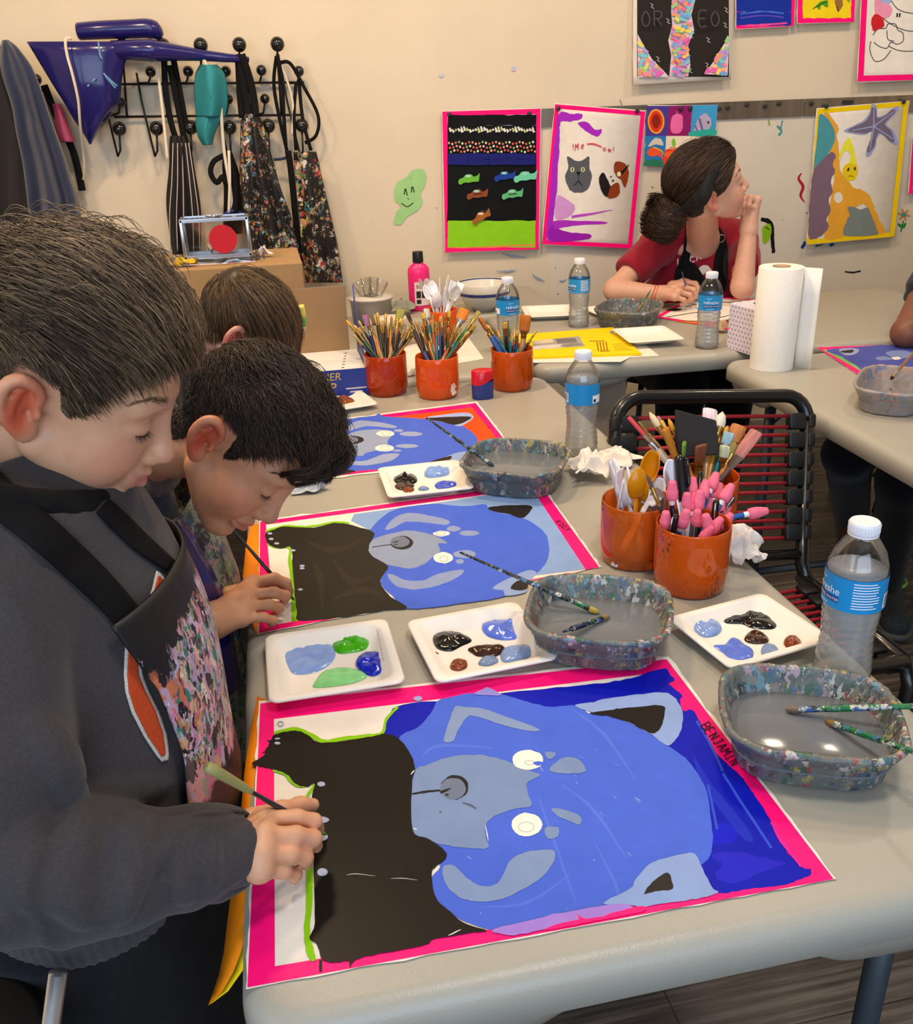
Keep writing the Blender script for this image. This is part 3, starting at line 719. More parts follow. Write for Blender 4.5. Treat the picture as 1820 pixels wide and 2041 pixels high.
# the third painting
t = thing('painting', 'dog painting with bright orange background in front of the hidden-faced child', 'painting', pz(800, 880, .74))
sheet(t, [(597, 845), (951, 800), (1033, 908), (556, 966)], 3, .5)
tape(t, [(599, 847), (948, 803), (1029, 906), (559, 962)], [(608, 852), (941, 812), (1010, 899), (572, 952)])
F = Flat(tz, .00105)
F.fill([(608, 852), (941, 812), (1010, 899), (572, 952)], '#ff4f14', sm=False)
F.fill(D_((20, 1160), (100, 1120), (230, 1090), (330, 1070), (440, 1058), (470, 1045), (510, 1062), (620, 1068), (750, 1078), (880, 1098), (960, 1112), (1040, 1160), (1068, 1205), (1050, 1260), (985, 1290), (900, 1300), (800, 1332), (600, 1370), (330, 1392), (200, 1420), (60, 1400)), FACE, .7)
F.fill(D_((745, 1072), (850, 1052), (1000, 1038), (1042, 1062), (1020, 1090), (960, 1120), (900, 1105)), '#9fb2e2', .5); F.fill(D_((745, 1075), (850, 1066), (1022, 1062), (1000, 1090), (930, 1112), (840, 1092)), '#2a2320', .5)
F.fill(D_((850, 1320), (930, 1285), (1000, 1275), (985, 1320), (900, 1345)), '#8fa6d6', .5); F.fill(D_((775, 1338), (905, 1300), (890, 1332), (820, 1350)), '#2a2622', .4)
F.fill(D_((150, 1240), (190, 1210), (260, 1180), (330, 1152), (450, 1140), (560, 1155), (525, 1205), (530, 1240), (560, 1262), (480, 1266), (400, 1280), (360, 1300), (250, 1285), (160, 1280)), '#92a0be', .5)
F.fill(D_((270, 1142), (330, 1092), (430, 1090), (572, 1118), (545, 1132), (400, 1120), (300, 1146)), '#98a6cc', .4); F.fill(D_((230, 1340), (260, 1328), (380, 1330), (500, 1290), (595, 1288), (540, 1330), (400, 1357), (300, 1352)), '#98a6cc', .4)
for cx, cy, rx, ry in ((510, 1165, 55, 18), (505, 1253, 58, 20)): F.fill(D_(*oval(cx, cy, rx, ry)), '#f0ebe2', .4, sm=False); F.line(D_(*[(cx + 5 + rx * .5 * math.cos(a), cy + ry * .6 * math.sin(a)) for a in np.linspace(0, 6.3, 12)]), .7, '#84807c')
for cx, cy, rx, ry in ((665, 1167, 70, 14), (640, 1240, 70, 12), (590, 1147, 30, 8), (580, 1268, 28, 7)): F.fill(D_(*oval(cx, cy, rx, ry)), '#98a6cc', .4, sm=False)
F.fill(D_(*oval(313, 1203, 68, 25)), '#2b2624', .5, sm=False); F.fill(D_(*oval(296, 1202, 50, 20)), '#7a8296', .4, sm=False); F.line(D_((265, 1218), (300, 1205)), 2, '#2b2624'); F.line(D_((150, 1236), (245, 1220)), 1.2, '#2b2624')
F.fill(D_((100, 1400), (215, 1380), (330, 1392), (200, 1424), (90, 1440)), '#2a2320', .4)
F.line(D_((1125, 1125), (1145, 1120)), 1.2, '#6a1430'); F.line(D_((1130, 1135), (1155, 1128)), 1.2, '#6a1430')
F.mb.build('painted_picture', t, smooth=False, world=True)

# orange sheets under the paintings, hanging over the table edge
def hanging(label, rows, split=.62, name='paper_strip'):
 t = thing(name, label, 'paper', rows[0][0]); G = np.array([[l + (r - l) * u for u in (0, .3, split, split + .001, 1)] for l, r in rows]); b = MB()
 b.grid(G[:, :3], paint('#f08a12', .6)); b.build('orange_band', t, world=True, solid=.0003)
 b = MB(); b.grid(G[:, 3:], paint('#f2cf12', .6)); b.build('yellow_band', t, world=True, solid=.0003)

rows = [((513, 1388, .7412), (540, 1398, .7403)), ((500, 1450, .7412), (548, 1470, .7403)), ((487, 1540, .737), (540, 1550, .7403)), ((478, 1640, .730), (535, 1650, .7403)), ((466, 1740, .722), (528, 1750, .7403)), ((458, 1800, .716), (522, 1820, .7403)), ((452, 1850, .708), (514, 1870, .739)), ((446, 1900, .70), (500, 1905, .734)), ((436, 1945, .69), (483, 1935, .725)), ((424, 1980, .682), (455, 1975, .71)), ((415, 2004, .676), (422, 2000, .684))]
hanging('orange and yellow paper strip hanging off the table edge by the nearest painting', [(pz(*l), pz(*r)) for l, r in rows])
rows = [((500, 1042, .7412), (530, 1046, .7403)), ((490, 1090, .7412), (530, 1095, .7403)), ((484, 1150, .741), (528, 1150, .7403)), ((496, 1210, .741), (525, 1205, .7403)), ((505, 1250, .7412), (522, 1255, .7403)), ((512, 1264, .7412), (526, 1262, .7403))]
hanging('orange paper strip under the left edge of the second painting', [(pz(*l), pz(*r)) for l, r in rows], split=.97)

# ------------------------------------------------------------------ paper plates with paint
m_plate = mat('white_pulp_plate', '#efe9df', .55)

def plate(label, px, zr=.757, group=None, z0=.7404, hexcol=None, nm='paper_plate'):
 """square plate; px are its four rim corners: far left, far right, near right, near left"""
 c = [pz(*p, zr) for p in px]; cen = np.mean(c, 0); ux = (c[1] - c[0] + c[2] - c[3]); uy = (c[0] - c[3] + c[1] - c[2]); lx, ly = np.linalg.norm(ux) / 2, np.linalg.norm(uy) / 2
 ux = ux / np.linalg.norm(ux); uy = uy - ux * (uy @ ux); uy /= np.linalg.norm(uy); H = zr - z0
 t = thing(nm, label, 'plate', (cen[0], cen[1], z0), group=group); m = m_plate if hexcol is None else mat('plate_' + hexcol, hexcol, .5)

 def ring(k, r): return round_rect(-lx / 2 * k, lx / 2 * k, -ly / 2 * k, ly / 2 * k, r, 5)
 rings = [(ring(.64, .012), .0), (ring(.70, .014), .0006), (ring(.84, .017), H - .0012), (ring(.875, .018), H), (ring(.97, .013), H), (ring(1, .012), H - .0012), (ring(.995, .012), H - .003)]
 rings += [(ring(.965, .012), H - .0022), (ring(.88, .017), H - .0025), (ring(.85, .017), H - .0035), (ring(.70, .014), -.0003), (ring(.64, .012), -.0006)]
 n = len(rings[0][0]); vs = [ux * a + uy * b + np.array([0, 0, z + .0008]) for r, z in rings for a, b in r]
 fs = [(k * n + i, k * n + (i + 1) % n, (k + 1) * n + (i + 1) % n, (k + 1) * n + i) for k in range(len(rings) - 1) for i in range(n)]
 fs.append(tuple(range(n - 1, -1, -1))); q = (len(rings) - 1) * n; fs.append(tuple(range(q, q + n)))
 b = MB(); b.add(vs, fs, m); b.build('dish', t); t['_z'] = z0 + .0012
 return t

def dab(t, pts, colr, h=.004, seed=0, name='paint_dab', label=None, rough=.18, peak=0.0):
 """a dollop of wet paint"""
 z = t['_z']; p = smooth_line(pts, 4, True); q = np.array([pz(*a, z) for a in p]); cen = q.mean(0); rings = [(1.0, 0), (.97, .35), (.86, .62), (.68, .85), (.45, .95), (.22, 1), (.06, 1)]
 n = len(q); vs = []
 for k, f in rings:
  for i in range(n):
   v = cen + (q[i] - cen) * k; nz = noise3(np.array([v * 120 + seed]), 1, seed, 2)[0]; vs.append(v + np.array([0, 0, h * f * (1 + .45 * nz) + peak * max(0, 1 - k * 4)]))
 fs = [(k * n + i, k * n + (i + 1) % n, (k + 1) * n + (i + 1) % n, (k + 1) * n + i) for k in range(len(rings) - 1) for i in range(n)]; fs.append(tuple(range((len(rings) - 1) * n, len(rings) * n)))
 b = MB(); b.add(vs, fs, mat('wet_paint_' + colr.strip('#'), colr, rough * .7, noise=.12, nscale=70, bump=.2, bscale=160, coat=.2)); o = b.build(name, t, world=True)
 if label: o['label'] = label
 return o

BL, BL2, BK, BR, DB, GB = '#7f9fdc', '#5c78dd', '#0c0b0a', '#7a3412', '#3a2015', '#7890bc'
pl = plate('paper plate with bright green, pale green, dark blue and light blue paint', [(519, 1268), (764, 1232), (817, 1358), (544, 1400)])
dab(pl, C_((190, 820), (240, 795), (330, 785), (400, 800), (430, 850), (400, 900), (330, 935), (250, 942), (215, 910)), BL, .003, 1); dab(pl, C_((415, 800), (450, 768), (520, 760), (578, 785), (570, 825), (520, 842), (440, 846)), '#3fae0c', .006, 2)
dab(pl, C_((330, 985), (370, 935), (450, 912), (540, 925), (572, 955), (500, 985), (400, 1000), (335, 1002)), '#86d68c', .003, 3); dab(pl, C_((520, 890), (555, 850), (610, 842), (650, 870), (640, 930), (595, 952), (540, 925)), '#0b27b8', .006, 4)
F = Flat(lambda a, b, h: pz(a, b, .757 + h), .0015)
for i in range(20): x = 752 + i * .65; y = 1256 + i * 3.1; F.line([(x - 2, y + 1), (x + 1.5, y - .5 + (i % 3)), (x - 1, y + 2), (x + 2, y + 1)], .5, '#8a3a52', n=2)
F.mb.build('pen_note', pl, smooth=False, world=True)
pl = plate('paper plate with black, brown and blue paint between the two nearer paintings', [(806, 1238), (1027, 1197), (1118, 1311), (872, 1361)])
dab(pl, C_((870, 780), (900, 755), (950, 750), (1010, 765), (1048, 790), (1000, 815), (950, 838), (890, 825)), BK, .006, 5); dab(pl, C_((1092, 730), (1120, 700), (1180, 695), (1250, 700), (1240, 745), (1250, 780), (1190, 787), (1120, 770)), BL2, .007, 6)
dab(pl, C_((1030, 830), (1080, 820), (1180, 815), (1198, 830), (1160, 860), (1080, 862), (1050, 848)), DB, .005, 7); dab(pl, C_((1178, 850), (1210, 820), (1280, 810), (1350, 815), (1330, 855), (1260, 880), (1190, 887)), '#829dd2', .005, 8)
dab(pl, C_((1075, 895), (1110, 858), (1150, 860), (1168, 885), (1120, 905)), GB, .003, 9); dab(pl, C_((948, 900), (975, 880), (1020, 880), (1026, 910), (990, 927), (955, 920)), BR, .005, 10)
dab(pl, C_((836, 820), (850, 818), (870, 838), (900, 850), (870, 848), (845, 838)), BR, .0015, 11); dab(pl, C_((870, 875), (880, 872), (882, 895), (872, 893)), '#b0522a', .001, 12)
pl = plate('paper plate with a shiny black puddle, beside the nearest water bottle', [(1345, 1222), (1535, 1182), (1648, 1272), (1440, 1345)])

def E_(*p): return [(1320 + x / 3.402, 1000 + y / 3.402) for x, y in p]

dab(pl, E_((410, 800), (440, 770), (540, 755), (620, 725), (690, 735), (720, 770), (775, 820), (760, 860), (680, 865), (600, 855), (540, 830), (440, 825)), BK, .004, 13, rough=.06)
dab(pl, E_((170, 815), (220, 785), (300, 790), (370, 810), (405, 860), (370, 905), (290, 920), (220, 880)), '#7f9cd4', .006, 14); dab(pl, E_((345, 980), (420, 970), (470, 925), (520, 935), (560, 970), (615, 1005), (610, 1060), (540, 1082), (460, 1085), (420, 1030)), BL2, .003, 15)
dab(pl, E_((555, 930), (590, 890), (650, 885), (715, 920), (715, 955), (640, 965), (580, 955)), DB, .006, 16); dab(pl, E_((822, 960), (850, 920), (910, 925), (945, 965), (920, 995), (860, 1000)), BR, .006, 17, peak=.004); dab(pl, E_((668, 1010), (700, 970), (760, 970), (795, 1030), (740, 1040), (690, 1050)), GB, .004, 18)
pl = plate('small paper plate with black, brown and blue paint below the orange painting', [(748, 932), (911, 916), (949, 971), (777, 992)])
dab(pl, D_((560, 1440), (600, 1415), (660, 1410), (702, 1435), (690, 1465), (620, 1475), (575, 1465)), BK, .006, 19, peak=.012); dab(pl, D_((565, 1485), (600, 1462), (670, 1460), (684, 1485), (640, 1505), (590, 1505)), DB, .004, 20)
dab(pl, D_((615, 1505), (650, 1490), (685, 1500), (670, 1517), (630, 1520)), BR, .004, 21); dab(pl, D_((745, 1405), (790, 1365), (860, 1355), (915, 1375), (890, 1415), (820, 1430), (760, 1430)), BL, .010, 22)
dab(pl, D_((708, 1500), (735, 1483), (775, 1495), (760, 1508), (720, 1510)), '#6f8cc4', .004, 23); dab(pl, D_((808, 1475), (850, 1460), (920, 1458), (950, 1475), (900, 1492), (830, 1500)), '#3f55cc', .005, 24)
pl = plate('paper plate with red and tan paint by the blue carton', [(590, 790), (711, 774), (758, 803), (600, 830)], zr=.753)
dab(pl, D_((215, 965), (240, 940), (280, 945), (325, 968), (290, 980), (240, 988)), '#8a4a1c', .007, 25); dab(pl, D_((150, 1010), (190, 998), (250, 1010), (220, 1022), (160, 1030)), '#f0401c', .003, 26)
plate('empty paper plate behind the far water bottles', [(1046, 610), (1140, 606), (1150, 628), (1040, 632)], zr=.757)
plate('cream paper plate lying on the yellow book', [(1222, 655), (1330, 648), (1360, 676), (1252, 683)], zr=.762, z0=.7475)
pl = plate('paper plate with green paint by the girl, beside her water tub', [(1172, 612), (1230, 605), (1262, 630), (1195, 636)], zr=.755); dab(pl, [(1186, 618), (1194, 613), (1202, 617), (1198, 625), (1188, 625)], '#6cc21c', .004, 27)

# ------------------------------------------------------------------ water tubs
CRUST = ['#6a6e68', '#4c6278', '#7d7f78', '#8f4a44', '#5a635c', '#a89a58', '#6b8c98', '#83766a', '#a58f98', '#44604c', '#575a58', '#b9b6ac', '#41424a', '#4d6a74']
m_tub = splatter('paint_crusted_tub', '#666963', CRUST, 150, .62, .4, 14, stretch=(1, 1, .6)); m_tub2 = splatter('lightly_stained_tub', '#99918c', ['#a58f86', '#6f7c92', '#b58a6a', '#8c8a90'], 40, .5, .35, 6)
m_murk = mat('murky_rinse_water', '#74797f', .12, noise=.05, nscale=8, spec=.5)

def superpt(a, n=3.4): c, s = math.cos(a), math.sin(a); return math.copysign(abs(c) ** (2 / n), c), math.copysign(abs(s) ** (2 / n), s)

def tub(label, px, H=.052, water=.024, group='paint water tubs', m=None, lip=.006, wm=None):
 """px: rim points at left, right, far, near"""
 zr = .7404 + H; l, r, f, n_ = [pz(*p, zr) for p in px]; cen = (l + r + f + n_) / 4; ux = r - l; lx = np.linalg.norm(ux) / 2; ux /= lx * 2; uy = np.array([-ux[1], ux[0], 0]); ly = abs((f - n_) @ uy) / 2
 t = thing('water_tub', label, 'tub', (cen[0], cen[1], .7404), group=group); N = 64; m = m or m_tub

 def ring(dx, z): return [ux * (lx + dx) * superpt(a)[0] + uy * (ly + dx) * superpt(a)[1] + np.array([0, 0, z]) for a in np.linspace(0, 2 * math.pi, N, endpoint=False)]
 tp = .016
 prof = [(-tp - .012, 0.0), (-tp - .004, .001), (-tp, .005), (-.012, H * .62), (-.010, H * .64), (-.0075, H * .65), (-.006, H * .8), (-.001, H - lip), (0, H - lip * .5), (-.002, H), (-.006, H), (-.008, H - lip * .6), (-.010, H * .7), (-.014, H * .55), (-tp - .004, .010), (-tp - .012, .004)]
 b = MB(); vs = [v for d, z in prof for v in ring(d, z)]; K = len(prof)
 fs = [(k * N + i, k * N + (i + 1) % N, (k + 1) * N + (i + 1) % N, (k + 1) * N + i) for k in range(K - 1) for i in range(N)] + [tuple(range(N - 1, -1, -1)), tuple(range((K - 1) * N, K * N))]
 sd = len(label)
 V = np.array(vs); V += (noise3(V, 160, sd, 2) * .0011)[:, None] * np.where(V[:, 2:] > .004, 1, 0)
 b.add(V, fs, m); b.build('basin', t)
 b = MB(); s = -.014 - (.55 * H - water) / (.55 * H) * .006; b.add(ring(s, water) + ring(s + .003, water - .002), [tuple(range(N))] + [(i, N + i, N + (i + 1) % N, (i + 1) % N) for i in range(N)], wm or m_murk); b.build('rinse_water', t)
 return t

tub('paint-crusted water tub nearest the camera, two green brushes in it', [(1435, 1405), (1810, 1440), (1600, 1314), (1625, 1497)], H=.053)
tub('paint-crusted water tub beside the second painting, two dark brushes in it', [(1046, 1205), (1343, 1228), (1190, 1135), (1205, 1268)], H=.053)
tub('paint-crusted water tub beside the orange painting, one brush in it', [(921, 905), (1125, 922), (1050, 868), (1020, 938)], H=.053, water=.03)
tub('paint-crusted water tub by the girl at the back', [(1193, 605), (1315, 612), (1262, 594), (1248, 624)], H=.055)
tub('thinly stained clear plastic water tub on the side table', [(1708, 750), (1862, 765), (1800, 727), (1760, 780)], H=.055, m=m_tub2, wm=mat('grey_rinse_water', '#7c7a80', .05, coat=.5))

# ------------------------------------------------------------------ brushes
WOODS = {'black': '#16181a', 'green': '#12703a', 'blue': '#2a5a9c', 'wood': '#b98a55', 'brown': '#4a2f22', 'orange': '#d8862c', 'teal': '#1f6b6e', 'navy': '#1c2350', 'rust': '#b0502c', 'clear': '#cfc6b0'}
m_brass = mat('brass_ferrule', '#b59048', .28, metal=.9); m_tin = mat('tin_ferrule', '#b8b6b0', .25, metal=.9)
m_dirty = {k: splatter('painted_handle_' + k, v, ['#2b3a44', '#3f6fa8', '#c8c4b8', '#23723f', '#6d7d8c', '#18181a'], 150, .55, .4, 60) for k, v in WOODS.items()}
_bp = {}

def brush_proto(wood, hair, L=.20, r=.0032, tipw=.004, flat=1.0, hl=.014, fl=.02, fer=None, dirty=False):
 """lies along +z: handle end at 0, tip at L"""
 key = (wood, hair, L, r, tipw, flat, hl, fl, dirty)
 if key not in _bp:
  fer = fer or m_brass; m = m_dirty[wood] if dirty else mat('handle_' + wood, WOODS[wood], .3, coat=.3); zf = L - hl - fl; out = []
  b = MB(); b.lathe([(.0004, 0), (r * .45, .002), (r * .6, L * .2), (r, zf - .035), (r * 1.1, zf - .015), (r * .85, zf + .001)], m, seg=8, cap0=True); out.append(('handle', b))
  b = MB(); b.lathe([(r * .95, zf), (r * .95, zf + .004), (r * 1.0, zf + .0045), (r, zf + fl * .5)], fer, seg=10); b.lathe([(r, zf + fl * .5), (tipw * .95, zf + fl)], fer, seg=10, sy=1) if flat == 1 else b.lathe([(r, zf + fl * .5), (tipw * .95, zf + fl)], fer, seg=12, sy=flat); out.append(('ferrule', b))
  b = MB(); z = zf + fl
  pr = [(tipw * .9, z - .001), (tipw * 1.05, z + hl * .35), (tipw * .85, z + hl * .7), (.0006, z + hl)] if flat == 1 else [(tipw * .92, z - .001), (tipw, z + hl * .5), (tipw * 1.0, z + hl * .95), (tipw * .9, z + hl)]
  b.lathe(pr, mat('bristle_' + hair.strip('#'), hair, .7, noise=.25, nscale=400, stretch=(1, 1, .1)), seg=12, sy=flat, cap1=True); out.append(('bristles', b))
  _bp[key] = out
 return _bp[key], key

_made = {}

def orient(o, a, bpt, roll=0.0):
 d = Vector(tuple(bpt - a)).normalized(); o.rotation_mode = 'QUATERNION'; q = d.to_track_quat('Z', 'Y'); from mathutils import Quaternion
 o.rotation_quaternion = q @ Quaternion((0, 0, 1), roll); o.location = tuple(a)

def brush(label, end, tip, group=None, roll=0.0, name='paintbrush', flip=False, **k):
 parts, key = brush_proto(**k)
 if key in _made: t = copy_tree(_made[key])
 else:
  t = empty(name)
  for nme, b in parts: b.build(nme, t)
  _made[key] = t
 tag(t, label, 'paintbrush', group); t.name = name
 end = np.array(end, float); tip = np.array(tip, float); L = key[2]; d = (tip - end) / np.linalg.norm(tip - end); orient(t, tip - d * L, tip, roll)
 return t

# in the tubs and in hands
brush('green paint-spattered brush reaching over the right rim of the nearest tub', pz(1840, 1407, .800), pz(1565, 1415, .767), wood='green', hair='#7a6a58', L=.24, r=.0036, dirty=True, fer=m_dirty['blue'])
brush('shorter green paint-spattered brush pointing to the camera side of the nearest tub', pz(1817, 1497, .797), pz(1645, 1437, .765), wood='green', hair='#8a6a3a', L=.16, r=.0034, dirty=True, fer=m_dirty['teal'])
brush('dark brush leaning over the left rim of the tub by the second painting', pz(984, 1130, .812), pz(1195, 1222, .766), wood='black', hair='#b8a040', L=.20, r=.0034, dirty=True, fer=m_dirty['green'])
brush('short dark brush lying inside the tub by the second painting', pz(1126, 1258, .776), pz(1215, 1228, .766), wood='navy', hair='#8c7040', L=.085, r=.0034, dirty=True, fer=m_dirty['black'])
brush('dark brush leaning in the tub by the orange painting', pz(891, 862, .822), pz(985, 930, .770), wood='black', hair='#3a4a5a', L=.16, r=.0036, dirty=True, fer=m_dirty['blue'])
brush('thin brush standing in the tub by the girl', pz(1290, 590, .81), pz(1270, 622, .765), wood='green', hair='#7a6a58', L=.085, r=.0026)
brush('bare wooden brush leaning in the tub on the side table', pz(1832, 690, .86), pz(1775, 757, .768), wood='wood', hair='#3a2c28', L=.20, r=.0032, fer=mat('pale_wood_ferrule', '#c9a878', .5))

# ------------------------------------------------------------------ orange glass cups and what stands in them
def glass(name, c1, c2, trans):
 m = mat(name, c1, .06, trans=trans, ior=1.2, coat=.6, noise=0); nt = m.node_tree; b = nt.nodes['Principled BSDF']; L = nt.links.new
 tc = nd(nt, 'ShaderNodeTexCoord'); mp = nd(nt, 'ShaderNodeMapping'); mp.inputs['Rotation'].default_value = (.4, .5, 0); mp.inputs['Scale'].default_value = (1, 1, .35); L(tc.outputs['Object'], mp.inputs[0])
 n = nd(nt, 'ShaderNodeTexNoise', Scale=230.0, Detail=5.0, Distortion=2.5); L(mp.outputs[0], n.inputs['Vector']); n2 = nd(nt, 'ShaderNodeTexNoise', Scale=16.0, Detail=3.0); L(tc.outputs['Object'], n2.inputs['Vector'])
 r = nd(nt, 'ShaderNodeMapRange'); r.inputs[1].default_value = .52; r.inputs[2].default_value = .6; L(n.outputs[0], r.inputs[0]); r2 = nd(nt, 'ShaderNodeMapRange'); r2.inputs[1].default_value = .42; r2.inputs[2].default_value = .62; L(n2.outputs[0], r2.inputs[0])
 mu = nd(nt, 'ShaderNodeMath', operation='MULTIPLY'); L(r.outputs[0], mu.inputs[0]); L(r2.outputs[0], mu.inputs[1])
 mx = nd(nt, 'ShaderNodeMix', data_type='RGBA'); L(mu.outputs[0], mx.inputs[0]); mx.inputs[6].default_value = lin(c1); mx.inputs[7].default_value = lin(c2); L(mx.outputs[2], b.inputs['Base Color'])
 return m

GLASS = {'dark': glass('orange_glass_dark_swirl', '#cf5312', '#4a2412', .12), 'red': glass('red_orange_glass', '#b83c14', '#5c2412', .12), 'bright': glass('bright_orange_glass', '#ee5c18', '#8a3c18', .2), 'clear': glass('clear_orange_glass', '#ff7a28', '#e86a1c', .6)}
CUPS = {}

def cup(label, px, r=.0515, H=.0975, kind='dark', z=.7404):
 """px: middle of the front foot"""
 p = pz(*px, z); d = p[:2] - CAM[:2]; d /= np.linalg.norm(d); c = np.array([p[0] + d[0] * r * .95, p[1] + d[1] * r * .95, z]); t = thing('brush_cup', label, 'cup', c, group='orange glass brush cups')
 b = MB(); b.lathe([(r * .86, 0), (r * .93, .004), (r * .955, .012), (r * .97, .014), (r, .03), (r, H * .8), (r * .985, H - .002), (r * .97, H), (r * .95, H - .002), (r * .955, H * .8), (r * .95, .03), (r * .90, .014), (r * .5, .012), (.0005, .012)], GLASS[kind], seg=48); b.lathe([(.0005, .0), (r * .86, 0)], GLASS[kind], seg=48); b.build('glass', t)
 CUPS[label] = (c, r, H); return c, r, H

def stick_in(c, r, H, tip, rng=None, base=.016, k=.55):
 """foot of something leaning in a cup with its tip at a given point, passing inside the rim"""
 c = np.array(c); tip = np.array(tip, float); zr = c[2] + H; d = tip - c; h = math.hypot(d[0], d[1]); u = d[:2] / max(h, 1e-6)
 t = H / max(d[2], .02); rim = min(r * .84, h * t * 1.6)             # where it crosses the rim
 rim = min(rim, r * .84); zb = base; s = (rim - h) / (d[2] - H); foot = rim + s * (H - zb) if d[2] > H + .005 else -r * .4
 foot = max(-r * .75, min(r * .75, foot)); j = rng.normal(size=2) * .004 if rng is not None else np.zeros(2)
 return np.array([c[0] + u[0] * foot + j[0], c[1] + u[1] * foot + j[1], c[2] + zb])

c1 = cup('orange cup packed with thin brushes, leftmost of the three by the blue carton', (773, 793), kind='red')
c2 = cup('orange cup with a chipped white flake, middle of the three brush cups', (874, 799), kind='bright')
c3 = cup('orange cup with few brushes, behind the red and blue sharpener', (1021, 783), kind='dark')
c4 = cup('orange cup of plastic cutlery and yellow spoons, beside the pencil cup', (1262, 1142), kind='clear')
c5 = cup('orange cup crammed with pencils and pink erasers', (1371, 1198), kind='dark')
c6 = cup('orange cup holding wide brushes, behind the pencil cup', (1395, 1085), kind='dark')
c7 = cup('orange cup of white plastic spoons behind the brush cups', (880, 690), kind='bright')
b = MB(); fl = Flat(lambda a, q, h: (lambda d: CAM + d * ((np.array([c2[0][0], c2[0][1]]) - CAM[:2]) @ (c2[0][:2] - CAM[:2]) / np.linalg.norm(c2[0][:2] - CAM[:2]) - c2[1] * 1.0) / (d[:2] @ ((c2[0][:2] - CAM[:2]) / np.linalg.norm(c2[0][:2] - CAM[:2]))))(ray(a, q)), 0)

def cup_cast(c, r, px, py, e=.0004):
 d = ray(px, py); o = CAM[:2] - c[:2]; a = d[:2] @ d[:2]; b_ = o @ d[:2]; cc = o @ o - (r + e) ** 2; t = (-b_ - math.sqrt(max(b_ * b_ - a * cc, 0))) / a; return CAM + t * d

fl = Flat(lambda a, q, h: cup_cast(c2[0], c2[1], a, q), 0); fl.fill([(900, 767), (905, 763), (909, 770), (906, 776), (911, 781), (907, 786), (902, 789), (898, 780)], '#e8dcc8', 0, sm=False)
o = fl.mb.build('white_paint_flake', None, world=True); root = [q for q in bpy.data.objects if q.get('label', '').startswith('orange cup with a chipped')][0]; o.parent = root; o.location = tuple(-np.array(root.location))

rng = np.random.default_rng(5)
KINDS = [dict(wood='black', hair='#b89a5a', L=.19, r=.0030, tipw=.0032, hl=.014), dict(wood='brown', hair='#c9a25a', L=.18, r=.0030, tipw=.0036, hl=.013), dict(wood='green', hair='#a8833c', L=.185, r=.0031, tipw=.0034), dict(wood='wood', hair='#8a7a4a', L=.18, r=.0034, tipw=.0036),
   dict(wood='rust', hair='#c0783c', L=.18, r=.0038, tipw=.0055, flat=.5, hl=.012), dict(wood='blue', hair='#caa05c', L=.18, r=.0036, tipw=.004), dict(wood='black', hair='#cfa23c', L=.195, r=.0032, tipw=.006, flat=.45, hl=.014), dict(wood='teal', hair='#8c8a50', L=.18, r=.0036, tipw=.005, flat=.5),
   dict(wood='orange', hair='#b06c2c', L=.185, r=.0036, tipw=.0034)]

def fan(cupd, n, label, group, x0, x1, ytop, spread, seed, kinds=range(9)):
 c, r, H = cupd; g = np.random.default_rng(seed)
 for i in range(n):
  px = x0 + (x1 - x0) * (i + .5) / n + g.normal() * 4; u = (px - (x0 + x1) / 2) / ((x1 - x0) / 2); py = ytop(u) + g.random() * spread
  dep = (c - CAM) @ AX_F / 1.0 + g.uniform(-.035, .035); tip = pd(px, py, dep); k = dict(KINDS[kinds[i % len(kinds)]]); foot = stick_in(c, r, H, tip, g)
  k['L'] = round(float(max(.12, min(.20, np.linalg.norm(tip - foot)))) / .02) * .02
  brush(label, foot, tip, group, roll=g.uniform(0, 3), **k)

fan(c1, 26, 'slim paintbrush among the many in the leftmost of the three orange cups', 'brushes in the leftmost orange cup', 700, 832, lambda u: 640 - 18 * (1 - u * u) + 4 * u, 34, 1, (0, 1, 2, 0, 6, 1, 8, 0, 3))
fan(c2, 30, 'paintbrush among the many in the middle orange cup', 'brushes in the middle orange cup', 812, 950, lambda u: 628 - 12 * (1 - u * u) + 10 * u * u, 44, 2, (3, 4, 7, 0, 5, 1, 4, 8, 6, 2))
fan(c3, 9, 'thin paintbrush in the orange cup behind the sharpener', 'thin brushes in the cup behind the sharpener', 958, 1075, lambda u: 632 + 14 * u * u, 34, 3, (0, 5, 2, 6, 7))

def one(cupd, label, px, py, dz=0.0, roll=0.0, **k):
 c, r, H = cupd; tip = pd(px, py, (c - CAM) @ AX_F + dz); foot = stick_in(c, r, H, tip); k['L'] = round(float(max(.12, min(.24, np.linalg.norm(tip - foot)))), 3); return brush(label, foot, tip, roll=roll, **k)

one(c1, 'flat brush with mauve bristles in the leftmost brush cup', 728, 628, -.02, .4, wood='navy', hair='#a06c92', r=.005, tipw=.0125, flat=.35, hl=.026, fl=.024, fer=m_tin)
one(c1, 'brush with green-stained wide bristles at the right of the leftmost brush cup', 800, 617, .03, .2, wood='wood', hair='#8a8a3c', r=.005, tipw=.011, flat=.35, hl=.026, fl=.022)
one(c1, 'gold-haired brush leaning furthest left out of the brush cups', 690, 638, -.01, 0, wood='black', hair='#c8963c', r=.0034, tipw=.0042, hl=.018)
one(c2, 'brush with square dark brown bristles leaning left in the middle cup', 812, 624, -.02, .5, wood='brown', hair='#3f2616', r=.005, tipw=.011, flat=.35, hl=.02, fl=.022)
one(c2, 'brush with pale blue-grey bristles standing in the middle cup', 850, 616, .02, .3, wood='teal', hair='#b8c4bc', r=.0045, tipw=.008, flat=.4, hl=.022, fer=m_tin)
one(c2, 'wide orange-haired brush at the back of the middle cup', 927, 617, .03, .6, wood='wood', hair='#d07a24', r=.006, tipw=.0135, flat=.4, hl=.03, fl=.022, fer=m_tin)
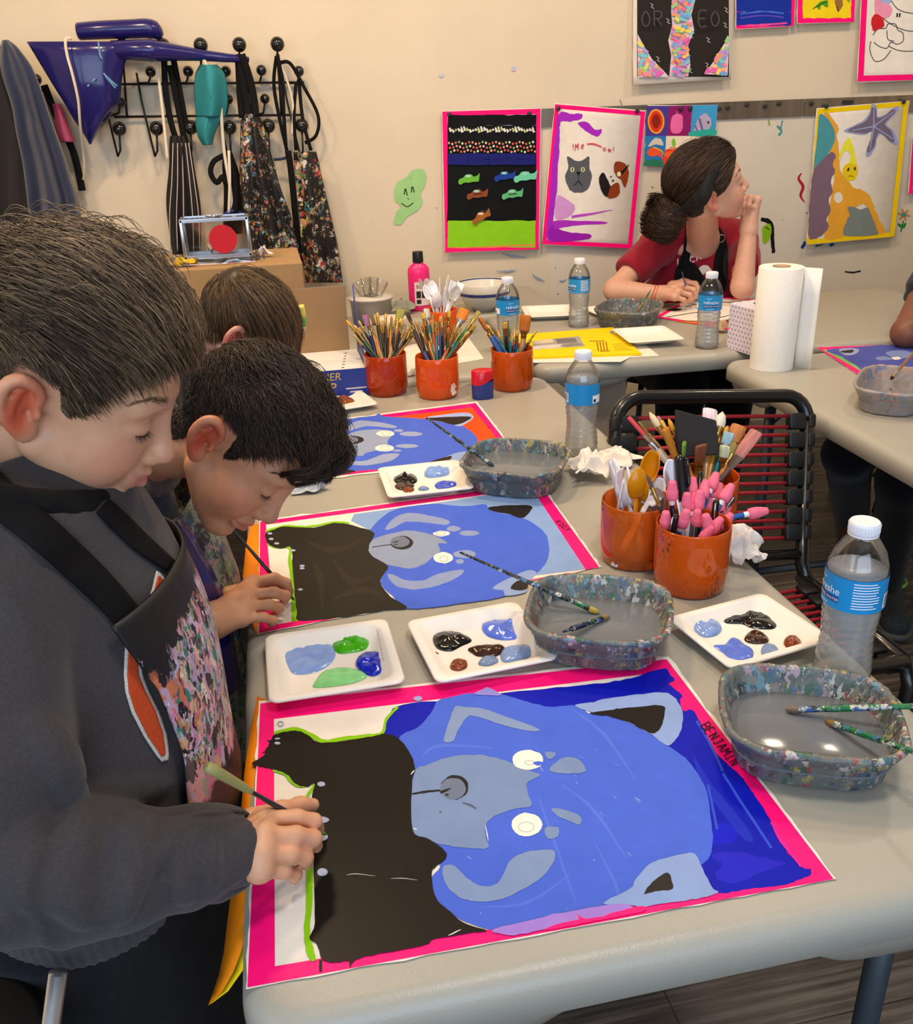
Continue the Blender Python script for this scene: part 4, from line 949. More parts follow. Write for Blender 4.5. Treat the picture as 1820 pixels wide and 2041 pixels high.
one(c2, 'brush with brass collar leaning right out of the middle cup', 955, 621, -.01, .3, wood='green', hair='#9a8a44', r=.0045, tipw=.007, flat=.5, hl=.022, fl=.03)
one(c3, 'broad amber brush leaning left in the cup behind the sharpener', 956, 634, -.02, .6, wood='blue', hair='#b86a1c', r=.006, tipw=.014, flat=.4, hl=.032, fl=.022)
one(c3, 'broad orange varnish brush standing in the cup behind the sharpener', 1048, 628, -.03, .3, wood='wood', hair='#b8671c', r=.0075, tipw=.0145, flat=.4, hl=.036, fl=.02, fer=m_brass)
one(c3, 'grey-green palette-ended brush in the cup behind the sharpener', 1008, 640, -.02, .2, wood='teal', hair='#5a6250', r=.006, tipw=.0085, flat=.3, hl=.045, fl=.02, fer=m_tin)

# the cup of wide brushes
E2 = lambda x, y: (1180 + x / 4.333, 780 + y / 4.333)
for lab, x, y, dz, k in (('wide brush with red bristles leaning far left behind the pencils', 318, 225, .0, dict(wood='clear', hair='#c8404c', r=.006, tipw=.011, flat=.3, hl=.038, fl=.03, fer=m_tin)), ('small brush with dark gold bristles behind the red-haired one', 405, 262, .02, dict(wood='wood', hair='#7a6428', tipw=.005, flat=.4, hl=.016)),
       ('brush with cream rounded tip standing behind the amber brush', 497, 180, .02, dict(wood='green', hair='#d8c8a0', r=.004, tipw=.0055, hl=.028)), ('thin brush with a mauve tip behind the amber brush', 567, 212, .03, dict(wood='wood', hair='#b87a8c', tipw=.003, hl=.012)), ('brush with yellow square tip behind the amber brush', 602, 255, .02, dict(wood='orange', hair='#d8a83c', tipw=.005, flat=.5, hl=.016)), ('brush with pointed yellow tip beside the grey foam brush', 660, 235, .02, dict(wood='orange', hair='#d8a02c', tipw=.004, hl=.022)),
       ('wide amber varnish brush with silver band in the back cup', 632, 320, -.025, dict(wood='wood', hair='#b8741c', r=.0085, tipw=.0165, flat=.35, hl=.048, fl=.024, fer=m_tin)), ('brush with green-stained ragged bristles by the foam brush', 798, 445, -.035, dict(wood='orange', hair='#5f8a30', r=.006, tipw=.0115, flat=.3, hl=.03, fl=.024)), ('brush with slanted brown bristles before the foam brush', 945, 465, -.035, dict(wood='orange', hair='#7a452c', r=.006, tipw=.0125, flat=.3, hl=.024, fl=.026)),
       ('wide brush with pinkish white bristles, top of the back cup', 1022, 155, .03, dict(wood='wood', hair='#e8d2da', r=.006, tipw=.0125, flat=.35, hl=.028, fl=.028, fer=m_tin)), ('mop brush with white fanned hair in the back cup', 1128, 175, .03, dict(wood='orange', hair='#d8d2c4', r=.0045, tipw=.0085, hl=.03)), ('thin brush with dark tip right of the mop brush', 1130, 300, .03, dict(wood='brown', hair='#6a5a6a', tipw=.003, hl=.014)), ('small brush with round gold tip right of the mop brush', 1172, 298, .02, dict(wood='green', hair='#c8983c', tipw=.0045, hl=.016)),
       ('flat brush with tan bristles near the right of the back cup', 1275, 298, .02, dict(wood='wood', hair='#b8743c', r=.005, tipw=.0125, flat=.35, hl=.03, fl=.02)), ('flat brush with shiny silver collar and blue bristles in the back cup', 1190, 358, .0, dict(wood='teal', hair='#8fb4c0', r=.005, tipw=.0085, flat=.3, hl=.02, fl=.03, fer=m_tin)), ('long wide brush with pink bristles leaning far right', 1425, 345, -.01, dict(wood='brown', hair='#b8746c', r=.006, tipw=.011, flat=.3, hl=.05, fl=.05, fer=mat('stained_clear_ferrule', '#6a5648', .3))), ('small brush with pale green bristles at the right of the back cup', 1150, 470, -.03, dict(wood='orange', hair='#c4d0a8', r=.004, tipw=.008, flat=.35, hl=.018, fl=.02)), ('gold-handled brush leaning right below the silver-collared one', 1235, 452, -.02, dict(wood='orange', hair='#8a7a3c', r=.004, tipw=.006, flat=.5, hl=.016))):
 one(c6, lab, *E2(x, y), dz, roll=.35, **k)
# foam brush: a slanted dark sponge on a stick
a, q = pd(*E2(895, 330), (c6[0] - CAM) @ AX_F - .01), c6[0] + np.array([0, 0, .02]); t = thing('foam_brush', 'black foam brush with slanted end among the wide brushes', 'paintbrush', a); D = (a - q) / np.linalg.norm(a - q)
Xd = pd(*E2(1000, 390), (c6[0] - CAM) @ AX_F - .01) - a; Xd = Xd - D * (Xd @ D); Xd /= np.linalg.norm(Xd); Rf = np.stack([Xd, np.cross(D, Xd), D], 1)
b = MB(); pts = [(-.033, -.042), (.033, -.042), (.033, .012), (-.030, .034)]; b.add([Rf @ np.array([x, y * s_, z]) for y in (-.011, .011) for (x, z), s_ in zip(pts, (1, 1, .35, .35))], [(0, 1, 2, 3), (7, 6, 5, 4), (0, 4, 5, 1), (1, 5, 6, 2), (2, 6, 7, 3), (3, 7, 4, 0)], mat('black_foam', '#2b2a2c', .95, bump=.8, bscale=900)); b.build('foam_head', t, smooth=False, bev=.002)
b = MB(); b.tube([np.zeros(3) - D * .04, (q - a) * .98], .004, mat('handle_wood', WOODS['wood'])); b.build('handle', t)

# pencils with eraser caps
m_er = mat('pink_eraser_rubber', '#ee6f8c', .75, noise=.05, nscale=200)
PEN = {}
for nm, colr in (('blue', '#1d5fae'), ('black', '#141518'), ('navy', '#18204a'), ('short', '#1d5fae')):
 t = empty('pencil'); b = MB(); b.lathe([(.0036, .118 if nm == 'short' else .078), (.0036, .165)], mat('pencil_lacquer_' + nm, colr, .25, coat=.4), seg=6, cap0=True); b.build('shaft', t, ang=30)
 b = MB(); b.lathe([(.0039, .163), (.0041, .164), (.0041, .168), (.0039, .171)], mat('pencil_white_band', '#e8e8ea', .4), seg=14); b.build('white_band', t)
 b = MB(); b.lathe([(.0040, .170), (.0078, .171), (.0082, .175), (.0084, .1835), (.0078, .1845), (.0074, .187), (.0056, .1955), (.0046, .198), (.0005, .199)], m_er, seg=16, cap0=True); b.build('eraser_cap', t); PEN[nm] = t
c, r, H = c5; first = set(); g = np.random.default_rng(11)
for i, (x, y, hx, hy, dz, nm) in enumerate(((695, 770, 695, 940, -.02, 'navy'), (872, 742, 868, 860, .02, 'black'), (985, 765, 985, 860, .01, 'black'), (1078, 702, 1065, 800, .03, 'blue'), (1110, 795, 1085, 880, .035, 'blue'), (1215, 800, 1150, 920, .0, 'blue'), (825, 872, 815, 1000, -.01, 'black'), (885, 870, 880, 990, .005, 'black'), (940, 850, 940, 980, -.01, 'blue'), (1045, 905, 1010, 960, .03, 'black'), (1190, 955, 1150, 1060, .02, 'navy'), (640, 1032, 655, 1150, -.035, 'blue'), (825, 1022, 850, 1180, -.04, 'blue'), (915, 1020, 900, 1110, -.02, 'black'), (980, 1058, 978, 1170, -.04, 'black'), (1125, 1085, 1115, 1180, -.03, 'navy'), (1045, 1160, 1045, 1240, -.04, 'black'), (1215, 1055, 1190, 1140, -.01, 'black'), (1525, 1030, 1380, 1050, -.01, 'blue'))):
 tip = pd(*E2(x, y), (c - CAM) @ AX_F + dz)
 if i == 18: foot = tip + (pd(*E2(1150, 1095), (c - CAM) @ AX_F - .012) - tip) * 1.9
 else: foot = stick_in(c, r, H, tip, g)
 nm = 'short' if i == 18 else nm; t = PEN[nm] if nm not in first else copy_tree(PEN[nm]); first.add(nm)
 lab = 'blue pencil leaning furthest out to the right of the pencil cup' if i == 18 else nm + ' pencil with pink eraser cap, one of the bunch in the near orange cup'
 tag(t, lab, 'pencil', None if i == 18 else nm + ' pencils with eraser caps in the near cup'); d = (tip - foot) / np.linalg.norm(tip - foot); orient(t, tip - d * .199, tip, g.uniform(0, 1))
# marker pens
for lab, x, y, x2, y2, dz, rad, capc in (('fat black marker with rounded cap standing in the pencil cup', 755, 550, 795, 860, .01, .0085, '#17131a'), ('black pen with clip leaning right in the pencil cup', 1075, 935, 985, 1060, -.03, .0048, '#16161a'), ('black pen with a bent clip at the front of the pencil cup', 730, 1060, 790, 1230, -.045, .0048, '#14141c'), ('black mechanical pencil with silver tip behind the erasers', 940, 690, 925, 800, .02, .0042, '#1a1a20'), ('dark blue pen cap peeking right of the pencil cup', 1222, 915, 1190, 960, .02, .0046, '#1b1f5e')):
 tip = pd(*E2(x, y), (c - CAM) @ AX_F + dz); foot = stick_in(c, r, H, tip); t = thing('marker_pen' if rad > .006 else 'pen', lab, 'pen'); L = np.linalg.norm(tip - foot); mcap = mat('pen_cap_' + capc[1:], capc, .2)
 b = MB(); b.lathe([(rad * .8, 0), (rad * .95, L * .2), (rad * .95, L - rad * 7)], mat('pen_body_' + ('grey' if rad > .006 else 'black'), '#b8b4b8' if rad > .006 else '#1c1c24', .3), seg=14, cap0=True); b.build('barrel', t)
 b = MB(); b.lathe([(rad, L - rad * 8), (rad * 1.05, L - rad * 7.8), (rad, L - rad), (rad * .8, L - rad * .2), (rad * .2, L)], mcap, seg=16, cap0=True); b.build('cap', t)
 b = MB(); b.tube([(rad * 1.0, 0, L - rad * .8), (rad * 1.5, 0, L - rad * 1.0), (rad * 1.4, 0, L - rad * 5), (rad * 1.05, 0, L - rad * 5.6)], rad * .28, mcap if rad > .006 or y < 900 else m_tin, 6); b.build('clip', t); orient(t, foot, tip, 2.2)
one(c5, 'thin dark brush leaning left between the two near cups', *E2(475, 715), -.03, 0, wood='black', hair='#5a4a48', r=.0032, tipw=.0026, hl=.02, fl=.028)
one(c5, 'second thin brush with silver collar in the near pencil cup', *E2(638, 680), -.01, 0, wood='black', hair='#8a7a78', r=.0034, tipw=.0028, hl=.022, fl=.03, fer=m_tin)

# plastic spoons, forks and knives
def spoon_proto(kind, m, L=.155):
 t = empty('plastic_' + kind); b = MB(); n = 14; bl = .048 if kind != 'knife' else .075; rows = []
 for i in range(n + 1):
  u = i / n; z = L - bl + bl * u; wd = {'spoon': .0165 * math.sin(math.pi * min(1, .12 + .88 * u)) ** .55 if u < 1 else .002, 'fork': .012 * min(1, .25 + u * 2.2), 'knife': .0095 * (1 - .75 * max(0, u - .7) / .3)}[kind]; wd = max(wd, .0025)
  dp = .007 * math.sin(math.pi * u) if kind == 'spoon' else .002
  rows.append([(wd * s, -dp * (1 - s * s), z) for s in (-1, -.6, -.2, .2, .6, 1)])
 b.grid(rows, m); b.build({'spoon': 'bowl', 'fork': 'tines', 'knife': 'blade'}[kind], t, solid=.0012)
 if kind == 'fork':
  pass
 b = MB(); b.grid([[(wd * s, .0022 * abs(s), z) for s in (-1, 0, 1)] for z, wd in ((0, .005), (L * .3, .005), (L - bl + .003, .0035))], m); b.build('handle', t, solid=.0014); return t

m_wp = mat('white_plastic_cutlery', '#e6e6ee', .3, sss=.1); m_yp = mat('amber_plastic_spoon', '#eb9c12', .2, trans=.2); m_fr = mat('frosted_plastic', '#dcd8d4', .25, trans=.45)
SP = {'spoon': spoon_proto('spoon', m_wp), 'fork': spoon_proto('fork', m_wp), 'knife': spoon_proto('knife', m_wp), 'amber': spoon_proto('spoon', m_yp), 'frost': spoon_proto('spoon', m_fr)}
used = set()

def cutlery(cupd, kind, label, px, py, dz, roll, group=None):
 c, r, H = cupd; tip = pd(px, py, (c - CAM) @ AX_F + dz); foot = stick_in(c, r, H, tip); t = SP[kind] if kind not in used else copy_tree(SP[kind]); used.add(kind); tag(t, label, 'cutlery', group)
 d = (tip - foot) / np.linalg.norm(tip - foot); orient(t, tip - d * .155, tip, roll)

for i, (x, y, dz, roll, kd, lab) in enumerate(((160, 600, -.01, 1.2, 'knife', 'white plastic knife leaning left in the cutlery cup'), (187, 585, .01, 1.9, 'knife', 'white plastic knife second from the left in the cutlery cup'), (222, 625, .02, 1.0, 'fork', 'white plastic fork behind the knives in the cutlery cup'), (245, 675, -.02, .4, 'fork', 'white plastic fork at the front of the cutlery cup'), (305, 630, .03, 1.6, 'knife', 'white plastic knife at the back of the cutlery cup'), (270, 765, -.035, .3, 'knife', 'short-looking white knife before the amber spoons'), (675, 585, .01, .2, 'spoon', 'tall white plastic spoon beside the black marker'), (600, 745, -.005, .2, 'spoon', 'white plastic spoon left of the erasers'), (575, 830, -.02, .1, 'frost', 'cloudy plastic spoon lowest beside the thin brushes'))):
 cutlery(c4 if i < 6 else c5 if i == 6 else c4, kd, lab, *E2(x, y), dz, roll)
for i, (x, y, dz, roll, lab) in enumerate(((400, 660, -.045, .5, 'front amber plastic spoon in the cutlery cup'), (425, 690, -.03, -.6, 'amber spoon overlapping the front one in the cutlery cup'), (520, 508, -.01, .9, 'upper amber plastic spoon in the cutlery cup'), (560, 520, -.005, -.7, 'upper amber spoon facing right in the cutlery cup'))): cutlery(c4, 'amber', lab, *E2(x, y), dz, roll)
F6 = lambda x, y: (680 + x / 4.333, 520 + y / 4.333)
for i, (x, y, dz, roll, kd) in enumerate(((725, 205, 0, .2, 'spoon'), (785, 170, .01, .3, 'spoon'), (825, 262, -.03, .1, 'spoon'), (855, 145, .02, 1.5, 'knife'), (930, 125, .02, 1.4, 'knife'), (975, 175, .0, 1.1, 'fork'), (1040, 190, .01, .6, 'fork'), (900, 230, -.02, 1.3, 'knife'), (740, 150, .03, .3, 'frost'), (680, 155, .02, .6, 'frost'), (1010, 215, -.01, .9, 'frost'))):
 cutlery(c7, kd, {'spoon': 'white plastic spoon', 'knife': 'white plastic knife', 'fork': 'white plastic fork', 'frost': 'cloudy plastic spoon'}[kd] + ' among the cutlery behind the brush cups', *F6(x, y), dz, roll, group='cutlery standing behind the brush cups: ' + kd)

# ------------------------------------------------------------------ water bottles
def thin_plastic():
 m = bpy.data.materials.new('clear_thin_plastic'); m.use_nodes = True; nt = m.node_tree; L = nt.links.new; nt.nodes.remove(nt.nodes['Principled BSDF']); out = nt.nodes['Material Output']
 tr = nd(nt, 'ShaderNodeBsdfTransparent'); tr.inputs[0].default_value = (.93, .93, .92, 1); gl = nd(nt, 'ShaderNodeBsdfGlossy'); gl.inputs['Roughness'].default_value = .06; lw = nd(nt, 'ShaderNodeLayerWeight'); lw.inputs[0].default_value = .22
 mr = nd(nt, 'ShaderNodeMapRange'); mr.inputs[3].default_value = .07; mr.inputs[4].default_value = .8; L(lw.outputs['Fresnel'], mr.inputs[0]); mx = nd(nt, 'ShaderNodeMixShader'); L(mr.outputs[0], mx.inputs[0]); L(tr.outputs[0], mx.inputs[1]); L(gl.outputs[0], mx.inputs[2]); L(mx.outputs[0], out.inputs[0])
 return m

def water_mat():
 m = mat('bottled_water', '#f4f4f2', .25); nt = m.node_tree; L = nt.links.new; b = nt.nodes['Principled BSDF']; tr = nd(nt, 'ShaderNodeBsdfTransparent'); tr.inputs[0].default_value = (.93, .95, .95, 1); mx = nd(nt, 'ShaderNodeMixShader'); mx.inputs[0].default_value = .34; L(tr.outputs[0], mx.inputs[1]); L(b.outputs[0], mx.inputs[2]); L(mx.outputs[0], nt.nodes['Material Output'].inputs[0])
 return m

m_pet = thin_plastic(); m_label = mat('blue_bottle_label', '#1d8fd0', .35, noise=.03); m_capw = mat('white_bottle_cap', '#e9e9f0', .4); m_water = water_mat()
m_lt = mat('label_white_print', '#f2f6fa', .5); m_navy = mat('label_navy_print', '#123a86', .5); m_blk = mat('print_black', '#1a1a1c', .6)

def bottle(label, base, face, water=.115, H=.204, milky=False):
 """face: compass direction (radians) the front print looks to"""
 t = thing('water_bottle', label, 'bottle', (base[0], base[1], .7404), group='small water bottles on the tables'); R = .0325; pr = [(.018, .003), (.024, 0), (.030, .002), (R, .010)]
 for z in np.arange(.016, .098, .0105): pr += [(R - .0012, z), (R, z + .004), (R - .0003, z + .007)]
 pr[-1] = (R - .0015, .098); pr += [(R * .93, .062 + .04), (R, .108), (R, .112), (R - .0005, .142), (R, .146), (R * .97, .155), (R * .82, .170), (R * .56, .183), (.0135, .190), (.0132, .1935), (.0155, .194), (.0155, .196), (.0125, .1965), (.0125, .2005)]
 q = [(r * (1 - .10 * math.exp(-((z - .062) / .028) ** 2)), z) for r, z in pr]; b = MB(); b.lathe(q, m_pet, seg=40); b.build('shell', t)
 w_ = [(.0005, .004), (.024, .004)] + [(r - .0012, z) for r, z in q if .006 < z < water] + [(np.interp(water, [z for _, z in q], [r for r, _ in q]) - .0012, water), (.0005, water)]
 b = MB(); b.lathe(w_, m_water, seg=32); b.build('water', t)
 b = MB(); b.lathe([(.0158, H - .0135), (.0162, H - .012), (.0162, H - .0015), (.0150, H), (.0005, H)], m_capw, seg=36); b.lathe([(.0161, H - .0155), (.0163, H - .0148), (.0158, H - .0138)], m_capw, seg=36)
 for i in range(36): a = 2 * math.pi * i / 36; b.box((.0163 * math.cos(a), .0163 * math.sin(a), H - .0068), (.0007, .0011, .009), m_capw, rot=[[math.cos(a), -math.sin(a), 0], [math.sin(a), math.cos(a), 0], [0, 0, 1]])
 b.build('cap', t, ang=40)
 rl = R + .0006; b = MB(); z0, z1 = .106, .146; b.lathe([(rl, z0), (rl, z1)], m_label, seg=48)

 def wrap(x, z, off=.0004): a = face + x / rl; return ((rl + off) * math.cos(a), (rl + off) * math.sin(a), z)

 def rect(x0, x1, za, zb, m, off=.0003):
  n = max(2, int((x1 - x0) / .003) + 1); xs = np.linspace(x0, x1, n); b.add([wrap(x, z, off) for x in xs for z in (za, zb)], [(2 * i, 2 * i + 2, 2 * i + 3, 2 * i + 1) for i in range(n - 1)], m)
 v, f = text_mesh('refreshe', .0125); cx = v[:, 0].mean(); b.add([wrap(x - cx, .124 + y, .0006) for x, y, _ in v], f, m_lt)
 rect(-.022, .020, .1145, .1215, m_navy); v, f = text_mesh('DRINKING WATER', .0048); cx = v[:, 0].mean(); b.add([wrap(x - cx, .1163 + y, .0007) for x, y, _ in v], f, m_lt); rect(-.014, -.001, .1375, .1385, m_lt); rect(-.012, .006, .1095, .1103, m_lt)
 g = np.random.default_rng(len(label))
 for i in range(10): rect(.034, .034 + .022 + .008 * g.random(), .1415 - i * .0033, .1427 - i * .0033, m_lt, .0004)
 rect(.072, .096, .109, .127, m_lt, .0004)
 for i in range(13): rect(.0745 + i * .0015, .0745 + i * .0015 + (.0005 if i % 3 else .0009), .111, .1255, m_blk, .0006)
 rect(-.062, -.040, .109, .124, m_lt, .0004); rect(-.060, -.054, .111, .117, m_blk, .0006)
 b.build('label_band', t, smooth=False); return t

def face_to(base, turn): d = CAM[:2] - np.array(base[:2]); return math.atan2(d[1], d[0]) + turn

p = np.array([.688, .207]); bottle('water bottle nearest the camera, right edge of the near table', p, face_to(p, -1.05), water=.148)
p = pz(1158, 903)[:2]; bottle('water bottle standing by the tissue, left of the black chair', p, face_to(p, 1.2 + 1.3), water=.155)
p = pz(1408, 692)[:2]; bottle('water bottle between the girl and the polka-dot box', p, face_to(p, .15), water=.135)
p = pz(1153, 650)[:2]; bottle('water bottle behind the yellow book, left of the girl', p, face_to(p, -.9), water=.135)
p = pz(1013, 700)[:2]; bottle('water bottle partly hidden behind the rightmost far brush cup', p, face_to(p, .5), water=.13)

# ------------------------------------------------------------------ paper towel roll, dotted box
m_tis = mat('white_paper_towel', '#f3eee4', .9, bump=.5, bscale=420)
p = pz(1557, 741)
t = thing('paper_towel_roll', 'white paper towel roll standing on the side table', 'paper towels', (p[0], p[1] + .05, .7404)); b = MB(); r = .053; b.lathe([(.020, 0), (r, 0), (r, .248), (r - .002, .25), (.022, .25), (.020, .248), (.020, .001)], m_tis, seg=64); b.build('roll', t, ang=50)
b = MB(); b.lathe([(.0212, .2515), (.0195, .2515), (.0195, .02)], mat('cardboard_core', '#b89c78', .8), seg=32); b.build('core', t)
b = MB(); a0 = -.55; rows = []
for u in np.linspace(0, 1, 9):
 if u < .4: a = a0 + 1.0 - u / .4 * 1.0; x, y = (r + .001 + .004 * u) * math.cos(a), (r + .001 + .004 * u) * math.sin(a)
 else: k = (u - .4) / .6; x = (r + .003) * math.cos(a0) + .026 * k + .004 * math.sin(k * 3); y = (r + .003) * math.sin(a0) - .030 * k
 rows.append([(x, y, z) for z in np.linspace(.001, .248, 5)])
b.grid(rows, m_tis); b.build('loose_sheet', t, solid=.0008)

m_box = mat('white_dotted_box', '#e9e4f2', .6); m_dot = mat('rose_dots', '#c8738a', .6)
c0, c1_, c2_ = pz(1447, 693), pz(1508, 713), None
t = thing('tissue_box', 'white polka-dot tissue box behind the paper towel roll', 'box', ((c0[0] + c1_[0]) / 2, (c0[1] + c1_[1]) / 2, .7404)); u = (c1_ - c0); wl = np.linalg.norm(u[:2]); u = u / np.linalg.norm(u); v_ = np.array([-u[1], u[0], 0]); W_, Hh = max(wl, .11), .122; b = MB()
Rb = np.stack([u, v_, [0, 0, 1]], 1); b.box(v_ * W_ / 2 + np.array([0, 0, Hh / 2]), (W_, W_, Hh), m_box, rot=Rb, bev=.002)
for i in range(9):
 for j in range(10):
  x = (i + .5 + .5 * (j % 2)) / 9.5 - .5; z = (j + .5) / 10
  if abs(x) > .47: continue
  for o, d1, n in ((np.zeros(3), u, -v_), (u * W_ / 2 + v_ * W_ / 2, v_, u), (None, None, None)):
   if o is None: q = v_ * W_ / 2 + u * x * W_ + v_ * (z - .5) * W_ + np.array([0, 0, Hh + .0005]); e1, e2 = u, v_
   else: q = o + d1 * x * W_ + np.array([0, 0, z * Hh]) + n * .0006; e1, e2 = d1, np.array([0, 0, 1.])
   b.add([q + .0026 * (math.cos(a) * e1 + math.sin(a) * e2) for a in np.linspace(0, 2 * math.pi, 7)[:-1]], [tuple(range(6))], m_dot)
b.build('carton', t, smooth=False); b = MB(); q = v_ * W_ / 2 + np.array([0, 0, Hh + .0009]); b.add([q + .035 * math.cos(a) * u + .022 * math.sin(a) * v_ for a in np.linspace(0, 2 * math.pi, 24, endpoint=False)], [tuple(range(24))], mat('slot_dark', '#3a3634', .9)); b.build('slot', t, smooth=False)

# ------------------------------------------------------------------ papers, book
F_ = lambda x, y: (1040 + x / 3.792, 660 + y / 3.792)

def flatsheet(label, px, z, th=.0006, colr='#e8e0d4', name='paper_sheet', cat='paper'):
 t = thing(name, label, cat, pz(*np.mean(px, 0), z)); b = MB(); tp = [pz(*p, z + th) for p in px]; bt = [pz(*p, z + th) - np.array([0, 0, th]) for p in px]; n = len(px); m = paint(colr, .7); b.poly(tp, m); b.add(tp + bt, [(i, (i + 1) % n, n + (i + 1) % n, n + i) for i in range(n)], m); b.build('sheet', t, smooth=False, world=True); return t

flatsheet('white paper sheet poking out below the yellow book on the right', [(1070, 690), (1255, 662), (1314, 709), (1060, 722)], .7404)
flatsheet('curled white paper sheet under the front edge of the yellow book', [(1050, 690), (1260, 685), (1272, 704), (1238, 721), (1050, 723)], .7412)
flatsheet('white paper sheet on the table between the middle cup and the one behind the sharpener', [(800, 690), (930, 668), (965, 715), (810, 742)], .7404)
t = flatsheet('yellow book with a grey photo strip and brown title on its cover', [(1015, 668), (1222, 652), (1279, 704), (1030, 713)], .7418, .006, '#f0cf12', 'book', 'book'); F = Flat(lambda a, q, h: pz(a, q, .7478 + h), .0002); F.fill([(1062, 679), (1155, 670), (1166, 690), (1064, 697)], '#a8a29a', sm=False)
F.fill([(1062, 679), (1102, 675), (1104, 682), (1063, 686)], '#d8c8ac', sm=False); F.fill([(1108, 676), (1145, 673), (1152, 682), (1112, 685)], '#77726e', 1, sm=False); F.fill([(1068, 690), (1120, 686), (1140, 690), (1066, 696)], '#d2ccc4', 1)
F.fill([(1120, 687), (1150, 683), (1160, 688), (1122, 691)], '#8a8580', 1); F.oval(1220, 662, 5, 3, '#8a8a8c')
for i, ch in enumerate('INST'): F.line([(1193 + i * 6, 700 - i * .2), (1190 + i * 6, 681)], 2.6, '#a06a14')
F.line([(1174, 680), (1205, 679)], 1.5, '#a06a14'); F.line([(1196, 700), (1216, 699)], 1.6, '#a06a14')
for i in range(5): F.line([(1221 + i, 686 + i * 3), (1240 + i * 5, 685 + i * 3)], .7, '#b08a1c')
F.mb.build('cover_print', t, smooth=False, world=True)
# painting the girl works on, and the one by the right-hand table's far side
t = thing('painting', 'line drawing with pink tape and orange patches under the girl\'s hands', 'painting', pz(1400, 620, .74)); q = [(1306, 632), (1420, 592), (1520, 597), (1475, 655), (1350, 660)]; q = [(1306, 630), (1375, 590), (1535, 597), (1480, 660)]
sheet(t, [(1388, 588), (1524, 598), (1478, 662), (1304, 632)], 4, .4); tape(t, [(1388, 588), (1524, 598), (1478, 662), (1304, 632)], [(1390, 591), (1512, 600), (1470, 655), (1318, 631)])
F = Flat(tz, .00105)
for ln in (((1330, 632), (1365, 626), (1400, 622), (1435, 628)), ((1365, 612), (1400, 604), (1430, 607)), ((1440, 602), (1470, 605), (1455, 615), (1490, 612)), ((1350, 640), (1400, 640), (1450, 644)), ((1420, 636), (1460, 626), (1500, 606))): F.line(ln, 1.2, '#2a2420')
F.fill([(1328, 618), (1345, 614), (1360, 617), (1345, 620)], '#201c1a', .3); F.fill([(1345, 640), (1390, 641), (1470, 642), (1466, 653), (1400, 647)], '#e8701c', .6); F.fill([(1430, 640), (1475, 634), (1470, 646), (1430, 645)], '#7a3a24', .5)
F.mb.build('painted_picture', t, smooth=False, world=True)
t = thing('painting', 'blue and green painting with pink tape on the side table', 'painting', pz(1780, 710, .74)); cs = [(1628, 692), (1930, 682), (2020, 760), (1745, 770)]; sheet(t, cs, 5, .4); tape(t, cs, [(1640, 697), (1920, 688), (1995, 752), (1750, 758)])
F = Flat(tz, .00105); F.fill([(1640, 697), (1920, 688), (1995, 752), (1750, 758)], '#7fbf62', sm=False); F.fill([(1662, 695), (1920, 688), (1995, 752), (1760, 752), (1706, 728), (1680, 712)], '#4a54a8', .5)
F.fill([(1672, 697), (1690, 694), (1712, 696), (1706, 705), (1686, 708)], '#98a0c8', .3); F.fill([(1676, 700), (1700, 697), (1698, 703), (1682, 703)], '#2a2622', .2); F.fill([(1765, 703), (1790, 698), (1815, 702), (1812, 712), (1785, 714)], '#7d8cc0', .4); F.fill([(1745, 713), (1765, 710), (1778, 716), (1755, 718)], '#7d8cc0', .3); F.fill([(1777, 713), (1790, 711), (1796, 715), (1784, 717)], '#e8e0d8', .2)
F.mb.build('painted_picture', t, smooth=False, world=True)

# ------------------------------------------------------------------ crumpled tissues and wrapper
def crumple(label, px, z, size, seed, colr='#f0e9df', name='crumpled_tissue', folds=1.0, flat=.6, stain=None):
 c = pz(*px, z); t = thing(name, label, 'tissue', (c[0], c[1], .7404)); n = 48; k = np.linspace(-1, 1, n); u, v = np.meshgrid(k, k, indexing='ij'); a = np.arctan2(v, u); sd = np.full_like(u, seed + .5)
 rr = np.maximum(abs(u), abs(v)) * (.72 + .38 * noise3(np.stack([np.cos(a) * 1.3, np.sin(a) * 1.3, sd], -1), 1, seed)); P = np.stack([u, v, sd], -1)
 fold = 1 - abs(noise3(P, 1.25, seed)) * 2.2 + .5 * (1 - abs(noise3(P, 2.6, seed + 4)) * 2); w1, w2 = noise3(P, 1.7, seed + 3), noise3(P, 1.7, seed + 9)
 h = np.clip((.45 + .5 * np.clip(fold, -.6, 1.4) * folds) * (1 - rr ** 1.5 * .85), 0, None)
 G = np.stack([size[0] * (rr * np.cos(a) + .22 * w1), size[1] * (rr * np.sin(a) + .22 * w2), .0012 + size[2] * flat * h], -1)
 m = mat(name + '_' + colr[1:], colr, .85) if not stain else splatter('stained_tissue', colr, stain, 24, .35, .85, 14)
 b = MB(); b.grid(G, m); b.build('crumpled_sheet', t, solid=.0006); return t

crumple('crumpled white tissue left of the black chair', (1178, 952), .74, (.058, .062, .085), 3)
crumple('loose white tissue corner in front of the chair, behind the cutlery cup', (1232, 920), .74, (.05, .04, .05), 8)
crumple('paint-stained crumpled tissue right of the pencil cup', (1472, 1118), .74, (.055, .062, .085), 5, colr='#efe6dc', stain=['#c9d7a0', '#f0b8c0', '#efe6dc', '#d8c8e0'])
crumple('crinkled silvery wrapper beside the dark-haired boy', (622, 978), .74, (.048, .022, .035), 13, colr='#b8c0c8', name='foil_wrapper')
crumple('small crumpled plastic scrap between the two left brush cups', (825, 748), .74, (.022, .02, .03), 21, colr='#b8b4b0', name='plastic_scrap')
crumple('small brown tissue scrap between the bottle and the dotted box', (1440, 662), .74, (.03, .03, .05), 23, colr='#b89a7c', name='tissue_scrap')

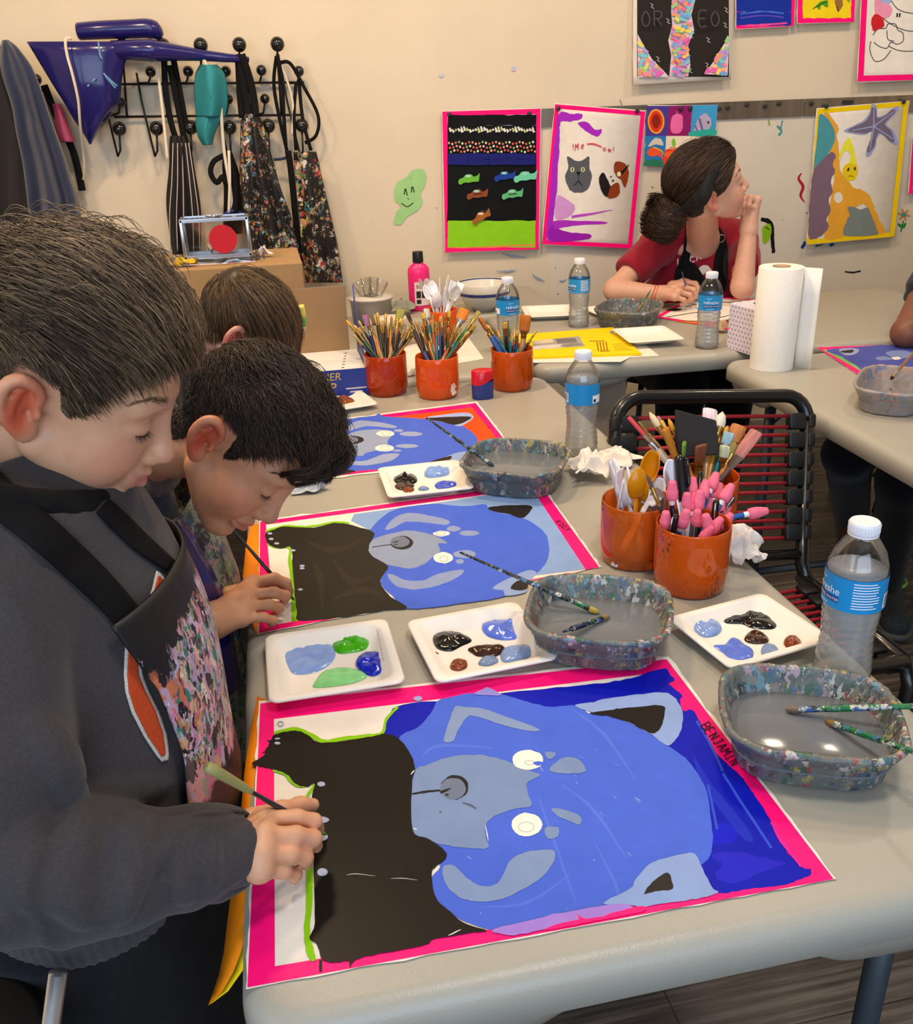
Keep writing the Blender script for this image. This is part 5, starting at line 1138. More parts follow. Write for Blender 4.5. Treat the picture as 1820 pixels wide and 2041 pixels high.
# ------------------------------------------------------------------ sharpener, paint bottle, bowl
p = pz(964, 797); t = thing('pencil_sharpener', 'red and blue pencil sharpener before the rightmost far cup', 'sharpener', (p[0] + .002, p[1] + .016, .7404)); k = .026
b = MB(); b.lathe([(k * .97, 0), (k, .002), (k, .042)], mat('blue_sharpener', '#1f3a82', .25), seg=40, sy=.72, cap0=True); b.build('body', t)
b = MB(); n = 40; vs = []
for z_, kk in ((0, 1.015), (1, 1.015), (1.15, .95), (1.2, .8), (1.2, .3)):
 for i in range(n): a = 2 * math.pi * i / n; zb = .043 - .006 * math.sin(a - 2.4) - .003 * math.sin(2 * a); vs.append((k * kk * math.cos(a), k * kk * .72 * math.sin(a), zb + (.066 - zb) * min(1, z_) + max(0, z_ - 1) * .012))
b.add(vs, [(r_ * n + i, r_ * n + (i + 1) % n, (r_ + 1) * n + (i + 1) % n, (r_ + 1) * n + i) for r_ in range(4) for i in range(n)] + [tuple(range(4 * n, 5 * n))], mat('red_sharpener', '#c81a2a', .22)); b.build('lid', t)

p = pz(838, 618); d = (p - CAM); t = thing('paint_bottle', 'pink paint bottle with black cap and white label by the wall', 'bottle', (p[0], p[1], .7404)); k = .037; b = MB(); b.lathe([(k * .9, 0), (k, .006), (k, .125), (k * .96, .140), (k * .7, .152), (.016, .158), (.016, .165)], mat('hot_pink_bottle', '#f5297f', .3), seg=40, cap0=True, sy=.75); b.build('body', t)
b = MB(); b.lathe([(.0175, .160), (.0185, .162), (.0175, .193), (.0165, .195), (.0005, .195)], mat('black_cap', '#18181a', .4), seg=24); b.build('cap', t)
b = MB(); fa = face_to(p, .35)

def bw(x, z, o=.0008): a = fa + x / k; return ((k + o) * math.cos(a), (k + o) * .75 * math.sin(a) if False else (k + o) * .75 * math.sin(a), z)

xs = np.linspace(-.028, .028, 15); b.add([bw(x, z) for x in xs for z in (.02, .098)], [(2 * i, 2 * i + 2, 2 * i + 3, 2 * i + 1) for i in range(14)], mat('pale_label', '#e8d4d4', .6)); v, f = text_mesh('BLICK', .016); b.add([bw(x - .022, .078 + y, .0014) for x, y, _ in v], f, mat('label_red_text', '#8a3a4a', .6))
for xx, za, zb in ((-.022, .045, .068), (-.004, .045, .068), (-.022, .026, .04)):
 b.add([bw(x, z, .0014) for x in np.linspace(xx, xx + .015, 5) for z in (za, zb)], [(2 * i, 2 * i + 2, 2 * i + 3, 2 * i + 1) for i in range(4)], m_blk)
b.build('label', t, smooth=False)

p = pz(965, 618); t = thing('bowl', 'white bowl with blue rim pattern behind the brush cups', 'bowl', (p[0], p[1], .7404)); R = .092; m_bowl = mat('white_glaze', '#d9d4c8', .2); m_cob = mat('cobalt_pattern', '#2b3a7a', .25)
b = MB(); b.lathe([(.036, 0), (.040, .012), (R * .7, .022), (R * .92, .055), (R, .092), (R * .985, .094), (R * .965, .092), (R * .88, .055), (R * .65, .028), (.0005, .022)], m_bowl, seg=56, cap0=True); b.build('body', t)
b = MB(); b.lathe([(R * .9275 + .001, .056), (R * .9605 + .001, .066)], m_cob, seg=56)
for i in range(40):
 a = 2 * math.pi * i / 40
 for rr, o in ((R * .958, -.0012), ):
  b.add([((rr + o * 0) * math.cos(a + s * .05) * (1 if True else 1), rr * math.sin(a + s * .05), z) for s, z in ((-1, .080), (1, .080), (1, .088), (-1, .088))], [(0, 1, 2, 3)], m_cob)
b.lathe([(R * .9655 - .0006, .0925), (R * .955 - .0006, .089)], m_cob, seg=56); b.build('pattern', t, smooth=False)

# clear pot of plastic cups and the stained cloth, left of the pink bottle
p = pz(742, 640); t = thing('plastic_tub', 'clear tub of plastic cups behind the blue carton', 'container', (p[0], p[1], .7404)); b = MB(); b.lathe([(.05, 0), (.062, .002), (.068, .07), (.072, .072), (.072, .076)], m_fr, seg=32, cap0=True); b.build('pot', t)
b = MB(); b.lathe([(.069, .074), (.074, .075), (.074, .080), (.02, .083), (.0005, .083)], mat('pot_lid', '#cfcac0', .4), seg=32); b.build('lid', t)
for i in range(3):
 q = (p[0] + .012 * (i - 1), p[1] - .01 * i, .7404 + .0845); t = thing('plastic_cup', 'clear plastic cup on top of the tub: ' + ('left', 'middle', 'right')[i], 'cup', q, group='clear plastic cups on the tub'); b = MB(); b.lathe([(.020, .0), (.022, .001), (.030, .05), (.031, .052)], m_pet, seg=28, cap0=True); b.build('cup_wall', t); t.rotation_euler = (.25 * (i - 1), .3 * (i - 1), 0)
crumple('grey-green cloth heaped by the clear tub', (795, 625), .74, (.09, .06, .09), 31, colr='#8f9080', name='cloth', folds=.8)
p = pz(783, 690); t = thing('plastic_jar', 'white-lidded clear jar behind the left brush cups', 'jar', (p[0], p[1], .7404)); b = MB(); b.lathe([(.04, 0), (.043, .004), (.043, .07)], m_fr, seg=30, cap0=True); b.build('glass', t); b = MB(); b.lathe([(.045, .066), (.045, .082), (.043, .084), (.0005, .084)], mat('jar_lid', '#d8d0c0', .4), seg=30); b.build('lid', t)

# ------------------------------------------------------------------ blue carton with open flap, brown box, clear case
def at_y(px, py, y): d = ray(px, py); return CAM + d * ((y - CAM[1]) / d[1])

m_kraft = mat('brown_cardboard', '#a5835a', .8, noise=.05, nscale=10); m_blu = mat('blue_carton_print', '#1b3690', .4); m_wcard = mat('white_card', '#dcdad8', .6)
y0 = pz(735, 788)[1]; xr = pz(735, 788)[0]; t = thing('display_carton', 'blue display carton with yellow lettering and open brown flap', 'box', (xr - .18, y0, .7404)); X = lambda x, y, z: (x - (xr - .18), y - y0, z)
hF = .068; dY = .20; xl = xr - .40
b = MB(); b.box(X((xl + xr) / 2, y0 + .0015, hF / 2), (xr - xl, .003, hF), m_blu); b.build('front_panel', t, smooth=False)
b = MB(); b.box(X((xl + xr) / 2, y0 + dY / 2, hF - .0015), (xr - xl - .006, dY - .006, .003), m_wcard)
for i in range(6): b.box(X(xr - .055 - i * -.004, y0 + .02 + i * .028, hF + .0003), (.006, .005, .0006), m_blk)
b.build('inner_tray', t, smooth=False)
b = MB(); tp = at_y(700, 568, y0 + dY)[2] - .7404; b.box(X((xl + xr) / 2 - .012, y0 + dY, tp / 2), (xr - xl - .02, .004, tp), m_kraft); b.box(X((xl + xr) / 2 - .012, y0 + dY + .004, tp / 2), (xr - xl - .018, .003, tp), m_blu); b.build('back_flap', t, smooth=False)
b = MB(); b.add([X(xr, y0, 0), X(xr, y0 + dY, 0), X(xr, y0 + dY, tp), X(xr - .002, y0 + dY - .015, tp), X(xr, y0 + dY - .06, hF + .07), X(xr, y0, hF)], [(0, 1, 2, 3, 4, 5)], m_blu); b.build('side_panel', t, smooth=False, solid=.003)
b = MB(); m_yel = mat('yellow_lettering', '#d9b84a', .5)
for txt, px, py, h in (('WINNER', 680, 757, .026), ('POP', 670, 781, .032)):
 v, f = text_mesh(txt, h); e = at_y(px, py, y0); v = v - np.array([v[:, 0].max(), 0, 0]); b.add([X(e[0] + x + y * .15, y0 - .0006, e[2] - .7404 + y) for x, y, _ in v], f, m_yel)
for i in range(2): e = at_y(710, 773 + i * 7, y0); b.box(X(e[0], y0 - .0005, e[2] - .7404), (.05 - i * .02, .0004, .003), m_wcard)
b.build('lettering', t, smooth=False)

yb = 2.02; zb = at_y(470, 531, yb)[2]; xA, xB = at_y(330, 560, yb)[0] - .05, at_y(606, 560, yb)[0]; t = thing('cardboard_box', 'large brown cardboard box carrying the clear case', 'box', ((xA + xB) / 2, yb + .16, .7404)); hb = zb - .7404; b = MB(); b.box((0, 0, hb / 2), (xB - xA, .32, hb), m_kraft); b.build('carton', t, smooth=False, bev=.004)
b = MB(); m_ink = mat('box_ink', '#3a2a1c', .7)
for px, py, w1, h1 in ((384, 577, .012, .002), (389, 582, .002, .012), (415, 577, .016, .002), (409, 584, .002, .016)):
 e = at_y(px, py, yb); b.box((e[0] - t.location[0], -.1605, e[2] - .7404), (w1, .0006, h1), m_ink)
b.box((0, -.02, hb + .0004), (xB - xA - .02, .05, .0006), mat('packing_tape', '#b89a6e', .25)); b.build('print', t, smooth=False)
bx = t
cl = at_y(433, 512, yb + .09); zc = zb
t = thing('plastic_bag', 'clear plastic sheet crumpled under the small case', 'bag', (cl[0], yb + .14, zc)); rows = []
for i in range(22):
 rows.append([((i / 21 - .5) * .26, (j / 15 - .5) * .2, .0035 + .006 * (noise3(np.array([[i * .3, j * .3, 2]]), 1, 4, 2)[0] + .8)) for j in range(16)])
b = MB(); b.grid(rows, m_pet); b.build('film', t); b = MB(); b.grid([[(x * .98 + .0, y * .9, .0012) for x, y, z in r_] for r_ in rows[2:-2]], mat('pinkish_paper', '#d8c4c0', .7)); b.build('paper', t)
sw = (at_y(508, 500, yb + .10)[0] - at_y(362, 500, yb + .10)[0]) * .93; t = thing('acrylic_case', 'small clear case with aluminium edges and a red disc', 'case', (cl[0] + .004, yb + .13, zc + .014)); Wc, Dc, Hc = sw, .10, at_y(433, 434, yb + .09)[2] - zc - .014; m_al = mat('aluminium_edge', '#c8ccd2', .25, metal=.9)
b = MB()
for sx in (-1, 1):
 for sy in (-1, 1): b.box((sx * (Wc / 2 - .004), sy * (Dc / 2 - .004), Hc / 2), (.009, .009, Hc), m_al, bev=.002)
 for z in (.0045, Hc - .0045): b.box((sx * (Wc / 2 - .004), 0, z), (.009, Dc, .009), m_al, bev=.002)
for sy in (-1, 1):
 for z in (.0045, Hc - .0045): b.box((0, sy * (Dc / 2 - .004), z), (Wc, .009, .009), m_al, bev=.002)
b.build('frame', t, ang=40)
m_acr = thin_plastic(); b = MB()
for a, s in (((0, -Dc / 2 + .003, Hc / 2), (Wc - .01, .002, Hc - .01)), ((0, Dc / 2 - .003, Hc / 2), (Wc - .01, .002, Hc - .01)), ((-Wc / 2 + .003, 0, Hc / 2), (.002, Dc - .01, Hc - .01)), ((Wc / 2 - .003, 0, Hc / 2), (.002, Dc - .01, Hc - .01)), ((0, 0, Hc - .003), (Wc - .01, Dc - .01, .002)), ((0, 0, .003), (Wc - .01, Dc - .01, .002))): b.box(a, s, m_acr)
b.build('panes', t, smooth=False)
b = MB(); b.box((0, -.0, Hc + .003), (.045, .012, .006), m_al, bev=.002); b.lathe([(.006, 0), (.007, .004), (.003, .007)], m_al, (0, -.008, Hc), 12, cap1=True); b.build('latch', t)
b = MB(); b.lathe([(.0005, 0), (Hc * .36, 0), (Hc * .36, .002), (.0005, .002)], mat('red_felt_disc', '#c01a2c', .8), (Wc * .1, -Dc / 2 + .001, Hc * .47), 40, rot=[[1, 0, 0], [0, 0, 1], [0, 1, 0]]); b.build('red_disc', t, ang=30)
crumple('bundle of white paper inside the clear case', (433, 500), .95, (.05, .03, .05), 41, colr='#d8d0cc', name='paper_bundle'); o = [q for q in bpy.data.objects if q.name == 'paper_bundle'][-1]; o.location = (t.location[0], t.location[1], t.location[2] + .006)
g_ = at_y(370, 525, yb + .07); crumple('crinkled gold cellophane lying left of the clear case', (370, 520), .95, (.055, .018, .04), 45, colr='#c8a828', name='cellophane'); o = [q for q in bpy.data.objects if q.name == 'cellophane'][-1]; o.location = (g_[0], yb + .05, zc + .001)
g_ = at_y(525, 505, yb + .12); crumple('torn white tissue right of the clear case', (530, 490), .95, (.03, .02, .05), 47, colr='#e0d4cc', name='torn_tissue'); o = [q for q in bpy.data.objects if q.name == 'torn_tissue'][-1]; o.location = (g_[0], yb + .14, zc + .002)

# ------------------------------------------------------------------ things on the back wall
def on_wall(off0): return lambda px, py, h: pw(px, py, off0 + h)

def Wc(*p): return [(850 + x / 1.8763, y / 1.8763) for x, y in p]

# painted marks that belong to the wall itself
F = Flat(on_wall(.003), 0, .00002)
F.fill([(785, 445), (792, 420), (800, 412), (786, 395), (790, 365), (808, 355), (822, 340), (842, 337), (850, 350), (846, 372), (838, 385), (842, 402), (832, 420), (812, 432), (800, 447)], '#9fd08a', 1)
for q, wd in ((((806, 388), (808, 376), (812, 390)), 2.2), (((820, 384), (822, 372), (826, 384)), 2.2), (((800, 405), (812, 412), (824, 404)), 2), (((812, 395), (816, 398)), 1.5)): F.line(q, wd, '#24301c')
F.line([(1598, 345), (1592, 356), (1601, 372), (1596, 390), (1605, 404)], [2, 5, 6, 5, 1], '#b0202a'); F.line([(1517, 437), (1530, 440), (1538, 450), (1540, 480), (1542, 504)], [6, 9, 8, 7, 6], '#171614', .8); F.fill([(1520, 455), (1534, 446), (1538, 460), (1532, 480), (1522, 484)], '#86b81e', .8); F.line([(1526, 452), (1534, 458)], 2, '#20300c')
F.line([(1515, 548), (1532, 549)], 9, '#171614', 1); F.line([(1684, 541), (1700, 543), (1716, 540)], 3, '#23201c', .8)
F.line([(1598, 495), (1606, 482)], 6, '#1d3c8c', 1); F.line([(1655, 490), (1662, 484)], 6, '#1d4c9c', 1); F.line([(1625, 490), (1640, 486)], 5, '#1f6a3a', 1)
for a in range(6): F.line([(1802, 428), (1802 + 13 * math.cos(a * 1.05 + .2), 428 + 13 * math.sin(a * 1.05 + .2))], [3, 5, 2], '#d98a3c')
F.oval(1802, 428, 5, 5, '#3c9c8c'); F.line([(1801, 440), (1796, 462)], 2.5, '#1f7a2c'); F.line([(1790, 446), (1800, 452), (1806, 444)], [3, 7, 3], '#1f8a34')
F.oval(880, 150, 5, 4, '#c3c6d8', 1); F.oval(1024, 137, 4, 5, '#b8bede', 1); F.line([(1236, 198), (1240, 210)], 1.5, '#8a8074')
F.line([(1550, 250), (1558, 262), (1552, 270)], 4, '#3c9c9c', 1); F.line([(1560, 240), (1556, 256)], 2.5, '#4a8a9c', .6); F.line([(1532, 238), (1534, 250)], 3, '#8aa03c', .6)
g = np.random.default_rng(4)
for i in range(70):
 x = g.uniform(700, 1815); y = g.uniform(490, 690) if g.random() < .75 else g.uniform(330, 480); c = ['#23201e', '#5f7fb8', '#b8742c', '#8a3a5c', '#3f3a36', '#7a94b0', '#a03c30', '#4d7a5c'][int(g.integers(8))]; a = g.uniform(0, 3); l = g.uniform(1.5, 9) if g.random() < .5 else g.uniform(1, 3); F.line([(x, y), (x + l * math.cos(a), y + l * .5 * math.sin(a))], [.8, g.uniform(1.2, 2.6), .6], c, .5)
for x0, y0, x1, y1 in ((1000, 505, 1050, 512), (1060, 545, 1085, 560), (990, 540, 1030, 538), (1115, 560, 1130, 556)): F.line([(x0, y0), ((x0 + x1) / 2, (y0 + y1) / 2 + 2), (x1, y1)], [1, 4, 1], '#8fa2c0', 1)
F.mb.build('painted_doodles', wall, smooth=False, world=True); wall.children[0]['kind'] = 'stuff'

b = MB(); q = [pw(1030, 250, .001), pw(1900, 233, .001), pw(1900, 700, .001), pw(1030, 560, .001)]
pp = pw(880, 218); pe = pw(1875, 190); zt = (pw(1040, 215.6)[2] + pw(1820, 191.7)[2]) / 2; zbm = (pw(1400, 242)[2] + pw(1075, 251)[2] + pw(1400, 239)[2]) / 3
s0, s1 = (pp - W_O) @ W_U, (pe - W_O) @ W_U
b = MB(); b.box(wall_pt(((pw(1095, 400) - W_O) @ W_U + s1 + .6) / 2, (.45 + zbm) / 2, .001), (s1 + .6 - (pw(1095, 400) - W_O) @ W_U, .002, zbm - .45), mat('pale_wall_board', '#d9cfbe', .45, noise=.03, nscale=5), rot=WQ); o = b.build('trim_1', smooth=False); o['kind'] = 'structure'
m_rail = mat('brushed_steel_rail', '#8d8172', .32, metal=.85, noise=.25, nscale=3, stretch=(8, 1, .2))
t = thing('magnet_rail', 'brushed metal magnet rail running behind the row of pictures', 'rail', wall_pt((s0 + s1) / 2, (zt + zbm) / 2, .004))
for a, c in ((s0, (pw(1602, 200) - W_O) @ W_U), ((pw(1603, 200) - W_O) @ W_U, s1)): b = MB(); b.box(wall_pt((a + c) / 2, (zt + zbm) / 2, .008), (c - a - .002, .004, zt - zbm), m_rail, rot=WQ); b.build('rail_strip', t, smooth=False, world=True)

m_mag = mat('dark_magnet', '#2c2b2c', .35)

def magnet(px, py, label, group=None, off=.012):
 c = pw(px, py, off); t = tag(MBlathe('magnet', c), label, 'magnet', group); return t

def MBlathe(name, c):
 b = MB(); b.lathe([(.0005, .006), (.006, .006), (.0075, .005), (.0078, .0005), (.0005, 0)], m_mag, seg=16, rot=np.stack([W_U, [0, 0, 1], W_N], 1)); o = b.build(name); o.location = tuple(c); return o

for i, (x, y) in enumerate(((1434, 217), (1451, 215), (1489, 209), (1525, 212), (1553, 207))): magnet(x, y, 'round dark magnet alone on the bare stretch of metal rail, number %s from its left' % ['one', 'two', 'three', 'four', 'five'][i] if False else ['dark magnet on bare rail beside the patchwork picture', 'dark magnet second along the bare rail from the patchwork picture', 'dark magnet in the middle of the bare rail', 'low dark magnet right of the middle of the bare rail', 'dark magnet last before the rail joint'][i])
magnet(1618, 207, 'dark magnet just left of the starfish picture')
t = thing('clip', 'black rectangular clip on the rail above the starfish picture', 'clip', pw(1690, 204, .012)); b = MB(); b.box((0, 0, 0), (.042, .008, .015), m_mag, rot=WQ); b.build('clip_body', t, smooth=False)

def poster(label, corners, tapec=PINK, inset=11, off=.014, seed=0, curl=.02, name='painting'):
 """corners far left, far right, lower right, lower left in pixels; hangs from its top edge, lower edge curling out"""
 cc = np.mean(corners, 0); t = thing(name, label, 'painting', pw(*cc, off)); C4 = np.array(corners, float)

 def to3(px, py, h):
  v = (py - C4[:2, 1].mean()) / max(1, (C4[2:, 1].mean() - C4[:2, 1].mean())); return pw(px, py, off + h * 8 + curl * max(0, v) ** 2)
 # bent sheet: strips down the page
 b = MB(); n = 14; m = paint(PAPER, .8)
 L_ = [C4[0] + (C4[3] - C4[0]) * k / n for k in range(n + 1)]; R_ = [C4[1] + (C4[2] - C4[1]) * k / n for k in range(n + 1)]; g = np.random.default_rng(seed)
 j = lambda p: p + g.normal(size=2) * .5
 b.grid([[to3(*j(l), 0), to3(*((l + r) / 2), 0), to3(*j(r), 0)] for l, r in zip(L_, R_)], m); b.build('paper_sheet', t, world=True, solid=.0006)
 cen = C4.mean(0); ins = []
 for k, p in enumerate(C4):
  a = C4[(k + 1) % 4] - p; c = C4[k - 1] - p; a /= np.linalg.norm(a); c /= np.linalg.norm(c); ins.append(p + (a + c) * inset)
 out = []
 for k, p in enumerate(C4):
  a = C4[(k + 1) % 4] - p; c = C4[k - 1] - p; a /= np.linalg.norm(a); c /= np.linalg.norm(c); out.append(p + (a + c) * 1.5)
 if tapec:
  for k in range(4):
   q = (k + 1) % 4; F = Flat(to3, .00012 + k * .000004)
   nn = 12; o1 = [out[k] + (out[q] - out[k]) * i / nn for i in range(nn + 1)]; i1 = [ins[k] + (ins[q] - ins[k]) * i / nn for i in range(nn + 1)]; mt = paint(tapec, .4); vs = [to3(*p, .00012 + k * .000004) for p in o1 + i1]
   F.mb.add(vs, [(i, i + 1, nn + 2 + i, nn + 1 + i) for i in range(nn)], mt); F.mb.build('tape_strip', t, smooth=False, world=True)
 F = Flat(to3, .00016, .000008)
 # subdivided so flat areas follow the bend
 return t, F, ins, to3

def band(F, x0, x1, y0, y1, colr, jit=1.2, rows=6):
 for i in range(rows):
  a, c = y0 + (y1 - y0) * i / rows, y0 + (y1 - y0) * (i + 1) / rows
  pts = [(x0, a), (x1, a), (x1, c + .3), (x0, c + .3)]; F.h -= F.step if i else 0
  F.fill(np.concatenate([np.linspace((x0 + 0., a), (x1, a), 14), np.linspace((x1, c + .3), (x0, c + .3), 14)]), colr, jit if i in (0, rows - 1) else 0, sm=False)

def fin(t, F): F.mb.build('painted_picture', t, smooth=False, world=True)

# racing picture
t, F, ins, _ = poster('racing scene painting of small cars on black, pink tape, leftmost on the rail', [(880, 221), (1079, 215), (1075, 498), (886, 505)], inset=12, seed=1, curl=.012)
band(F, 892, 1069, 229, 441, '#0e0d0d', 1.5, 10); band(F, 893, 1067, 440, 493, '#8ccf1c', 1.2, 3); F.line([(896, 494), (980, 492), (1064, 488)], [2, 4, 3], '#e8884c', .8)
for i in range(30): x = 896 + i * 5.7; F.line([(x, 255 + 3 * math.sin(i)), (x + 3, 262 + 2 * math.sin(i * 2))], [3, 5], ['#e8e4dc', '#d8d8cc', '#b9d08a', '#e8e4dc'][i % 4], .8)
for r_, y in enumerate((285, 293, 301)):
 for i in range(26): F.oval(895 + i * 6.7 + 2 * r_, y + 2 * math.sin(i * 1.7 + r_), 2.1, 2.4, ['#d8a080', '#e0604c', '#8ac04c', '#e8c0b0', '#c86a4c', '#e0e0d8', '#d06a6c'][(i * 3 + r_) % 7])
band(F, 893, 1067, 306, 328, '#1c1f72', 1.4, 2)
for x in (932, 975, 1010): F.line([(x, 308), (x + 1, 328)], 1, '#0e1038')
for x, y, c, s in ((935, 357, '#6db83c', 1), (1007, 351, '#1f3f9c', 1), (1048, 352, '#6fd0a8', 1.1), (952, 387, '#8a4a24', 1), (1022, 387, '#5fb878', 1), (960, 432, '#a0622c', .95)):
 r0 = -.5 if y > 420 else -.12; q = [(-22, 5), (-20, -2), (-12, -4), (-6, -9), (5, -9), (10, -4), (18, -6), (22, -9), (20, 2), (17, 7), (8, 6), (0, 7), (-10, 6), (-18, 9)]
 F.fill([(x + s * (a * math.cos(r0) - b_ * math.sin(r0)), y + s * (a * math.sin(r0) + b_ * math.cos(r0))) for a, b_ in q], c, .6); F.oval(x - 2, y - 6, 6, 2.5, '#9fd8c8' if y < 420 else '#e8c8b0')
 if y in (387,): F.line([(x - 8, y + 1), (x + 8, y - 1)], 2, '#2a1a10')
fin(t, F)
for x, y in ((896, 228), (1055, 226)): magnet(x, y, 'dark magnet on the %s top corner of the racing picture' % ('left' if x < 950 else 'right'), off=.0185)

# cats picture
t, F, ins, _ = poster('painting of a grey cat and a red panda face, purple brushed left edge', [(1105, 206), (1288, 221), (1261, 497), (1079, 488)], inset=10, seed=2, curl=.012)
F.fill([(1116, 225), (1140, 228), (1160, 226), (1158, 236), (1140, 242), (1118, 243), (1116, 280), (1112, 340), (1108, 400), (1104, 440), (1112, 462), (1104, 478), (1090, 476), (1094, 420), (1100, 340), (1108, 260)], '#a828c8', 1.6)
F.fill([(1152, 246), (1170, 243), (1186, 258), (1200, 258), (1192, 272), (1172, 264)], '#a828c8', 1); F.fill([(1098, 450), (1130, 462), (1174, 466), (1174, 476), (1130, 482), (1096, 478)], '#9a1cb4', 1.2); F.fill([(1106, 440), (1150, 440), (1204, 442), (1204, 446), (1140, 450), (1108, 456)], '#b030c8', .8)
F.line([(1140, 432), (1180, 426), (1222, 418)], [5, 4, 1], '#bf48d2', .6); F.fill([(1110, 392), (1128, 396), (1146, 412), (1136, 430), (1108, 436)], '#d49ada', 1.4)
F.fill([(1126, 352), (1133, 334), (1131, 312), (1146, 320), (1160, 320), (1174, 312), (1175, 334), (1180, 352), (1172, 376), (1154, 384), (1136, 378)], '#5a5c63', .7)
for x in (1141, 1162): F.oval(x, 338, 4, 5, '#d8dca8'); F.oval(x, 338, 1.3, 4, '#2a2a24')
F.fill([(1149, 343), (1157, 343), (1153, 349)], '#18161a', 0); F.line([(1153, 349), (1153, 362)], 1.2, '#18161a'); F.line([(1145, 370), (1150, 364), (1153, 362), (1156, 364), (1161, 370)], 1.8, '#18161a')
F.fill([(1194, 362), (1196, 350), (1203, 344), (1210, 356), (1218, 372), (1222, 376), (1214, 392), (1202, 386)], '#1f1a18', .6); F.fill([(1218, 372), (1232, 364), (1236, 380), (1230, 392), (1212, 394)], '#8a3a18', .6); F.fill([(1224, 338), (1228, 322), (1246, 326), (1253, 340), (1252, 356), (1246, 374), (1238, 358), (1230, 352)], '#8a3a18', .8); F.line([(1232, 352), (1244, 340), (1254, 328)], [6, 5, 1], '#18130f'); F.oval(1234, 347, 4, 5, '#e0d8a8'); F.oval(1218, 352, 1.6, 1.6, '#2a2624'); F.oval(1222, 360, 2.4, 2, '#3a3634')
for ch, x, y in (('!', 1139, 300), ('M', 1146, 300), ('e', 1158, 297)): write(F, ch, (x, y), (9, -2), (1, -13), 1.6, '#d0404c')
F.line([(1170, 287), (1184, 287), (1200, 293)], [2.5, 3.5, 2], '#e0505c')
for ch, x, y in (('o', 1202, 300), ('w', 1212, 302), ('!', 1220, 303)): write(F, ch, (x, y), (9, 2), (1, -11), 1.6, '#c04458')
fin(t, F)
for x, y in ((1113, 216), (1270, 221)): magnet(x, y, 'dark magnet on the %s top corner of the two-cats picture' % ('left' if x < 1200 else 'right'), off=.0185)

# patchwork of small pictures
t, F, ins, _ = poster('small patchwork of six bright square pictures behind the girl', [(1290, 211), (1431, 209), (1421, 332), (1284, 332)], tapec=None, inset=0, seed=3, curl=.004)
for q, c in ((((1290, 211), (1334, 211), (1330, 271), (1287, 271)), '#4b3a94'), (((1334, 211), (1380, 210), (1376, 271), (1330, 271)), '#8f1c66'), (((1380, 210), (1431, 209), (1425, 270), (1376, 271)), '#3f9cd0'), (((1287, 271), (1328, 271), (1325, 332), (1284, 330)), '#2d78b8'), (((1328, 271), (1376, 271), (1372, 332), (1325, 332)), '#e8dcc4'), (((1376, 271), (1425, 270), (1421, 331), (1372, 332)), '#d8ccb4')): F.fill(q, c, sm=False)
for rx, ry, c in ((17, 25, '#e89a2c'), (13, 21, '#d8341c'), (8, 14, '#8a2412')): F.oval(1308, 242, rx, ry, c, .8)
F.fill([(1340, 232), (1360, 230), (1358, 262), (1338, 263)], '#e86aa8', .4); F.line([(1349, 230), (1350, 222)], 2, '#c87a9c'); F.fill([(1384, 265), (1390, 240), (1404, 226), (1416, 236), (1418, 250), (1408, 262)], '#b4a8c4', .8); F.line([(1394, 236), (1402, 266)], 4, '#6a5a9c'); F.line([(1386, 250), (1392, 268)], 3, '#6a5a9c'); F.fill([(1378, 262), (1424, 258), (1424, 270), (1377, 271)], '#2fa89a', .8); F.oval(1412, 244, 2, 3, '#3a2a4c')
F.fill([(1292, 292), (1304, 276), (1318, 278), (1322, 290), (1308, 288)], '#cfc8b8', .7); F.fill([(1290, 306), (1296, 296), (1308, 294), (1318, 304), (1322, 318), (1312, 310), (1300, 312)], '#ea5a2c', .7); F.line([(1302, 293), (1318, 300), (1322, 308)], 2, '#f0c02c'); F.fill([(1285, 322), (1300, 318), (1324, 322), (1325, 331), (1285, 330)], '#2a7a5c', .7)
F.fill([(1327, 300), (1345, 297), (1373, 299), (1372, 332), (1326, 332)], '#e8421c', .7); F.fill([(1328, 304), (1350, 301), (1372, 304), (1372, 312), (1328, 312)], '#f06a2c', .5); F.fill([(1339, 282), (1344, 276), (1347, 288), (1342, 292)], '#7ac02c', .4); F.line([(1336, 294), (1350, 295)], 2, '#d06a2c'); F.oval(1342, 322, 1.2, 2, '#3a2020'); F.oval(1348, 321, 1.2, 2, '#3a2020')
fin(t, F); magnet(1357, 217, 'dark magnet on top of the patchwork picture', off=.0185); magnet(1376, 216, 'second dark magnet on top of the patchwork picture', off=.0185)

# starfish picture
YEL = '#f2cf0e'
t, F, ins, _ = poster('starfish and seahorse painting with yellow tape border', [(1628, 216), (1813, 200), (1784, 473), (1607, 489)], tapec=YEL, inset=11, seed=4, curl=.02)
F.fill([(1640, 232), (1652, 226), (1662, 240), (1672, 256), (1668, 270), (1672, 290), (1676, 340), (1684, 352), (1700, 372), (1720, 380), (1736, 392), (1738, 402), (1750, 430), (1764, 462), (1752, 464), (1738, 440), (1726, 408), (1710, 410), (1696, 430), (1688, 450), (1684, 472), (1644, 476), (1650, 440), (1655, 400), (1662, 350), (1652, 290)], '#e8a836', 1.5)
F.fill([(1634, 228), (1650, 236), (1663, 258), (1664, 280), (1652, 305), (1638, 322), (1622, 342), (1626, 300), (1630, 260)], '#4f98a4', .8); F.fill([(1622, 340), (1640, 318), (1658, 303), (1666, 312), (1660, 326), (1664, 342), (1656, 360), (1660, 380), (1652, 398), (1656, 420), (1648, 436), (1652, 452), (1640, 468), (1624, 476), (1612, 472), (1612, 430), (1616, 380)], '#7d6578', 1.5)
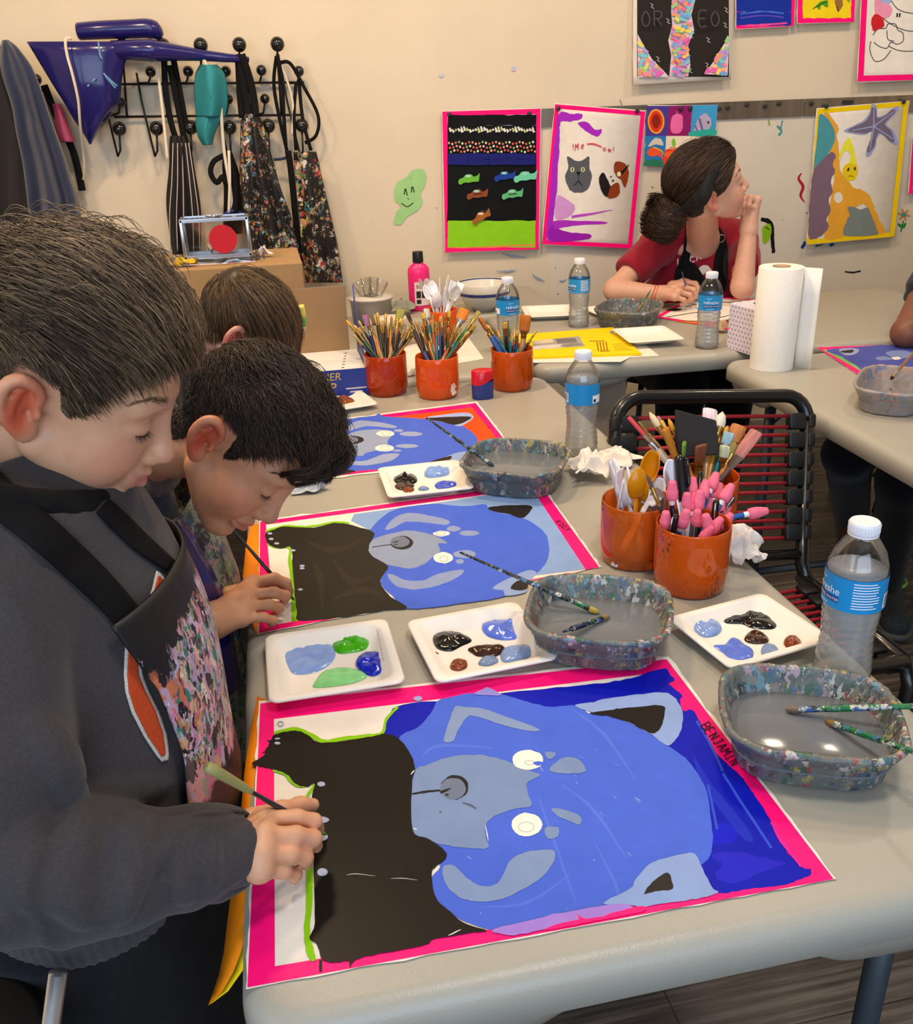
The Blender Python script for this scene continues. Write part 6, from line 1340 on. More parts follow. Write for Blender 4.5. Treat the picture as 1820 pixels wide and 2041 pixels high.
F.fill([(1692, 345), (1690, 330), (1696, 310), (1686, 300), (1672, 318), (1676, 300), (1684, 284), (1692, 274), (1700, 290), (1706, 318), (1710, 340), (1704, 356)], '#ece83c', .9); F.fill([(1680, 336), (1690, 326), (1706, 328), (1710, 342), (1704, 358), (1690, 360), (1682, 350)], '#e8cc1c', .7); F.oval(1691, 338, 2, 4, '#241c10', rot=.3); F.oval(1704, 336, 2, 3.6, '#241c10'); F.line([(1690, 352), (1696, 350), (1701, 353)], 1.5, '#8a6a10')
F.oval(1671, 394, 9, 11, '#ece4d4', .6); F.fill([(1684, 470), (1688, 440), (1694, 428), (1690, 414), (1702, 412), (1716, 418), (1730, 414), (1740, 436), (1748, 458), (1746, 468)], '#7c8886', 1)
st = [(1738, 262), (1722, 268), (1688, 264), (1686, 258), (1722, 240), (1734, 222), (1738, 208), (1748, 212), (1750, 232), (1768, 226), (1786, 212), (1792, 218), (1776, 236), (1768, 248), (1782, 262), (1790, 286), (1780, 286), (1760, 268), (1750, 272), (1744, 296), (1732, 312), (1726, 306), (1734, 284)]
F.fill(st, '#9aa4d4', 1); F.fill([(1740 + (x - 1740) * .86, 254 + (y - 254) * .86) for x, y in st], '#75697f', .8); [F.line([(1742, 252), q], [3, 1.5], '#9aa4d4') for q in ((1698, 260), (1742, 216), (1782, 222), (1782, 278), (1734, 300))]
fin(t, F)
for x, y in ((1647, 212), (1801, 203)): magnet(x, y, 'dark magnet on the %s top corner of the starfish picture' % ('left' if x < 1700 else 'right'), off=.0185)

# upper row, cut by the top of the photograph
t, F, ins, _ = poster('black and rainbow lettered painting on white paper, upper row', [(1262, -110), (1469, -120), (1456, 158), (1262, 169)], tapec=None, inset=14, seed=5, curl=.02)
band(F, 1270, 1453, -60, 153, '#2a2523', .5, 8); R7 = ['#ef8aa8', '#7cc8d8', '#f0d860', '#9ad08c', '#b89ad8', '#f09a6c', '#6fa8e0', '#e86ab8']; g = np.random.default_rng(8)

def rainbow(poly, n, seed):
 P = np.array(poly, float); g = np.random.default_rng(seed); F.fill(poly, '#e0c8d0', .8, sm=False)
 lo, hi = P.min(0), P.max(0); k = 0

 def inside(x, y):
  r_ = False; j = len(P) - 1
  for i in range(len(P)):
   if (P[i][1] > y) != (P[j][1] > y) and x < (P[j][0] - P[i][0]) * (y - P[i][1]) / (P[j][1] - P[i][1]) + P[i][0]: r_ = not r_
   j = i
  return r_
 while k < n:
  x, y = g.uniform(lo[0], hi[0]), g.uniform(lo[1], hi[1]); a = g.choice([-.6, .7, .2, -1.1]); l = g.uniform(8, 20)
  e = [(x - l / 2 * math.cos(a), y - l / 2 * math.sin(a)), (x + l / 2 * math.cos(a), y + l / 2 * math.sin(a))]
  if all(inside(*q) for q in e): F.line(e, 6.5, R7[k % 8]); k += 1
  elif g.random() < .02: k += 1

rainbow([(1346, -60), (1378, -60), (1386, 0), (1378, 30), (1384, 60), (1372, 90), (1376, 130), (1372, 152), (1334, 153), (1338, 110), (1332, 80), (1340, 50), (1338, 20)], 150, 1); rainbow([(1271, 68), (1284, 92), (1300, 118), (1322, 140), (1334, 153), (1271, 154)], 70, 2); rainbow([(1453, 72), (1440, 92), (1424, 120), (1404, 148), (1450, 150)], 60, 3)
for txt, x, y in (('OR', 1280, 52), ('EO', 1394, 52)):
 write(F, txt, (x, y), (24, -.5), (0, -30), 3.2, '#4a4644')
for x, y in ((1300, 12), (1332, 42), (1312, 118), (1308, 130), (1378, 70), (1376, 140), (1448, 20), (1446, 50), (1410, 130), (1412, 80)): F.line([(x - 4, y - 5), (x + 2, y - 2), (x - 2, y + 2), (x + 4, y + 5)], 1, '#d8d4d0', n=2)
fin(t, F)
t, F, ins, _ = poster('blue painting with pink tape in the upper row', [(1466, -120), (1592, -120), (1584, 53), (1466, 59)], inset=12, seed=6, curl=.014); band(F, 1468, 1578, -60, 50, '#14309c', 2, 4)
for y, c in ((12, '#3f5cc8'), (25, '#4a6ad0'), (33, '#5a4ab8')): F.line([(1476, y + 3), (1520, y - 2), (1562, y + 2)], 3, c, .8)
F.line([(1478, 52), (1520, 50), (1570, 46)], [2, 5, 2], '#e84a9c', 1); fin(t, F)
t, F, ins, _ = poster('yellow painting with pink tape and green wing shape in the upper row', [(1590, -130), (1712, -130), (1704, 45), (1588, 48)], inset=13, seed=7, curl=.014); band(F, 1600, 1697, -60, 36, '#f0d21c', 1.4, 4)
F.fill([(1618, 20), (1634, 4), (1648, -10), (1650, 14), (1638, 10), (1634, 19), (1626, 14)], '#4a9c2c', .8); F.line([(1620, 18), (1648, 2)], 1.5, '#1c3a14'); F.fill([(1664, -10), (1676, -12), (1680, 10), (1671, 23), (1665, 8)], '#9a6a3c', .7); F.line([(1668, 12), (1671, 24)], 2, '#3a2a1c'); F.line([(1686, -4), (1694, 4)], 4, '#6aa83c'); fin(t, F)
t, F, ins, _ = poster('line drawing of cloud shapes with pink tape at the top right', [(1722, -120), (1930, -124), (1930, 158), (1708, 164)], inset=13, seed=8, curl=.02)
for q in (((1760, 0), (1752, 20), (1765, 40), (1790, 55), (1815, 62), (1850, 60)), ((1740, 70), (1750, 58), (1766, 56), (1770, 48), (1785, 48), (1790, 60), (1800, 66), (1800, 82), (1788, 88), (1776, 84), (1768, 96), (1752, 92), (1742, 84)), ((1736, 82), (1734, 100), (1742, 120), (1752, 122), (1764, 116), (1776, 100)), ((1772, 92), (1790, 100), (1815, 102), (1850, 96)), ((1776, 0), (1790, 18), (1815, 26), (1850, 26)), ((1768, 60), (1770, 78), (1782, 82))): F.line(q, 1.5, '#3a3634')
for x in (1789, 1794): F.line([(x, 26), (x - 1, 34)], 3, '#26221f')
F.fill([(1744, 2), (1752, -6), (1766, 2), (1778, 16), (1774, 32), (1760, 36), (1746, 28)], '#f09ab8', 1); F.fill([(1752, -10), (1770, -14), (1776, 4), (1760, 6)], '#a8b8e0', .8); F.fill([(1738, 36), (1746, 28), (1760, 36), (1762, 52), (1750, 58), (1742, 62), (1737, 50)], '#d0242c', .8); fin(t, F)
t, F, ins, _ = poster('pink-taped picture just entering at the right edge beside the painted flower', [(1818, 270), (2000, 262), (1990, 384), (1810, 388)], inset=9, seed=9, curl=.014); band(F, 1822, 1990, 290, 376, '#7c98b4', .8, 3); fin(t, F)

# ------------------------------------------------------------------ coat racks and what hangs from them
m_knob = mat('black_gloss_knob', '#121214', .16, coat=.5); m_wire = mat('black_wire', '#17171a', .4)
tR = thing('coat_rack', 'black wire coat rack with ball knobs holding the painted aprons', 'coat rack', pw(400, 200, 0.01))

def rtube(pts, rad, name, parent): b = MB(); b.tube([pw(x, y, o) for x, y, o in pts], rad, m_wire, 8); return b.build(name, parent, world=True)

for y0_, y1_ in ((168, 164), (233, 229)): rtube([(228, y0_, .02), (400, (y0_ + y1_) / 2, .02), (606, y1_, .02)], .004, 'rail', tR)

def knob(x, y, r, off, parent, pts):
 w_ = rtube(pts, .0036, 'hook', parent); b = MB(); n = 12; b.lathe([(max(.0004, r * math.sin(math.pi * i / n)), -r * math.cos(math.pi * i / n)) for i in range(n + 1)], m_knob, c=pw(x, y, off), seg=20); o = b.build('knob', w_, world=True)

for x, y in ((245, 92), (325, 91), (400, 90), (477, 89), (553, 88)): knob(x, y, .0235, .095, tR, [(x + 8, 232, .02), (x + 4, 168, .024), (x + 1, 130, .06), (x, 110, .09), (x, 96, .095)])
for x, y in ((300, 143), (375, 142), (450, 142), (521, 140), (596, 142)): knob(x, y, .0175, .05, tR, [(x - 25, 166, .02), (x - 4, 165, .03), (x - 1, 156, .045), (x, 148, .05)])
for x, y in ((455, 198), (528, 197), (240, 204)): knob(x, y, .0165, .04, tR, [(x - 20, 231, .02), (x - 3, 225, .03), (x, 205, .04)])
for x, y in ((238, 257), (312, 256), (380, 254), (458, 254), (535, 251), (602, 250)): knob(x, y, .0235, .075, tR, [(x - 40, 145, .022), (x - 30, 200, .03), (x - 3, 312, .06), (x + 2, 300, .068), (x, 262, .075)])
tL = copy_tree(tR); tL['label'] = 'second coat rack at the left edge, mostly hidden by hanging jackets'; tL.location = Vector(tR.location) - Vector(tuple(W_U * (np.linalg.norm(pw(596, 142) - pw(78, 148)))))

def drape(name, label, cat, rows, m, fold=.012, nf=3.0, seed=0, part='cloth', group=None, roundness=.03, t=None, nu=26, sub=5, attr=None):
 """hanging cloth from rows (left px, right px, y px, distance from the wall); folds run down it"""
 A_ = np.array(rows, float); k = np.linspace(0, len(rows) - 1, (len(rows) - 1) * sub + 1); cols = [np.interp(k, np.arange(len(rows)), A_[:, i]) for i in range(4)]
 cols = [np.convolve(np.pad(c, 2, 'edge'), [.1, .2, .4, .2, .1], 'valid') for c in cols]; y0_ = A_[:, 2].min(); G = []
 for l, r, y, o in zip(*cols):
  row = []
  for u in np.linspace(0, 1, nu):
   v = (y - y0_) / 200; f = fold * (.35 + v) * (math.sin(2 * math.pi * nf * u + seed + .8 * v) + .5 * noise3(np.array([[u * 5, v * 2, seed]]), 1, seed)[0]); row.append(pw(l + (r - l) * u + 3 * noise3(np.array([[v * 3, seed, u > .5]]), 1, seed)[0], y, max(.006, o + roundness * math.sin(math.pi * u) + f)))
  G.append(row)
 t = t or thing(name, label, cat, G[0][nu // 2], group=group); b = MB(); b.grid(G, m); b.build(part, t, world=True, solid=.003); return t

def cord(t, pts, rad, m, part, flat=None): b = MB(); b.tube(smooth_line([pw(*p) for p in pts], 5), rad, m, 8, flat=flat, up=tuple(W_N)); return b.build(part, t, world=True)

SPL = ['#d8d0c8', '#7a2c34', '#3f6f8c', '#b09aa4', '#c8a03c', '#5f8c6a', '#8a5a3c', '#b8c8cc', '#d8804c', '#1f3f5c']
m_apb = splatter('paint_flecked_black_apron', '#131214', SPL, 90, .42, .55, 11); m_apc = splatter('heavily_painted_black_apron', '#151315', ['#d89a6c', '#e0d8d0', '#b0303c', '#6a8c5c', '#c8844c', '#8a8a90', '#4c7a8c', '#d8c07c'], 60, .45, .5, 9)
m_vin = mat('indigo_vinyl', '#221d66', .22, spec=.5, bump=.2, bscale=14, coat=.2); m_nav = mat('navy_fleece', '#2c3550', .9, sheen=.3, bump=.3, bscale=300); m_blj = mat('black_jacket_cloth', '#1f1a1e', .85, sheen=.2); m_str = mat('white_cotton_tie', '#e4d8c4', .8); m_bk = mat('black_webbing', '#100f10', .8, spec=.2)

drape('jacket', 'black jacket hanging at the far left edge', 'jacket', [(-70, 20, 110, .09), (-70, 34, 200, .10), (-60, 52, 300, .10), (-50, 62, 400, .10), (-40, 70, 470, .09)], m_blj, .012, 2, 3)
drape('hoodie', 'navy fleece hoodie hanging on the left rack', 'jacket', [(4, 16, 79, .14), (0, 34, 92, .15), (2, 62, 130, .15), (16, 88, 190, .15), (32, 112, 260, .14), (46, 134, 320, .13), (54, 152, 385, .12), (60, 160, 440, .11)], m_nav, .016, 2.4, 6, roundness=.05)
t = drape('backpack_strap', 'pink and black bag straps between hoodie and blue apron', 'bag', [(100, 122, 205, .06), (108, 130, 225, .07), (114, 142, 260, .07), (122, 152, 285, .07)], mat('pink_webbing', '#b0486c', .7), .006, 1, 2, part='pink_panel'); cord(t, [(88, 170, .06), (112, 230, .07), (145, 300, .06), (160, 360, .05), (164, 380, .05)], .012, m_bk, 'black_strap', flat=.4)
t = drape('apron', 'shiny indigo vinyl apron folded over the rack knobs', 'apron', [(55, 262, 82, .12), (64, 256, 96, .135), (84, 249, 130, .14), (108, 243, 170, .14), (132, 238, 205, .13), (150, 212, 240, .11), (166, 192, 268, .09), (176, 181, 289, .07)], m_vin, .012, 1.1, 1, part='bib', roundness=.06)
b = MB(); b.tube(smooth_line([pw(225, 100, .13), pw(280, 100, .15), pw(330, 103, .14), pw(400, 110, .12), pw(460, 116, .11), pw(496, 119, .10)], 5), np.interp(np.linspace(0, 1, 26), [0, .3, .6, 1], [.035, .042, .022, .011]), m_vin, 14, flat=.8); b.build('skirt_roll', t, world=True)
b = MB(); b.tube(smooth_line([pw(157, 63, .09), pw(200, 60, .10), pw(260, 58, .10), pw(300, 58, .09), pw(322, 74, .08)], 5), np.interp(np.linspace(0, 1, 21), [0, .8, 1], [.026, .030, .012]), m_vin, 14); b.build('folded_hem', t, world=True)
for pts in (((206, 146, .212), (218, 158, .212), (234, 172, .206)), ((210, 152, .212), (222, 166, .21), (230, 176, .206)), ((184, 162, .216), (190, 157, .216)), ((174, 172, .216), (178, 169, .216)), ((196, 84, .200), (199, 108, .206), (203, 118, .206))): cord(t, pts, .003, mat('pale_blue_paint_smear', '#5f8fb8', .5), 'paint_smear', flat=.3)
cord(t, [(142, 76, .19), (131, 80, .21), (134, 110, .215), (145, 150, .215), (156, 200, .20), (160, 250, .17), (166, 300, .10), (168, 345, .06), (160, 380, .03)], .0055, m_str, 'neck_tie', flat=.35)
t = drape('apron', 'black pinstriped apron hanging third on the rack', 'apron', [(342, 372, 268, .07), (338, 384, 300, .08), (334, 394, 360, .09), (334, 402, 420, .09), (338, 404, 470, .08), (344, 398, 512, .07)], mat('black_twill', '#1c191b', .8), .010, 3, 4, part='bib')
for x0_, x1_ in ((345, 338), (354, 352), (362, 366), (370, 384), (376, 396)): cord(t, [(x0_, 285, .105), ((x0_ + x1_) / 2 + 1, 360, .128), (x1_, 430, .13), (x1_ + 2, 500, .11)], .0016, mat('pale_pinstripe', '#c8b8b0', .8), 'pinstripe')
for p in (((327, 112, .10), (330, 180, .09), (340, 240, .09), (350, 275, .085)), ((338, 130, .10), (350, 190, .09), (362, 250, .09), (368, 282, .085)), ((346, 120, .10), (356, 170, .08), (372, 258, .08))): cord(t, p, .010, m_bk, 'strap', flat=.35)
cord(t, [(313, 128, .11), (318, 170, .10), (326, 240, .10), (334, 320, .10)], .005, m_str, 'tie', flat=.4)
t = drape('cap', 'teal cloth cap hanging on the rack', 'hat', [(402, 428, 128, .08), (392, 446, 145, .09), (386, 454, 175, .10), (387, 456, 205, .10), (392, 448, 235, .09)], mat('teal_cloth', '#2b8c96', .8, bump=.4, bscale=30), .012, 1.5, 9, part='crown', roundness=.07)
drape('cap', '', '', [(390, 446, 232, .10), (389, 436, 250, .105), (396, 428, 272, .10), (408, 424, 290, .09)], mat('teal_cloth', '#2b8c96'), .004, .6, 2, part='brim', t=t, roundness=.05)
t = drape('apron', 'dark apron with black loop strap and pale ties, middle of the rack', 'apron', [(446, 462, 300, .06), (442, 472, 330, .07), (446, 480, 370, .07), (448, 482, 420, .07), (446, 484, 470, .06)], m_bk, .008, 1.4, 7, part='bib')
cord(t, [(446, 310, .09), (426, 322, .09), (420, 344, .09), (432, 364, .09), (444, 352, .09), (450, 366, .09)], .009, m_bk, 'loop_strap', flat=.4)
cord(t, [(400, 105, .13), (420, 150, .13), (438, 195, .12), (443, 260, .11), (448, 310, .10), (458, 370, .10), (464, 425, .09)], .0055, m_str, 'pale_tie', flat=.4); cord(t, [(456, 300, .10), (458, 360, .11), (456, 424, .10)], .005, m_str, 'pale_tie', flat=.4); cord(t, [(448, 428, .09), (462, 420, .095), (482, 426, .09)], .006, mat('blue_tape', '#2a2f8a', .6), 'blue_tie', flat=.5)
t = drape('apron', 'black paint-flecked apron hanging right of the cap', 'apron', [(486, 512, 225, .09), (480, 526, 250, .10), (478, 542, 310, .11), (482, 560, 380, .11), (487, 580, 440, .10), (494, 600, 500, .09), (500, 606, 560, .08)], m_apb, .012, 2.2, 12, part='bib', roundness=.05)
for p in (((478, 108, .11), (484, 160, .11), (490, 200, .11), (496, 232, .12)), ((481, 108, .12), (498, 160, .11), (506, 200, .11), (510, 232, .12)), ((476, 112, .10), (479, 180, .10), (484, 235, .11))): cord(t, p, .013, m_bk, 'strap', flat=.35)
t = drape('apron', 'heavily painted apron hanging at the right end of the rack', 'apron', [(586, 628, 300, .08), (588, 636, 330, .09), (594, 650, 390, .09), (600, 664, 450, .09), (604, 674, 510, .08), (610, 682, 568, .07)], m_apc, .010, 1.8, 15, part='bib', roundness=.04)
cord(t, [(574, 300, .09), (580, 340, .09), (588, 420, .08), (598, 520, .07)], .011, m_bk, 'side_binding', flat=.4)
for p in (((553, 108, .11), (562, 160, .10), (566, 230, .09), (570, 290, .08)), ((556, 126, .10), (578, 126, .09), (604, 170, .08), (634, 230, .07), (630, 270, .07), (608, 285, .08)), ((596, 160, .07), (600, 210, .08), (606, 250, .09), (620, 300, .09)), ((551, 112, .10), (546, 170, .08), (558, 240, .08), (572, 300, .08)), ((590, 165, .07), (586, 230, .08), (590, 300, .08))): cord(t, p, .006, m_bk, 'strap', flat=.5)
cord(t, [(557, 125, .10), (572, 160, .09), (584, 210, .08), (582, 270, .08)], .004, m_str, 'pale_tie', flat=.5); cord(t, [(546, 318, .06), (565, 316, .07), (580, 308, .08)], .005, m_nav, 'blue_tie')

# ------------------------------------------------------------------ the black chair with red cords, and chrome stool
m_fr_ = mat('black_chair_tube', '#151516', .28, coat=.3); m_red = mat('red_elastic_cord', '#a3202c', .6); m_cl = mat('black_cord_clip', '#141416', .45)
TRc, TLc, BRc = at_y(1611, 788, 1.09), at_y(1229, 792, 1.09), pz(1597, 1150, .44); BLc = BRc + (TLc - TRc) * np.array([1, 1, 0]); BLc[2] = BRc[2]
t = thing('chair', 'black tube chair with red elastic cords between the tables', 'chair', ((TLc[0] + TRc[0]) / 2, BRc[1], 0)); sx = (TRc - TLc) / np.linalg.norm(TRc - TLc); dn = BRc - TRc; dn /= np.linalg.norm(dn)
b = MB(); r = .055; arc = lambda c, a, e: [c + r * (math.cos(q) * a + math.sin(q) * e) for q in np.linspace(0, math.pi / 2, 7)]
b.tube([BLc, TLc + dn * r] + arc(TLc + sx * r + dn * r, -sx, -dn) + arc(TRc - sx * r + dn * r, -dn, sx) + [TRc + dn * r, BRc - dn * .03, BRc + np.array([0, -.03, -.012])], .0145, m_fr_, 14); b.build('back_frame', t, world=True)
py14 = [827, 849, 865, 886, 904, 925, 942, 961, 979, 998, 1017, 1035, 1049, 1070]

def on_back(px, py): n = np.cross(sx, dn); d = ray(px, py); return CAM + d * (n @ (TRc - CAM) / (n @ d))

zs = [on_back(1588, y) for y in py14]; ins = .040
for q in zs:
 k = (q - TRc) @ dn; a, c = TLc + dn * k + sx * ins, TRc + dn * k - sx * ins; b = MB(); b.tube([a, (a + c) / 2 + np.array([0, .004, 0]), c], .0042, m_red, 8); b.build('back_cord', t, world=True)
nb = np.cross(sx, dn); Rb2 = np.stack([sx, -dn, nb], 1)
for i in range(0, 14, 2):
 k = ((zs[i] + zs[i + 1]) / 2 - TRc) @ dn
 for e, s_ in ((TRc, -1), (TLc, 1)): b = MB(); b.box(e + dn * k + sx * s_ * .022, (.046, .034, .022), m_cl, rot=Rb2, bev=.004); b.box(e + dn * k + sx * s_ * -.004, (.016, .030, .030), m_cl, rot=Rb2, bev=.004); b.build('cord_clip', t, world=True)
b = MB(); k = (zs[-1] - TRc) @ dn + .035; b.tube([TLc + dn * k, TRc + dn * k], .012, m_fr_, 12); b.build('lower_bar', t, world=True)
yF = BRc[1] - .34; zS = .44
for e, s_ in ((BLc, 1), (BRc, -1)):
 b = MB(); b.tube([e + np.array([0, 0, 0]), np.array([e[0], yF, zS + .005]), np.array([e[0], yF - .02, zS - .03]), np.array([e[0], yF - .01, .02])], .0145, m_fr_, 12); b.build('leg', t, world=True)
 b = MB(); b.tube([np.array([e[0] - s_ * .02, BRc[1] - .06, zS]), np.array([e[0] - s_ * .02, BRc[1] + .10, .02])], .0125, m_fr_, 12); b.build('leg', t, world=True)
for i in range(13):
 y = BRc[1] - .05 - i * .0225; b = MB(); b.tube([np.array([BLc[0] + .035, y, zS]), np.array([(BLc[0] + BRc[0]) / 2, y, zS - .006]), np.array([BRc[0] - .035, y, zS])], .0042, m_red, 8); b.build('seat_cord', t, world=True)
 if i % 2 == 0:
  for e, s_ in ((BRc, -1), (BLc, 1)): b = MB(); b.box((e[0] + s_ * .018, y - .011, zS), (.046, .036, .022), m_cl, bev=.004); b.build('cord_clip', t, world=True)
b = MB(); b.tube([np.array([BLc[0], yF, zS + .005]), np.array([BRc[0], yF, zS + .005])], .0145, m_fr_, 12); b.build('seat_bar', t, world=True)

# ------------------------------------------------------------------ heads
def head_solid(S, R_, T, sc, neck=None, sex='boy', smile=0.0, chin=1.0):
 """a head in units of its own height (chin to crown 1): x forward, y left, z up, ears at x = 0"""
 S.frame(R_, T, sc)
 S.ell((-.02, 0, .13), (.43, .34, .37), k=.02)
 S.ell((.17, 0, -.10), (.245, .27, .34), k=.10)
 for y in (-1, 1):
  S.cone((.02, y * .235, -.24), (.29, y * .07, -.425), .075, .075, k=.10)
  S.ell((.25, y * .155, -.19), (.135, .115, .145), k=.08)
 S.ell((.335, 0, -.425), (.075, .09, .07), k=.06)
 if neck is not None: S.cone((-.10, 0, -.22), neck, .20, .215, k=.08)
 for y in (-1, 1):
  S.ell((.34, y * .12, .08), (.055, .10, .04), k=.09)
  S.ell((.455, y * .145, -.005), (.085, .085, .06), k=.06, sub=True)
  S.ell((.322, y * .143, -.012), (.078, .078, .07), k=.015)
 # nose
 S.cone((.395, 0, .02), (.462, 0, -.145), .03, .042, k=.05)
 S.ell((.468, 0, -.165), (.048, .05, .045), k=.035)
 for y in (-1, 1):
  S.ell((.425, y * .054, -.188), (.042, .032, .034), k=.03)
  S.ell((.452, y * .026, -.214), (.018, .011, .014), k=.008, sub=True)
 # mouth
 S.ell((.385, 0, -.30), (.05, .11, .07), k=.05)
 u = .03 * smile
 for y in (-1, 1):
  S.cone((.425, y * .0, -.283), (.388, y * .115, -.302 + u), .026, .015, k=.02)
  S.cone((.418, y * .0, -.335), (.385, y * .105, -.317 + u), .03, .015, k=.02)
 S.chain([(.375, -.145, -.304 + u * 1.5), (.412, -.10, -.308 + u * .9), (.44, -.05, -.31 + u * .3), (.452, 0, -.309), (.44, .05, -.31 + u * .3), (.412, .10, -.308 + u * .9), (.375, .145, -.304 + u * 1.5)], .011, k=.012, sub=True)
 S.ell((.43, 0, -.385), (.04, .08, .02), k=.03, sub=True)
 # ears
 for y in (-1, 1):
  up = np.array([-.18, y * .10, 1]); back = np.array([-.8, y * .62, -.1]); E = rot_to(up, back)     # up, back, out/in
  O = np.array([.0, y * .325, -.055])

  def e(a, b, c=0.0): return O + E @ np.array([a, b, c * (-y)])
  o = 1.0
  S.ell(e(.01, .055, -.004), (.135, .08, .022), rot=E, k=.025)
  S.chain([*[e(*p) for p in smooth_line([(-.01, .015, .01), (.07, -.002, .028), (.125, .03, .034), (.15, .08, .03), (.12, .128, .025), (.04, .145, .02), (-.03, .12, .015), (-.085, .08, .01)], 3)]], list(np.interp(np.linspace(0, 7, 22), range(8), [.014, .018, .022, .024, .023, .021, .019, .02])), k=.014)
  S.chain([e(.10, .065, .012), e(.06, .095, .02), e(0, .095, .018), e(-.05, .07, .012)], .016, k=.015)
  S.ell(e(-.10, .04, .01), (.045, .042, .022), rot=E, k=.025)
  S.ell(e(-.015, .01, .022), (.024, .02, .02), k=.02)
  S.ell(e(.0, .055, .034), (.05, .034, .024), rot=E, k=.014, sub=True)
  S.ell(e(-.01, .035, .02), (.022, .016, .03), rot=E, k=.012, sub=True)
 S.frame()

def head_col(v, R_, T, sc, skin, flush, lipc, dark=.5):
 q = ((v - T) @ R_) / sc; c = np.tile(np.array(lin(skin)[:3]), (len(v), 1)); fl = np.array(lin(flush)[:3]); lp = np.array(lin(lipc)[:3])

 def mix(wt, t):
  nonlocal c
  wt = np.clip(wt, 0, 1)[:, None]; c = c * (1 - wt) + t * wt

 def g(cx, cy, cz, r): return np.exp(-((((q - (cx, cy, cz)) / r) ** 2).sum(1)))
 near = np.linalg.norm(q, axis=1) < 1.0
 ay = np.abs(q[:, 1])
 qa = np.stack([q[:, 0], ay, q[:, 2]], 1)
 ear = np.exp(-((((qa - (-.05, .39, -.05)) / (.10, .055, .15)) ** 2).sum(1)))
 mix(ear * 1.35 * near, fl)
 mix(.38 * np.exp(-((((qa - (.30, .20, -.18)) / (.12, .12, .11)) ** 2).sum(1))) * near, fl)
 mix(.35 * g(.5, 0, -.17, (.05, .06, .05)) * near, fl)
 lip = np.exp(-((((qa - (.42, 0, -.307)) / (.065, .115, .034)) ** 2).sum(1)) ** 2)
 mix(lip * .8 * near, lp)
 mix(.45 * np.exp(-((((qa - (.345, .15, .02)) / (.06, .09, .022)) ** 2).sum(1))) * near, fl * .8)
 return c

def strands(root, dirs, nrm, S, n=5, length=.03, lift=.002, seed=0, rad=.00045, wav=.25, droop=0.0, flow=None, lf=None):
 """hair laid over the solid S from roots, following dirs"""
 rng = np.random.default_rng(seed); N = len(root); ln = length * (.7 + .6 * rng.random(N)) if np.isscalar(length) else length * (.75 + .5 * rng.random(N))
 p = root.copy(); pts = [p.copy()]; d = dirs + wav * .4 * rng.normal(size=(N, 3)); d /= np.linalg.norm(d, axis=1, keepdims=True)
 lf = lift * (.3 + 1.2 * rng.random(N)) if lf is None else lf
 for i in range(1, n):
  if flow is not None:
   d = d + .6 * flow(p); d /= np.linalg.norm(d, axis=1, keepdims=True)
  d = d + wav * .25 * rng.normal(size=(N, 3)) + np.array([0, 0, -droop]); d /= np.linalg.norm(d, axis=1, keepdims=True)
  p = p + d * (ln / (n - 1))[:, None]
  sd = S(p); g = S.grad(p); want = lf * np.sin(math.pi * min(1, .25 + .6 * i / n)) + .0004
  push = np.where(sd < want, want - sd, (want - sd) * .35 if droop == 0 else 0); p = p + g * push[:, None]; pts.append(p.copy())
 A = np.stack(pts, 1); t = np.gradient(A, axis=1); t /= np.maximum(np.linalg.norm(t, axis=2, keepdims=True), 1e-9)
 u = np.cross(t, np.broadcast_to(nrm[:, None, :], t.shape)); u /= np.maximum(np.linalg.norm(u, axis=2, keepdims=True), 1e-9); w_ = np.cross(u, t)
 pr = rad * np.array([1] * (n - 2) + [.7, .15]); V = []
 for k in range(3):
  a = 2 * math.pi * k / 3; V.append(A + pr[None, :, None] * (math.cos(a) * u + math.sin(a) * w_))
 V = np.stack(V, 2)                                   # N, n, 3, xyz
 idx = np.arange(N * n * 3).reshape(N, n, 3); F = []
 for k in range(3):
  F.append(np.stack([idx[:, :-1, k], idx[:, :-1, (k + 1) % 3], idx[:, 1:, (k + 1) % 3], idx[:, 1:, k]], -1).reshape(-1, 4))
 return V.reshape(-1, 3), np.concatenate(F)

def euler_zyx(y, p, r):
 cy, sy, cp, sp, cr, sr = math.cos(y), math.sin(y), math.cos(p), math.sin(p), math.cos(r), math.sin(r)
 return np.array([[cy, -sy, 0], [sy, cy, 0], [0, 0, 1]]) @ np.array([[cp, 0, sp], [0, 1, 0], [-sp, 0, cp]]) @ np.array([[1, 0, 0], [0, cr, -sr], [0, sr, cr]])

def cast(S, px, py, t0=.3, t1=4.0, off=0.0):
 """first meeting of the sight lines through pixels with the solid S"""
 px, py = np.broadcast_arrays(np.asarray(px, float), np.asarray(py, float)); D = AX_R * ((px - 910) / FPX)[..., None] - AX_U * ((py - 1020.5) / FPX)[..., None] + AX_F; ln = np.linalg.norm(D, axis=-1, keepdims=True); D = D / ln; t = np.full(px.shape, float(t0))
 for _ in range(90): t = np.minimum(t + .85 * (S(CAM + D * t[..., None]) - off), t1)
 miss = t > t1 - .02
 if miss.any() and not miss.all(): t = np.where(miss, np.median(t[~miss]), t)      # stray edge points keep the cloth's own distance
 return CAM + D * t[..., None]

def onto(S, P, it=6, off=0.0):
 for _ in range(it): P = P - S.grad(P) * (S(P) - off)[..., None] * .9
 return P

